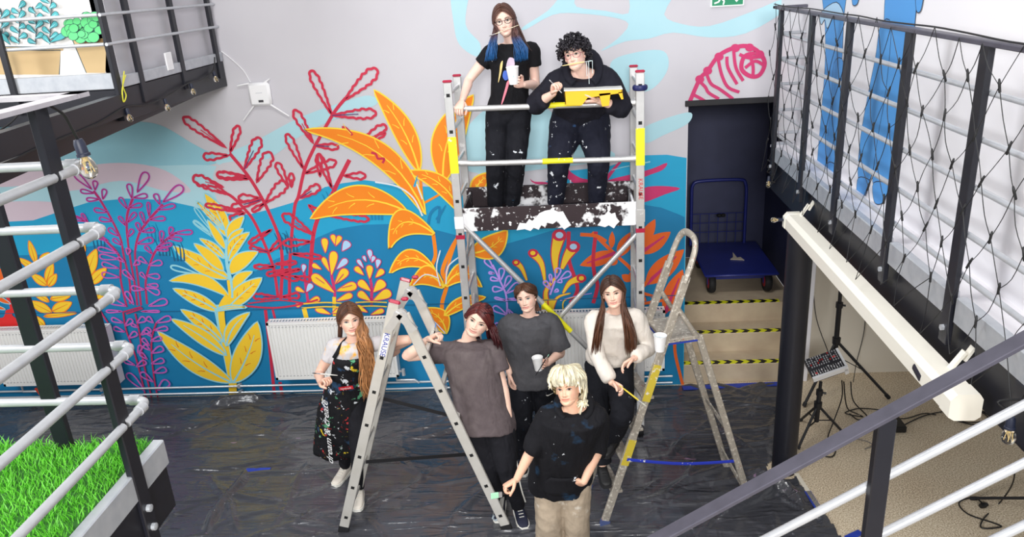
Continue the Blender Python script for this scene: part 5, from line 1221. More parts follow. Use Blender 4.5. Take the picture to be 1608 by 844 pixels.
def hand(wr, d, n, t, k=1.0, curl=.35, thumb=.3, spread=.05, rs=.85):
    """wr wrist, d finger direction, n palm-facing direction, t thumb side.  returns MB"""
    mb = MB(); d = Vector(d).normalized(); t = Vector(t); t = (t - d*t.dot(d)).normalized(); n_ = d.cross(t)
    if n_.dot(Vector(n)) < 0: n_ = -n_
    S_ = lambda a, b, c: wr + (d*a + t*b + n_*c)*k
    rings = []
    for a, w, th in ((-.02, .024, .019), (.005, .027, .018), (.03, .036, .0165), (.06, .041, .0145), (.082, .040, .0125), (.09, .034, .008)):
        rings.append(ering(S_(a, 0, 0), t, n_, w*k, th*k, 18, 2.6))
    mb.loft(rings)
    for b, L, r in ((.0305, .070, .0082), (.0105, .078, .0085), (-.0098, .073, .0082), (-.029, .058, .0072)):
        p = S_(.074, b, 0); sp = b*spread*10; fd_ = (d + t*sp*.9).normalized(); pts = [p - fd_*.01*k]; a = 0.0; q = p
        pts.append(q)
        for j, fr in enumerate((.45, .30, .25)):
            a += curl*(1.0 if j else .9); dir_ = fd_*math.cos(a) + n_*math.sin(a); q = q + dir_*(L*fr*k); pts.append(q)
        limb(mb, pts, [r*k*1.0, r*k*1.05, r*k, r*k*.92, r*k*.78], 10, 3)
    p = S_(.012, .022, .006); d1 = (d*.62 + t*.78*(1 - thumb*.5) + n_*(.25 + thumb*.55)).normalized(); q1 = p + d1*.040*k; d2 = (d*.86 + t*.30*(1 - thumb*1.5) + n_*(.2 + thumb*.6)).normalized(); q2 = q1 + d2*.032*k; d3 = (d2 + n_*.2 - t*thumb*.5).normalized(); q3 = q2 + d3*.024*k
    limb(mb, [p, q1, q2, q3], [.0145*k, .0112*k, .0098*k, .008*k], 10, 4)
    return mb
class Locks:
    def __init__(s): s.v = []; s.f = []; s.c = []
    def add(s, pts, r, c0, c1, flat=.55, n=6, grad=None, sub=4):
        Q = cr(pts, sub); N = len(Q); mb = MB(); ts = np.linspace(0, 1, N)
        R_ = r*np.interp(ts, [0, .12, .6, .9, 1], [.7, 1, .95, .55, .12]); mb.tube(Q, list(R_), n, flat=flat); o = len(s.v)
        s.v += mb.v; s.f += [tuple(i + o for i in f) for f in mb.f]; a, b = np.array(lin(c0)), np.array(lin(c1)); jit = random.uniform(.58, 1.38)
        for i in range(N):
            g = ts[i] if grad is None else float(np.interp(ts[i], grad[0], grad[1])); s.c += [tuple((a*(1-g) + b*g)*jit)]*n
    def build(s, hd_parent, name='hair', rough=.42):
        return np_mesh(name, s.v, s.f, [mat('hair_fibre', (80, 60, 40), rough, attr=True, spec=.4)], np.array(s.c), hd_parent)
def scalp(L, hd, c, off=.012, front=.080, side=.0, back=-.075, vol=None):
    nz, nt = 30, 64; V = []; idx = {}; o = len(L.v); base = np.array(lin(c))
    for i in range(nz):
        z = -.10 + .217*i/(nz-1)
        for j in range(nt):
            th = -math.pi + 2*math.pi*j/nt; at_ = abs(th)*180/math.pi
            line = np.interp(at_, [0, 35, 62, 78, 95, 120, 180], [front, front - .012, side + .028, side - .035, side - .03, back + .02, back])
            if z >= line - .004:
                oo = off*(vol(th, z) if vol else 1.0)*min(1.0, .35 + max(0, z - line)/.02); idx[i, j] = len(V); V.append(hd.surf(th, min(z, .1175), oo))
    F = []
    for i in range(nz - 1):
        for j in range(nt):
            k = [(i, j), (i, (j+1) % nt), (i+1, (j+1) % nt), (i+1, j)]
            if all(q in idx for q in k): F.append(tuple(idx[q] for q in k))
    top = hd.surf(0, .1178, off); ti = len(V); V.append(hd.P(0, -.01, .118 + off))
    for j in range(nt):
        a, b = (nz-1, j), (nz-1, (j+1) % nt)
        if a in idx and b in idx: F.append((idx[a], idx[b], ti))
    L.v += [tuple(v) for v in V]; L.f += [tuple(i + o for i in f) for f in F]; L.c += [tuple(base*random.uniform(.85, 1.1)) for _ in V]

TORSO = [(-.17, .085, .07, 0), (-.10, .150, .100, -.005), (0, .168, .108, -.008), (.12, .158, .102, -.004), (.25, .136, .09, .0), (.40, .124, .084, .002), (.55, .132, .092, .006), (.70, .150, .110, .012), (.80, .158, .100, .006), (.88, .150, .078, 0), (.95, .105, .06, 0), (1.0, .062, .054, 0)]
class Person:
    def __init__(s, E, yaw_t, pelvis, floor, label, look=.6, roll=0, lat_sh=(1, 0, 0), lat_hip=(1, 0, 0), neck_off=(0, .035, -.16), fat=1.0, sh=.160, headk=.97, skin=(240, 196, 174), lip=(206, 110, 108), smile=.5, name='person', hgt=None, pitch=0.0, turn=0.0, wide=1.06):
        s.h = hgt or (E.z - floor)/.935; s.k = s.h/1.65; k = s.k; s.E = E
        s.root = empty(name, (pelvis.x, pelvis.y, floor), label, 'person')
        f = (Vector((0, 0, H)) - E).normalized(); fh = Vector((f.x, f.y, 0)).normalized(); fw = (f*look + fh*(1 - look)).normalized()
        fw = Quaternion((0, 0, 1), turn) @ fw
        up = (Vector((0, 0, 1)) - fw*fw.z).normalized(); la = fw.cross(up)*-1
        if la.x < 0: la = -la
        up = Quaternion(fw, math.radians(roll)) @ up; la = Quaternion(fw, math.radians(roll)) @ la
        c_ = (Vector((0, 0, H)) - E).normalized(); E = E + (c_ - fw)*.078*k; s.E = E
        s.hd = Head(E, fw, up, la, headk*min(1.03, max(.94, k)), wide); s.headk = headk
        s.N = E + up*(-.105*k) + Vector((neck_off[0], neck_off[1]*1.0, neck_off[2] + .105))*k
        s.P = pelvis; s.latS = Vector(lat_sh).normalized(); s.latH = Vector(lat_hip).normalized(); s.fat = fat; s.shw = sh*k
        s.ax = (s.N - s.P); sd = s.ax.normalized(); s.upS = sd
        S0 = s.P + s.ax*.885; s.Sa = S0 - s.latS*s.shw; s.Sb = S0 + s.latS*s.shw
        s.Ha = s.P - s.latH*.088*k - sd*.02; s.Hb = s.P + s.latH*.088*k - sd*.02
        s.skin, s.lip, s.smile = skin, lip, smile; s.extra = []; s.arms = {}; s.legs = {}
    def lat(s, f): return s.latH.lerp(s.latS, min(max(f, 0), 1)).normalized()
    def spine(s, f): return s.P + s.ax*f + getattr(s, 'bow', Vector((0, 0, 0)))*(4*max(f, 0)*(1 - min(f, 1)))
    def fwd(s, f):
        l = s.lat(f); u = s.upS; return l.cross(u).normalized()
    def tor(s, f):
        T = TORSO; fs = [t[0] for t in T]; return [float(np.interp(f, fs, [t[i] for t in T])) for i in (1, 2, 3)]
    def ring(s, f, grow=0.0, ku=1.0, kv=1.0, minu=0, minv=0, n=26):
        ru, rv, sh = s.tor(f); ru = max(ru*s.fat, minu)*ku*s.k + grow; rv = max(rv*s.fat, minv)*kv*s.k + grow
        return ering(s.spine(f) + s.fwd(f)*sh*s.k, s.lat(f), s.fwd(f), ru, rv, n)
    def arm(s, side, wrist, hint, l1=.275, l2=.235):
        S_ = s.Sa if side == 'a' else s.Sb; e, w = ik(S_, wrist, l1*s.k, l2*s.k, hint); s.arms[side] = (S_, e, w); return e, w
    def leg(s, side, ankle, hint, l1=.405, l2=.395):
        H_ = s.Ha if side == 'a' else s.Hb; kn, an = ik(H_, ankle, l1*s.k, l2*s.k, hint); s.legs[side] = (H_, kn, an)
    def add_hand(s, side, d, n, t, **kw):
        w = s.arms[side][2]; s.extra.append(hand(w + Vector(d).normalized()*.012, d, n, t, k=s.k*.98, **kw))
    def body(s):
        b = MB(); k = s.k; b.loft([s.ring(f, -.012) for f in (-.17, -.10, 0, .12, .25, .4, .55, .7, .8, .88, .95, 1.0)])
        hn = s.hd.P(0, -.028, -.06)
        limb(b, [s.P + s.ax*.93, s.N.lerp(hn, .35), hn], [.058*k, .050*k, .050*k], 18, 5)
        limb(b, [s.Sa, s.spine(.9), s.Sb], [.045*k, .055*k, .045*k], 14)
        for S_, e, w in s.arms.values(): limb(b, [S_, S_.lerp(e, .35), e, e.lerp(w, .3), w], [.050*k*s.fat, .046*k*s.fat, .036*k*s.fat, .037*k*s.fat, .025*k], 16)
        for H_, kn, an in s.legs.values(): limb(b, [H_, H_.lerp(kn, .4), kn, kn.lerp(an, .3), an], [.075*k, .07*k, .05*k, .05*k, .032*k], 14)
        V, F = remesh(b, .0065, 3); V = V.tolist(); base = lin(s.skin); C = [base]*len(V)
        hv, hf, hc = head_mesh(s.hd, s.skin, s.lip, s.smile); o = len(V); V += [tuple(v) for v in hv]; F += [tuple(int(i) + o for i in f) for f in hf]; C += hc
        for mb in s.extra: o = len(V); V += mb.v; F += [tuple(i + o for i in f) for f in mb.f]; C += [tuple(np.array(base)*np.array([1.0, .95, .94]))]*len(mb.v)
        return np_mesh('body', V, F, [mat('skin', (240, 196, 174), .48, attr=True, sss=.12, spec=.35)], np.array(C), s.root)
    def top(s, name, m, hem=-.08, grow=.022, minu=.150, minv=.105, sleeve=.55, sr=(.072, .070), full=None, neck=.985, flare=1.0, wr=.006, neckr=(0.085, 0.075), ws=9, seed=1.0, vox=.009, blouse=0.0):
        b = MB(); k = s.k; fs = list(np.linspace(hem, .70, 9)) + [.80, .88]; R_ = []
        for f in fs:
            fl = 1 + (flare - 1)*max(0, (.6 - f))/.6; bl = 1 + blouse*math.exp(-((f - hem - .07)/.06)**2); R_.append(s.ring(f, grow, fl*bl, fl*bl, minu, minv))
        c = s.spine(.945); R_.append(ering(c, s.lat(1), s.fwd(1), .118*k*s.fat + grow*.6, .07*k + grow*.6)); c = s.spine(neck); R_.append(ering(c, s.lat(1), s.fwd(1), neckr[0]*k, neckr[1]*k))
        R_.append(ering(s.spine(neck) - s.upS*.004, s.lat(1), s.fwd(1), (neckr[0] - .012)*k, (neckr[1] - .012)*k))
        b.loft(R_)
        for sd in ('a', 'b'):
            if sd not in s.arms: continue
            S_, e, w = s.arms[sd]; S_ = S_ - s.upS*max(0, sr[0] - .056)*k*.9; i = s.spine(.84).lerp(S_, .5)
            if full is None:
                q = S_.lerp(e, sleeve); limb(b, [i, S_, S_.lerp(q, .6), q], [sr[0]*.9*k, sr[0]*k, (sr[0]*.4 + sr[1]*.6)*k, sr[1]*k], 18, 5, False)
            else:
                q = e.lerp(w, full); limb(b, [i, S_, S_.lerp(e, .5), e, e.lerp(q, .5), q.lerp(e, .12), q], [sr[0]*.9*k, sr[0]*k, sr[0]*.95*k, sr[1]*k, sr[1]*.95*k, sr[1]*.92*k, sr[1]*.70*k], 18, 5, False)
        V, F = remesh(b, vox, 2, wr, ws, seed); return np_mesh(name, V, F, [m], None, s.root)
    def trousers(s, m, waist=.18, r=(.100, .078, .066, .062), hem=.97, wr=.006, grow=.010, name='trousers', seed=3.0, ws=9):
        b = MB(); k = s.k; b.loft([s.ring(f, grow) for f in (-.15, -.10, 0, .08, waist)])
        for H_, kn, an in s.legs.values(): q = kn.lerp(an, hem); limb(b, [H_ + s.upS*.04, H_.lerp(kn, .35), kn, kn.lerp(q, .4), q], [r[0]*k*s.fat, r[0]*.98*k*s.fat, r[1]*k, r[2]*k, r[3]*k], 18, 6, False)
        V, F = remesh(b, .009, 2, wr, ws, seed, (1, 1, 1.2)); return np_mesh(name, V, F, [m], None, s.root)
    def shoe(s, side, toe_dir, m_up, m_sole, sock=None, tilt=0.0, high=0.0):
        H_, kn, an = s.legs[side]; k = s.k; d = Vector((toe_dir[0], toe_dir[1], 0)).normalized(); u = Vector((0, 0, 1)); l = d.cross(u)
        u2 = u; base = an - u*.080*k
        def R_(a, w, h0, h1): return ering(base + d*a*k + u*((h0 + h1)/2*k), l, u, w*k, (h1 - h0)/2*k, 16, 2.6)
        b = MB(); b.loft([R_(-.062, .015, .03, .06), R_(-.058, .028, .015, .08), R_(-.03, .036, .012, .098 + high), R_(.01, .038, .012, .100 + high), R_(.05, .040, .012, .078), R_(.09, .043, .012, .058), R_(.13, .043, .012, .048), R_(.165, .036, .012, .042), R_(.185, .02, .015, .034)])
        o = b.build('shoe', m_up, s.root, True, False)
        q = MB(); O = [(-.066, .02), (-.055, .034), (-.02, .040), (.04, .041), (.09, .047), (.135, .048), (.17, .04), (.19, .024)]
        pl_ = [base + d*a*k + l*w*k for a, w in O] + [base + d*a*k - l*w*k for a, w in reversed(O)]; q.prism(pl_, (0, 0, .024*k)); q.build('sole', m_sole, o)
        lc = MB()
        for j in range(4): c = base + d*(.035 + .022*j)*k + u*(.090 - .0115*j)*k; lc.bar(c - l*.018*k, c + l*.018*k, .006, .004, ref=u)
        lc.build('laces', m_sole, o)
        if sock: limb_ = MB(); limb(limb_, [an + u*.06*k, an + u*.01*k], [.036*k, .038*k], 12); limb_.build('sock', sock, s.root, True)
    def report(s, nm):
        out = [nm, 'h%.2f' % s.h, 'E', [round(v) for v in topix(s.E)], 'P', [round(v) for v in topix(s.P)], 'Sa', [round(v) for v in topix(s.Sa)], 'Sb', [round(v) for v in topix(s.Sb)], 'spine %.2f' % s.ax.length]
        for a, (S_, e, w) in s.arms.items(): out += ['arm' + a, [round(v) for v in topix(e)], [round(v) for v in topix(w)]]
        for a, (S_, e, w) in s.legs.items(): out += ['leg' + a, [round(v) for v in topix(e)], [round(v) for v in topix(w)]]
        print('PERSON', *out)
def hood(s, m, r=.098, th=.040, drop=.0):
    b = MB(); c = s.spine(.99); l, f = s.lat(1), s.fwd(1); k = s.k; P_ = []; R_ = []
    for i in range(22):
        a = math.radians(-235 + 290*i/21 + 0); ca, sa = math.cos(a), math.sin(a)
        back = max(0, -sa); P_.append(c + l*(r*1.05*ca*k) + f*((r*.80*sa)*k) + Vector((0, 0, 1))*((.012 + .045*back - .05*max(0, sa))*k)); R_.append((th*(.62 + .55*back))*k)
    b.tube(P_, R_, 14); V, F = remesh(b, .008, 2, .004, 14, 4.0); return np_mesh('hood', V, F, [m], None, s.root)
def drawstrings(s, m, x=.032, L=.16):
    b = MB()
    for sg in (-1, 1):
        pts = []
        for i in range(6):
            f = .93 - (L/.5)*i/5; q = s.spine(f); ru, rv, sh = s.tor(f); pts.append(q + s.lat(1)*(sg*(x + .004*i)*s.k) + s.fwd(1)*((max(rv*s.fat, .1)*s.k + .032 + sh) if i else .085*s.k))
        b = MB(); b.tube(cr(pts, 3), .0045, 6); b.build('drawstring', m, s.root, True)
def front_pt(s, f, x, out, minv=.105):
    ru, rv, sh = s.tor(f); R_ = max(ru*s.fat, .15)*s.k + .02; v = max(rv*s.fat, minv)*s.k; c = math.sqrt(max(0.05, 1 - min(1, abs(x)/R_)**2.2))
    return s.spine(f) + s.fwd(f)*(sh*s.k + v*c + out) + s.lat(f)*x
def brush(p, q, label, tip=(224, 230, 226), han=(226, 200, 150), r=.0045, bl=.035, group=None):
    p, q = Vector(p), Vector(q); d = (q - p).normalized(); t = empty('paintbrush', p, label, 'paintbrush', group)
    L = (q - p).length; MB().tube([p, p + d*L*.3, p + d*L*.7, p + d*(L - .02)], [r*.6, r, r*1.15, r*.9], 8).build('handle', mat('brush_handle_%d' % han[0], han, .4), t, True)
    MB().tube([p + d*(L - .03), q], r*1.05, 8).build('ferrule', mat('ferrule', (200, 200, 204), .3, .8), t, True)
    MB().tube([q - d*.002, q + d*bl*.5, q + d*bl], [r*1.1, r*1.5, r*.5], 8, flat=.6).build('bristles', mat('bristle_%d_%d' % (tip[0], tip[2]), tip, .7), t, True)
    return t
def cup(c, ax, h, r, label, body=(246, 246, 246), inside=(232, 236, 238), spl=None):
    t = empty('paper_cup', c, label, 'cup'); ax = Vector(ax).normalized()
    m = mat('cup_%d_%d_%d' % body + ('s' if spl else ''), body, .5, splat=spl)
    MB().lathe([(0, 0), (r*.72, 0), (r, h), (r*1.04, h), (r*1.05, h + .004), (r*.97, h + .004), (r*.95, h - .002), (r*.69, .004), (0, .004)], c, 22, axis=ax).build('cup_wall', m, t, True)
    MB().lathe([(0, h*.70), (r*.88, h*.70)], c, 22, axis=ax).build('paint', mat('cup_paint_%d_%d' % (inside[0], inside[2]), inside, .3), t)
    return t
def curtain(L, hd, th0, th1, guide, n, spread, c0, c1, r=.010, off=.10, grad=None, part=0.0, wave=.004, jit=.35, lenv=.15, flat=.5, phi=(57, -62), low=-.06):
    """long locks: from the parting over the side of the head, then along the world-space guide"""
    for i in range(n):
        u = (i + random.random())/n; th = th0 + (th1 - th0)*u; pts = []; o = 1 + off + random.uniform(0, .09)
        ph_ = math.radians(phi[0] + (phi[1] - phi[0])*min(1, u*1.15)); px_ = part*.9
        d0 = Vector((px_ + random.uniform(-.02, .02), math.sin(ph_), math.cos(ph_))).normalized(); d1 = Vector((math.sin(th), math.cos(th), low)).normalized()
        for t in (0, .22, .45, .7, .9, 1.0):
            d = (d0*(1-t) + d1*t); d.normalize(); oo = o*(.94 + .06*min(1, t*4)); pts.append(hd.P(.0745*d.x*oo, -.008 + .094*d.y*oo, .004 + .115*d.z*oo))
        v = random.uniform(-1, 1); ph = random.uniform(0, 6.28); nG = len(guide); cut = 1 - random.random()*lenv
        la = hd.l
        for gi, g in enumerate(guide):
            if gi == nG - 1 and cut < 1: g = Vector(guide[gi-1]).lerp(Vector(g), cut) if gi else Vector(g)
            sp = spread[gi]; cc = (u - .5)*2
            q = Vector(g) + la*(sp[0]*(cc*.75 + v*jit)) + Vector((0, 1, 0))*(sp[1]*random.uniform(-1, 1)) + la*(wave*math.sin(ph + gi*2.1))
            pts.append(q)
        L.add(pts, r*random.uniform(.75, 1.2), c0, c1, flat, 6, grad, 4)
# ---------------------------------------------------------------- people: the seven
random.seed(11)
def cloth(n, c, splat=None, rough=.85, fold=.55):
    if n in MATS: return MATS[n]
    M = mat(n, c, rough, noise_amt=.18, noise_scale=30, splat=splat, spec=.25)
    N = M.node_tree.nodes; L = M.node_tree.links; b = N['Principled BSDF']; tc = N.new('ShaderNodeTexCoord'); prev = None
    for sc_, st, di, z_, rot in ((7, fold, .035, .45, .5), (15, fold*.7, .014, .7, -.6), (260, .25, .004, 1, 0)):
        mp = N.new('ShaderNodeMapping'); mp.inputs['Scale'].default_value = (1, 1, z_); mp.inputs['Rotation'].default_value = (0, rot, 0)
        n_ = N.new('ShaderNodeTexNoise'); n_.inputs['Scale'].default_value = sc_; n_.inputs['Detail'].default_value = 2; n_.inputs['Distortion'].default_value = 1.2 if sc_ < 100 else 0
        L.new(tc.outputs['Object'], mp.inputs['Vector']); L.new(mp.outputs[0], n_.inputs['Vector'])
        bp = N.new('ShaderNodeBump'); bp.inputs['Strength'].default_value = st; bp.inputs['Distance'].default_value = di; L.new(n_.outputs['Fac'], bp.inputs['Height'])
        if prev: L.new(prev.outputs[0], bp.inputs['Normal'])
        prev = bp
    L.new(prev.outputs[0], b.inputs['Normal']); return M
WHT = [((226, 230, 236), 22, .70, .02, 1.5)]
mB = cloth('black_cotton', (24, 24, 30)); mBs = cloth('black_cotton_spattered', (22, 23, 30), [((220, 226, 234), 17, .66, .02, 1.5), ((40, 96, 130), 7, .68, .06, 4.4)])
mNavy = cloth('navy_trousers_spattered', (26, 28, 42), [((226, 230, 236), 14, .625, .02, 2.5), ((60, 100, 150), 8, .65, .06, 6.4)])
m_rub = mat('white_rubber', (236, 234, 226), .5); m_canvas = mat('navy_canvas', (26, 30, 52), .8); m_sneak = mat('pale_sneaker', (226, 218, 206), .6); m_bsh = mat('black_sneaker', (26, 26, 28), .6); m_bsole = mat('black_rubber', (34, 34, 36), .6)
m_gry = mat('grey_sock', (176, 170, 166), .9)

# 1 apron wearer behind the left side of the ladder
p = Person(at(551, 506, Y=5.25), 0, wxz(545, 5.36, .875), 0, 'person with long wavy auburn hair in a paint-covered black apron, holding the ladder', look=.45, roll=2, sh=.150, skin=(244, 200, 178), smile=1.0, lat_sh=(1, -.12, .05), wide=1.10, turn=.05)
p.arm('a', at(504, 602, Y=5.06), at(486, 606, Y=5.36)); p.arm('b', at(621, 547, Y=5.40), at(640, 532, Y=5.24))
p.leg('a', wxz(542, 5.52, .09), wxz(540, 5.2, .5)); p.leg('b', wxz(563, 5.20, .09), wxz(560, 4.9, .5))
p.add_hand('a', at(522, 588, Y=4.98) - at(504, 602, Y=5.06), (.2, .2, -1), (-.3, -1, .5), curl=1.15, thumb=.8)
p.add_hand('b', (-.15, .5, -.8), (-1, -.2, 0), (0, -.5, .6), curl=.9)
p.body(); eyes(p.hd, p.root, (70, 90, 100), (110, 70, 48), 1.0, .85)
mT1 = cloth('tie_dye_cotton', (206, 202, 204), [((250, 186, 80), 4.2, .60, .05, 5.7), ((226, 104, 104), 5.0, .60, .06, 2.9)])
p.top('t_shirt', mT1, hem=-.05, sleeve=.52, grow=.012, minu=.128, minv=.10, sr=(.058, .056), seed=2.)
p.trousers(mB, r=(.085, .062, .055, .045), name='leggings'); p.shoe('a', (-.3, -1), m_sneak, m_rub); p.shoe('b', (.15, -1), m_sneak, m_rub)
mA = cloth('apron_black', (24, 24, 28), [((50, 80, 112), 6, .58, .06, 3.2), ((206, 60, 60), 14, .62, .03, 8.1), ((90, 160, 120), 14, .615, .03, 5.1), ((236, 206, 50), 10, .63, .03, 9.6), ((220, 224, 230), 17, .62, .02, 1.1)])
def apron(p):
    R_ = []; n = 19
    for f in np.linspace(-1.06, .80, 28):
        row = []; aw = math.radians(np.interp(f, [-1.06, -.2, .3, .45, .8], [82, 92, 88, 60, 38]))
        ru, rv, sh = p.tor(max(f, -.02)); ru = max(ru, .128)*p.k + .030 + (.028 if f < -.02 else 0)*min(1, (-.02 - f)/.2 if f < -.02 else 0); rv = max(rv, .10)*p.k + .034 + .02*max(0, min(1, (.1 - f)/.4))
        c = p.P + p.ax*f if f < 0 else p.spine(f); l, fw = p.lat(f), p.fwd(f)
        for j in range(n):
            a = -aw + 2*aw*j/(n-1); wv_ = .006*math.sin(a*7 + f*3)*max(0, .4 - f)
            row.append(c + l*((ru + wv_)*math.sin(a)) + fw*((rv + wv_)*math.cos(a) + sh*p.k))
        R_.append(row)
    V = [q for r in R_ for q in r]; F = [(i*n + j, i*n + j+1, (i+1)*n + j+1, (i+1)*n + j) for i in range(len(R_)-1) for j in range(n-1)]
    me = bpy.data.meshes.new('apron'); me.from_pydata([tuple(v) for v in V], [], F); me.materials.append(mA); o = link_mesh('apron', me, p.root)
    md = o.modifiers.new('t', 'SOLIDIFY'); md.thickness = .004
    for sg in (-1, 1):
        q0 = R_[-1][0 if sg < 0 else n-1]; q1 = p.spine(.97) + p.lat(1)*(.075*sg*p.k) + p.fwd(1)*.035; q2 = p.spine(1.0) - p.fwd(1)*.07 + Vector((0, 0, .02))
        MB().tube(cr([q0, q0.lerp(q1, .5) + p.fwd(.9)*.03, q1, q2], 5), .016, 8, flat=.22, ref=p.fwd(1)).build('neck_strap', mB, o, True)
    c = front_pt(p, .33, .02, .050); l = p.lat(.3); u = p.upS
    b = MB(); b.bar(c - l*.06 - u*.006, c + l*.05 + u*.010, .03, .003, ref=p.fwd(.3)); tg = b.build('woven_label', mat('label_red', (206, 34, 48), .6), o)
    text_mesh('Handmade', .020, 'lettering', mat('label_white', (248, 248, 248), .6), c - l*.005 + u*.002 + p.fwd(.3)*.004, l + u*.15, u - l*.15, tg)
    c2 = R_[7][7] + p.fwd(0)*.006; text_mesh('dream & create', .092, 'lettering', mat('chalk_white', (236, 236, 236), .7), c2 + Vector((0, 0, .05)) + p.fwd(0)*.012, Vector((0.06, 0, 1)), Vector((-1, .5, 0.06)), o, shear=.3)
apron(p)
L = Locks(); au, gold, dk = (92, 56, 36), (190, 134, 86), (78, 46, 30)
scalp(L, p.hd, dk, .008)
curtain(L, p.hd, 1.12, 2.4, [at(568, 520, Y=5.19), at(571, 538, Y=5.15), at(577, 565, Y=5.14), at(579, 600, Y=5.13), at(583, 628, Y=5.15)], 72, [(.022, .03), (.035, .03), (.055, .03), (.055, .03), (.05, .03)], au, gold, r=.0125, wave=.024, grad=([0, .35, .7, 1], [0, .15, .7, 1]), part=-.1, lenv=.45)
curtain(L, p.hd, -1.12, -2.2, [at(534, 520, Y=5.30), at(533, 538, Y=5.40)], 34, [(-.014, .02), (-.02, .03)], dk, au, r=.010, part=.1)
curtain(L, p.hd, 2.2, 3.6, [at(556, 540, Y=5.42), at(566, 565, Y=5.42), at(574, 600, Y=5.36)], 30, [(.06, .03), (.07, .03), (.05, .03)], dk, gold, r=.012, wave=.012, lenv=.3)
L.build(p.root); p.report('P1')
hq = p.arms['a'][2]
brush(at(530, 590, Y=4.965), at(497, 587, Y=4.985), 'thin brush with dark bristles held by the apron wearer', (40, 50, 56), (226, 222, 214), r=.0038)

# 2 leaning on the right side of the ladder
p = Person(at(748, 508, Y=5.12), 0, wxz(762, 4.98, .85), 0, 'person with dark red hair and grey-brown t-shirt leaning an elbow on the ladder', look=.5, roll=-26, fat=1.14, sh=.165, skin=(246, 206, 186), lip=(200, 110, 106), smile=.9, neck_off=(-.05, .03, -.16), lat_sh=(1, 0, .02), wide=1.20, turn=-.2)
p.arm('a', at(673, 533, Y=5.00), at(630, 566, Y=5.06)); p.arm('b', at(801, 662, Y=4.93), at(803, 610, Y=5.2))
p.leg('a', wxz(786, 5.06, .085), wxz(770, 4.6, .5)); p.leg('b', wxz(814, 4.97, .085), wxz(800, 4.6, .5))
p.add_hand('a', (.6, -.1, .35), (.1, -.2, -1), (-.3, -.9, .4), curl=1.25, thumb=.9)
p.add_hand('b', (.02, -.05, -1), (-1, .3, 0), (-.2, -1, 0), curl=.35, thumb=.2)
p.body(); eyes(p.hd, p.root, (60, 70, 62), (60, 30, 26), .9, .9)
mT2 = cloth('washed_brown_cotton', (92, 82, 84), [((112, 102, 102), 4, .5, .2, 1.2)])
p.top('t_shirt', mT2, hem=-.15, sleeve=.62, grow=.022, minu=.172, minv=.125, sr=(.078, .085), seed=5., wr=.008, flare=1.05, neckr=(.088, .078))
p.trousers(mB, r=(.098, .072, .062, .052)); p.shoe('a', (-.05, -1), m_canvas, m_rub, tilt=0); p.shoe('b', (.30, -1), m_canvas, m_rub)
kq = p.legs['b']; MB().tube(cr([kq[0] + p.lat(0)*.105 - Vector((0, .02, 0)), kq[1] + p.lat(0)*.072 - Vector((0, .02, 0)), kq[2] + p.lat(0)*.058 - Vector((0, .02, -.05))], 6), .006, 6, flat=.4).build('side_stripe', m_rub, p.root, True)
MB().tube([p.arms['a'][2] + Vector((.024*math.cos(a), .024*math.sin(a), -.012*math.cos(a) - .01)) for a in np.linspace(0, 6.28, 14)], .0028, 6).build('hair_tie', mB, p.root, True)
L = Locks(); r0, r1 = (96, 30, 26), (58, 20, 26)
scalp(L, p.hd, r1, .008, front=.074)
curtain(L, p.hd, 1.1, 2.5, [at(772, 512, Y=5.12), at(778, 530, Y=5.09), at(783, 548, Y=5.10)], 76, [(.022, .03), (.035, .04), (.04, .04)], r0, r1, r=.011, wave=.014, part=-.35, lenv=.5)
curtain(L, p.hd, -1.05, -2.5, [at(738, 512, Y=5.24), at(752, 535, Y=5.30)], 40, [(-.02, .03), (-.03, .03)], r0, r1, r=.010, part=-.3)
curtain(L, p.hd, 2.4, 3.7, [at(772, 525, Y=5.26), at(780, 548, Y=5.26)], 26, [(.05, .03), (.05, .03)], r1, r1, r=.013, wave=.012, lenv=.3)
L.build(p.root); p.report('P2')
brush(at(678, 548, Y=4.985), at(683.5, 514, Y=4.985), 'brush with bright blue tip upright in the fist beside the ladder top', (70, 150, 230), (30, 30, 34), r=.004)

# 3 grey t-shirt with paper cup
p = Person(at(823, 471, Y=5.66), 0, wxz(834, 5.68, .875), 0, 'person with tied-back brown hair in an oversized dark grey t-shirt holding a paper cup', look=.45, roll=11, sh=.165, skin=(244, 202, 182), smile=.35, turn=-.25)
p.arm('a', wxz(800, 5.56, .92), wxz(780, 5.8, 1.1)); p.arm('b', at(860, 571, Y=5.42), at(900, 566, Y=5.72))
p.leg('a', wxz(822, 5.62, .09), wxz(822, 5.3, .5)); p.leg('b', wxz(862, 5.70, .09), wxz(864, 5.3, .5))
p.add_hand('a', (0, -.1, -1), (1, 0, 0), (0, -1, 0), curl=.4)
p.add_hand('b', at(843, 571, Y=5.33) - at(860, 570, Y=5.42), (-.2, -.9, .1), (0, .15, 1), curl=.75, thumb=.5)
p.body(); eyes(p.hd, p.root, (80, 100, 104), (80, 54, 40), .35)
mT3 = cloth('charcoal_cotton', (76, 76, 80), [((90, 90, 94), 4, .5, .2, 1.2)])
p.top('t_shirt', mT3, hem=-.24, sleeve=.93, grow=.022, minu=.182, minv=.125, sr=(.086, .090), seed=8., wr=.008, neckr=(.076, .07), neck=.995)
p.trousers(mBs, r=(.105, .085, .078, .075)); p.shoe('a', (0, -1), m_bsh, m_rub); p.shoe('b', (.3, -1), m_bsh, m_rub)
sw = MB(); c = at(863, 620, Y=5.50); sw.prism([c + Vector(q)*1.0 for q in ((-.030, 0, -.004), (-.022, 0, -.016), (-.008, 0, -.012), (.034, 0, .014), (-.006, 0, -.003), (-.018, 0, -.006))], (0, .003, 0)); sw.build('tick_mark', m_rub, p.root)
L = Locks(); b0, b1_ = (84, 52, 34), (60, 38, 28)
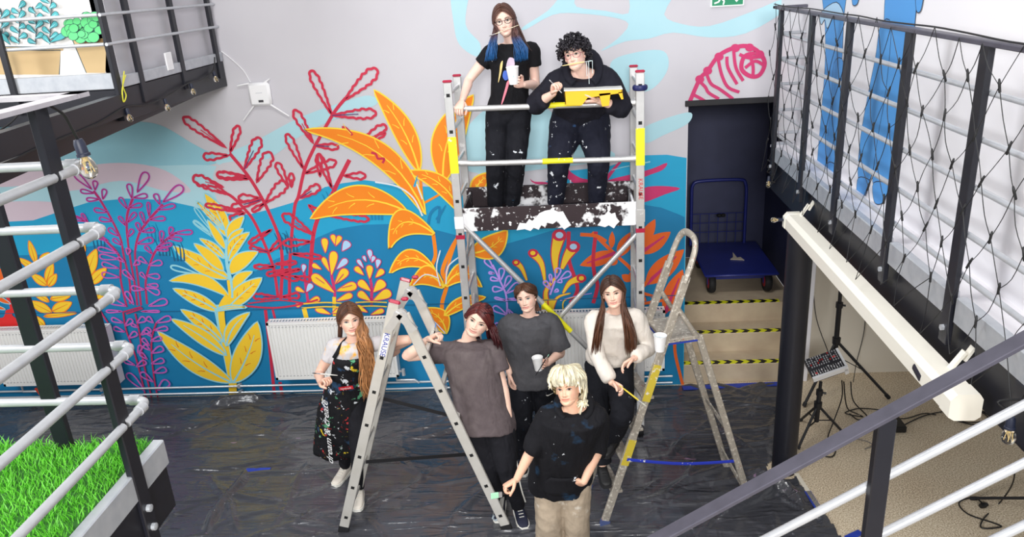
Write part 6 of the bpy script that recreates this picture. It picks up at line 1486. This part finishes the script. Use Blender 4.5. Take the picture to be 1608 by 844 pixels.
scalp(L, p.hd, b0, .010, front=.072)
for i in range(70):
    th = random.uniform(.15, 2.3)*random.choice((-1, 1)); pts = [p.hd.surf(th*.12, .113, .013)] + [p.hd.surf(th*fr + (math.copysign(math.pi, th) - th)*ff, z, .013 + random.uniform(0, .004)) for z, fr, ff in ((.095, .6, 0), (.06, .95, .05), (.02, 1.0, .35), (-.02, 1, .7))] + [p.hd.P(random.uniform(-.012, .012), -.112, -.03)]
    L.add(pts, .009, b0, b1_, .45)
for i in range(20): L.add([p.hd.P(0, -.10, -.03), p.hd.P(random.uniform(-.02, .04), -.13, -.05), p.hd.P(random.uniform(0, .06), -.12, -.10), p.hd.P(random.uniform(.03, .08), -.10, -.15)], .011, b1_, b0)
L.build(p.root); p.report('P3')
cup(at(846, 581, Y=5.33), (-.06, -.05, 1), .105, .041, 'white paper cup held by the person in dark grey t-shirt', inside=(236, 240, 242))
brush(at(841, 590, Y=5.30), at(860, 560, Y=5.30), 'dark brush with pale green tip held against the white paper cup', (150, 206, 180), (30, 34, 36), r=.004, bl=.02)

# 4 in front, platinum hair
p = Person(at(886, 613, Y=4.32), 0, wxz(884, 4.40, .855), 0, 'person with platinum blond shaggy hair in a black paint-marked hoodie at front', look=.62, roll=11, fat=1.02, sh=.165, skin=(240, 192, 164), lip=(214, 104, 92), smile=.5, neck_off=(.03, .035, -.155), wide=1.07, turn=-.32)
p.arm('a', at(806, 764, Y=4.22), at(848, 720, Y=4.75)); p.arm('b', at(917, 757, Y=4.225), at(966, 728, Y=4.42))
p.leg('a', wxz(862, 4.42, .09), wxz(862, 4.0, .5)); p.leg('b', wxz(905, 4.44, .09), wxz(908, 4.0, .5))
p.add_hand('a', (-.75, -.35, -.25), (.1, .5, -.8), (.25, -.9, .35), curl=1.0, thumb=.7)
p.add_hand('b', (-.45, .62, -.65), (-.2, 1, .1), (-.8, -.2, .5), curl=.25, thumb=.1)
p.body(); eyes(p.hd, p.root, (74, 54, 40), (150, 112, 76), .5)
mH4 = cloth('black_hoodie', (20, 20, 25), [((36, 68, 98), 4.6, .605, .10, 7.3), ((228, 232, 238), 22, .69, .015, 2.7)])
p.top('hoodie', mH4, hem=-.37, full=.08, grow=.036, minu=.182, minv=.13, sr=(.078, .070), seed=12., wr=.013, blouse=.05, ws=7, neckr=(.10, .09), neck=.97)
hood(p, mH4, .105, .040); drawstrings(p, mH4)
def pocket(p, m, f0=-.24, f1=.06):
    n = 13; R_ = []
    for f in np.linspace(f0, f1, 7):
        hw = np.interp(f, [f0, (f0+f1)/2, f1], [.145, .135, .085]); R_.append([front_pt(p, f, hw*(-1 + 2*j/(n-1)), .052, .13) for j in range(n)])
    V = [q for r in R_ for q in r]; F = [(i*n + j, i*n + j+1, (i+1)*n + j+1, (i+1)*n + j) for i in range(6) for j in range(n-1)]
    me = bpy.data.meshes.new('pocket'); me.from_pydata([tuple(v) for v in V], [], F); me.materials.append(m); o = link_mesh('pocket', me, p.root); md = o.modifiers.new('t', 'SOLIDIFY'); md.thickness = .012
pocket(p, mH4)
p.trousers(cloth('sand_corduroy', (176, 160, 140), [((214, 208, 196), 9, .6, .1, 3.)]), r=(.115, .10, .098, .10), grow=.016); p.shoe('a', (-.1, -1), m_sneak, m_rub); p.shoe('b', (.1, -1), m_sneak, m_rub)
L = Locks(); pb, pr, pd = (222, 212, 176), (238, 230, 204), (178, 160, 118)
scalp(L, p.hd, pd, .026, front=.045)
for i in range(74):                                                  # fringe
    th = random.uniform(-1.05, 1.05); z1 = .031 + .010*random.uniform(-1, 1) - .006*abs(th)
    L.add([p.hd.surf(th*.3, .1165, .030), p.hd.surf(th*.7, .105, .044 + random.uniform(0, .006)), p.hd.surf(th*.95, .078, .036 + random.uniform(0, .008)), p.hd.surf(th, .052, .026 + random.uniform(0, .008)), p.hd.surf(th + random.uniform(-.14, .14), z1, .017)], .0105, pb, pr, .5)
for i in range(60):                                                  # choppy crown layers
    th = random.uniform(-math.pi, math.pi); d = random.uniform(.4, .9)
    L.add([p.hd.P(random.uniform(-.012, .012), random.uniform(-.04, .03), .128), p.hd.surf(th*.5, .112, .046), p.hd.surf(th*.9, .096, .052 + random.uniform(0, .010)), p.hd.surf(th, .070 - random.uniform(0, .03), .046 + random.uniform(-.006, .014))], .010, pd if random.random() < .5 else pb, pr, .5)
for i in range(170):                                                 # shaggy sides and back
    th = random.uniform(1.0, math.pi)*random.choice((-1, 1)); zt = random.uniform(-.06, .03) if random.random() < .5 else random.uniform(-.15, -.06)
    if abs(th) < 1.6 or th < 0: zt = max(zt, random.uniform(-.022, .02))
    if th < 0 and abs(th) < 1.9: zt = max(zt, random.uniform(-.005, .025))
    fl = .030 + random.uniform(0, .024) + max(0, -zt)*.12
    L.add([p.hd.surf(th*.3, .116, .030), p.hd.surf(th*.8, .095, .044), p.hd.surf(th, .05, .042 + random.uniform(0, .012)), p.hd.surf(th, (.05 + zt)/2, .034 + random.uniform(0, .014)), p.hd.surf(th + random.uniform(-.2, .2), max(zt, -.09), fl) - p.hd.u*max(0, -.09 - zt)*p.hd.k], .0115, pd if random.random() < .35 else pb, pr, .5)
for i in range(60):
    th = random.uniform(1.65, 2.8); L.add([p.hd.surf(th, .03, .038), p.hd.surf(th, -.03, .040), p.hd.surf(th, -.07, .036 + random.uniform(0, .01)), p.hd.P(.072 + random.uniform(-.025, .025), -.04 + random.uniform(-.04, .04), -.095 - random.uniform(0, .03)), p.hd.P(.082 + random.uniform(-.04, .028), -.03 + random.uniform(-.04, .04), -.118 - random.uniform(0, .03))], .010, pb, pr, .5)
L.build(p.root, rough=.5); p.report('P4')
tb = empty('paintbrush', at(790, 777, Y=4.2), 'flat brush with mint-green bristles held low by the platinum-haired person', 'paintbrush')
a_, b_ = at(806, 770, Y=4.22), at(788, 777, Y=4.18); e_ = at(771, 780, Y=4.15); dd = (e_ - b_).normalized()
MB().tube([a_, a_.lerp(b_, .5), b_], [.006, .009, .012], 8, flat=.6).build('handle', mat('black_handle', (24, 24, 28), .4), tb, True)
MB().bar(b_, b_.lerp(e_, .3), .034, .012, ref=(0, -1, .3)).build('ferrule', mat('ferrule', (200, 200, 204), .3, .8), tb); MB().bar(b_.lerp(e_, .3), e_, .038, .013, ref=(0, -1, .3), bev=.003).build('bristles', mat('bristle_mint', (170, 226, 190), .7), tb)

# 5 on the step ladder
p = Person(at(961, 463, Y=5.16), 0, wxz(956, 5.26, 1.13), .285, 'person with very long straight dark hair in a pale beige sweatshirt on the step ladder', look=.5, roll=10, sh=.158, skin=(244, 200, 178), smile=.6, lat_sh=(1, .06, .03), wide=1.10, turn=-.1)
p.arm('a', at(960, 601, Y=4.92), at(915, 585, Y=5.05)); p.arm('b', at(996, 563, Y=4.98), at(1040, 545, Y=5.3))
def on(t_z, side): s_ = t_z/TOPN.z; c = F1.lerp(TOPN, s_) + hd_vec*.0; return c + wv*side
hd_vec = hd if isinstance(hd, Vector) else None
p.leg('a', at(946, 734, Y=5.02), at(925, 690, Y=4.7)); p.leg('b', at(963, 688, Y=5.10), at(990, 640, Y=4.7))
p.add_hand('a', at(980, 613, Y=4.86) - at(960, 601, Y=4.92), (0, .4, -1), (.5, -.7, .6), curl=.7, thumb=.6)
p.add_hand('b', (-.75, -.35, -.3), (.1, .5, -.8), (.0, -.6, .7), curl=.45, thumb=.3)
p.body(); eyes(p.hd, p.root, (90, 70, 52), (74, 48, 36), .6, .85)
mS = cloth('oatmeal_fleece', (226, 218, 208))
p.top('sweatshirt', mS, hem=.13, full=.93, grow=.022, minu=.150, minv=.115, sr=(.068, .058), seed=15., wr=.012, blouse=.10, ws=7, neckr=(.076, .07), neck=.995)
p.trousers(mBs, r=(.105, .090, .082, .075), hem=.93); p.shoe('a', (.15, -1), m_bsh, m_bsole, sock=None); p.shoe('b', (-.5, -1), m_bsh, m_bsole)
L = Locks(); d0, d1 = (60, 36, 26), (98, 62, 42)
scalp(L, p.hd, d0, .008)
for sg, gd in ((-1, [at(946, 484, Y=5.09), at(942, 505, Y=5.04), at(938, 530, Y=5.02), at(934, 562, Y=5.04)]), (1, [at(980, 484, Y=5.09), at(985, 505, Y=5.04), at(989, 530, Y=5.02), at(991, 558, Y=5.04)])):
    curtain(L, p.hd, sg*1.12, sg*2.6, gd, 62, [(.018*sg, .03), (.032*sg, .03), (.042*sg, .025), (.042*sg, .025)], d0, d1, r=.010, wave=.004, grad=([0, .5, 1], [0, .3, 1]), lenv=.22)
L.build(p.root); p.report('P5')
brush(at(973, 606, Y=4.85), at(1008, 633, Y=4.80), 'yellow-handled brush pointing down from the hand on the step ladder', (206, 206, 190), (232, 206, 60), r=.0055)
cup(at(1036, 551, Y=4.96), (0.02, 0, 1), .115, .045, 'white cup with pale blue paint on the step ladder beside the beige sleeve', inside=(170, 214, 232))

# 6 on the scaffold, left
p = Person(at(790.5, 33.5, Y=6.30), 0, wxz(799, 6.32, 2.875), 2.012, 'person with glasses and blue-tipped long brown hair in black t-shirt standing on scaffold', look=.6, roll=9, sh=.155, skin=(246, 208, 192), lip=(214, 140, 136), smile=.3, neck_off=(.03, .03, -.16), turn=-.1)
p.arm('a', at(726, 158, Y=6.12), at(735, 118, Y=6.40)); p.arm('b', at(822, 133, Y=6.12), at(842, 150, Y=6.34))
p.leg('a', wxz(778, 6.30, 2.10), wxz(776, 6.0, 2.5)); p.leg('b', wxz(804, 6.32, 2.10), wxz(812, 6.0, 2.5))
p.add_hand('a', (-.25, -.75, -.5), (0, .6, -.8), (.8, -.2, 0), curl=.75, thumb=.5)
p.add_hand('b', at(806, 128, Y=6.04) - at(822, 133, Y=6.12), (-.1, -.9, 0), (0, .2, 1), curl=.7, thumb=.5)
p.body(); eyes(p.hd, p.root, (70, 66, 60), (96, 66, 48), .3)
mT6 = cloth('black_tee', (20, 20, 24), [((226, 230, 236), 24, .73, .015, 2.7)])
p.top('t_shirt', mT6, hem=-.02, sleeve=.46, grow=.014, minu=.136, minv=.10, sr=(.064, .066), seed=21., wr=.005)
# generic blotches of colour on the shirt front
for nm, c, F_ in (('cream', (232, 206, 140), [(.72, -.040), (.76, -.026), (.62, -.030), (.48, -.044), (.46, -.050), (.60, -.044)]), ('lilac', (206, 186, 204), [(.80, .012), (.78, .040), (.70, .046), (.60, .034), (.52, .030), (.56, .006), (.66, -.004), (.74, .000)]), ('blue', (70, 104, 196), [(.62, -.016), (.60, .012), (.52, .018), (.48, -.006), (.54, -.024)]), ('pink', (226, 130, 148), [(.46, .004), (.48, .020), (.38, .012), (.26, -.002), (.15, -.018), (.14, -.026), (.28, -.014), (.38, -.004)])):
    q = [front_pt(p, v.x, v.y*1.3 - .022, .027, .10) for v in cr([Vector((f, x)) for f, x in F_], 3, True)]; b = MB(); n_ = len(q); cq = sum(q, Vector())/n_ + p.fwd(.5)*.003; b.add(q + [cq], [(i, (i+1) % n_, n_) for i in range(n_)]); b.build('shirt_print', mat('print_' + nm, c, .7), p.root)
p.trousers(mBs, r=(.095, .076, .072, .066), waist=.22); p.shoe('a', (-.1, -1), m_bsh, m_bsole, sock=m_gry); p.shoe('b', (.1, -1), m_bsh, m_bsole)
def glasses(p, m, rx, rz, r=.0018):
    t = MB(); hd_ = p.hd
    for sg in (-1, 1): t.tube([hd_.P(sg*.033 + rx*math.cos(a), hsurf_y(min(.06, abs(sg*.033 + rx*math.cos(a)*.8)), 0) + .010 - .004*abs(math.cos(a)), -.003 + rz*math.sin(a)) for a in np.linspace(0, 2*math.pi, 20, endpoint=False)], r, 6, closed=True)
    t.tube([hd_.P(-.012, .096, .002), hd_.P(0, .099, .005), hd_.P(.012, .096, .002)], r, 6)
    for sg in (-1, 1): t.tube([hd_.P(sg*(.033 + rx), .070, .003), hd_.P(sg*.076, .03, .004), hd_.P(sg*.078, -.02, -.002)], r, 6)
    t.build('glasses', m, p.root, True)
glasses(p, mat('dark_frames', (40, 30, 34), .35), .0235, .0195, .0021)
L = Locks(); h0, h1, bl = (88, 56, 44), (70, 44, 38), (24, 92, 152)
scalp(L, p.hd, h1, .008)
gr = ([0, .72, .82, 1], [0, .05, .8, 1])
curtain(L, p.hd, -1.1, -2.5, [at(778, 48, Y=6.26), at(775, 62, Y=6.20), at(771, 78, Y=6.17), at(770, 97, Y=6.17)], 56, [(-.014, .03), (-.022, .025), (-.04, .02), (-.05, .02)], h0, bl, r=.010, wave=.008, grad=gr, lenv=.2)
curtain(L, p.hd, 1.1, 2.5, [at(809, 50, Y=6.24), at(812, 62, Y=6.20), at(818, 78, Y=6.17), at(820, 97, Y=6.17)], 60, [(.018, .03), (.03, .025), (.05, .02), (.055, .02)], h0, bl, r=.010, wave=.010, grad=gr, lenv=.2)
curtain(L, p.hd, 1.3, 2.2, [at(818, 58, Y=6.26), at(826, 74, Y=6.24), at(829, 84, Y=6.22)], 12, [(.02, .03), (.03, .02), (.03, .02)], h0, h1, r=.009, wave=.010, lenv=.2)
L.build(p.root); p.report('P6')
brush(p.hd.P(.105, .090, -.052), p.hd.P(-.105, .104, -.082), 'thin brush held crosswise in the mouth of the long-haired scaffold worker', (90, 86, 80), (230, 218, 190), r=.003, bl=.02)
cup(at(807, 132, Y=6.02), (-.04, -.05, 1), .125, .047, 'white cup with pale blue rim held by the long-haired scaffold worker', inside=(180, 224, 230), spl=[((170, 220, 228), 14, .6, .05, 2.)])

# 7 on the scaffold, right, leaning over the rail
p = Person(at(898, 86.5, Y=6.02), 0, wxz(911, 6.42, 2.80), 2.012, 'person with short curly black hair in a dark hoodie leaning on the scaffold rail', look=.75, roll=12, sh=.175, fat=1.12, skin=(246, 206, 188), lip=(216, 130, 124), smile=.1, hgt=1.66, neck_off=(.04, .10, -.135), turn=-.28, wide=1.04)
p.arm('a', at(869, 147, Y=5.98), at(835, 165, Y=6.2)); p.arm('b', at(938, 158, Y=5.99), at(995, 165, Y=6.16))
p.leg('a', wxz(872, 6.26, 2.10), wxz(868, 5.9, 2.5)); p.leg('b', wxz(937, 6.28, 2.10), wxz(950, 5.9, 2.5))
p.add_hand('a', (.15, -.35, .55), (.6, .2, -.2), (-.1, -.6, .6), curl=1.0, thumb=.7)
p.add_hand('b', (-.9, -.15, -.05), (0, 0, 1), (.0, -1, .3), curl=.35, thumb=.3)
p.body(); eyes(p.hd, p.root, (60, 44, 36), (26, 22, 22), .1, .9)
mH7 = cloth('dark_navy_hoodie', (28, 28, 38), [((226, 230, 236), 20, .73, .015, 2.7)])
p.top('hoodie', mH7, hem=-.08, full=.55, grow=.034, minu=.175, minv=.13, sr=(.090, .078), seed=25., wr=.010, blouse=.05, ws=7, neckr=(.11, .10), neck=.96)
hood(p, mH7, .115, .052); drawstrings(p, mH7)
p.trousers(mNavy, r=(.125, .092, .08, .068), grow=.02, waist=.16); p.shoe('a', (-.25, -1), m_bsh, m_bsole); p.shoe('b', (.15, -1), m_bsh, m_bsole)
glasses(p, mat('rose_frames', (170, 90, 110), .35), .0255, .0235, .0016)
L = Locks(); k0, k1 = (22, 20, 26), (44, 40, 48)
scalp(L, p.hd, k0, .018, front=.050)
for i in range(330):
    th = random.uniform(-math.pi, math.pi); z = random.uniform(-.05, .118); at_ = abs(th)
    lo = np.interp(at_, [0, .6, 1.1, 1.4, 2.0, math.pi], [.038, .034, .012, -.012, -.05, -.07])
    if z < lo: z = lo + random.uniform(0, .03)
    c = p.hd.surf(th, min(z, .117), .024 + random.uniform(0, .022)); u, v = frame(Vector((random.uniform(-1, 1), random.uniform(-1, 1), random.uniform(-1, 1))))
    w_ = u.cross(v); R_ = random.uniform(.010, .018); s0 = random.uniform(0, 6.28)
    L.add([c + u*(R_*math.cos(s0 + a)) + v*(R_*math.sin(s0 + a)) + w_*(.004*a) for a in np.linspace(0, 4.6, 7)], .0062, k0, k1, .8, 6, None, 2)
L.build(p.root, rough=.35); p.report('P7')
brush(p.hd.P(-.080, .104, -.060), p.hd.P(.120, .112, -.074), 'brush dripping white paint held in the mouth of the curly-haired person', (214, 240, 240), (240, 214, 150), r=.0045, bl=.03)
b = MB()
for i, (x, l_) in enumerate(((.105, .10), (.120, .16), (.148, .09))): q = p.hd.P(x, .113, -.076); b.tube([q, q - Vector((0, 0, l_*.6)), q - Vector((0, 0, l_))], [.0022, .0016, .0022], 6)
b.build('paint_drip', mat('wet_paint', (226, 240, 242), .2), [o for o in bpy.data.objects if o.get('label', '').startswith('brush dripping')][0], True)
brush(at(882, 146, Y=5.93), at(864, 127, Y=5.90), 'white brush handle raised in the fist resting on the scaffold rail', (236, 236, 236), (244, 244, 240), r=.0045, bl=.01)
# paint tray on the rail
t = empty('paint_tray', at(930, 152, Y=5.98), 'yellow plastic paint tray with white paint held over the scaffold rail', 'paint tray')
mTr = mat('tray_yellow', (250, 190, 16), .4); c0 = at(886, 146, Y=5.93); c1 = at(977, 143, Y=5.93); xt = (c1 - c0); Lt = xt.length; xt.normalize(); yt = Vector((0, 1, 0)); zt = Vector((0, 0, 1))
T = lambda x, y, z: c0 + xt*(x*Lt) + yt*y + zt*z
b = MB(); W_ = .24
b.prism([T(0, 0, 0), T(.01, 0, -.085), T(.30, 0, -.09), T(.40, 0, -.035), T(1.0, 0, -.008), T(1.0, 0, .012), T(0, 0, .012)], yt*.006); b.prism([T(0, W_, 0), T(.01, W_, -.085), T(.30, W_, -.09), T(.40, W_, -.035), T(1.0, W_, -.008), T(1.0, W_, .012), T(0, W_, .012)], yt*.006)
b.prism([T(0.01, 0, -.085), T(.30, 0, -.09), T(.40, 0, -.035), T(1.0, 0, -.008), T(1, 0, -.014), T(.40, 0, -.042), T(.30, 0, -.096), T(.01, 0, -.091)], yt*W_); b.prism([T(0, 0, .012), T(0, W_, .012), T(0.01, W_, -.085), T(.01, 0, -.085)], xt*.006); b.prism([T(.99, 0, .012), T(.99, W_, .012), T(.99, W_, -.012), T(.99, 0, -.012)], xt*.006)
b.build('basin', mTr, t)
for y in (0.0, W_ - .012): MB().prism([T(.60, y, -.015), T(.80, y, -.01), T(.77, y, -.105), T(.65, y, -.11)], yt*.012).build('leg', mTr, t)
MB().prism([T(.93, 0, -.01), T(1.0, 0, -.005), T(1.02, 0, -.06), T(.985, 0, -.062)], yt*W_).build('end_foot', mTr, t)
b = MB(); b.prism([T(-.005, -.004, .012), T(1.005, -.004, .012), T(1.005, -.004, .020), T(-.005, -.004, .022)], yt*(W_ + .014)); b.build('paint_film', mat('tray_paint', (244, 246, 242), .3), t)
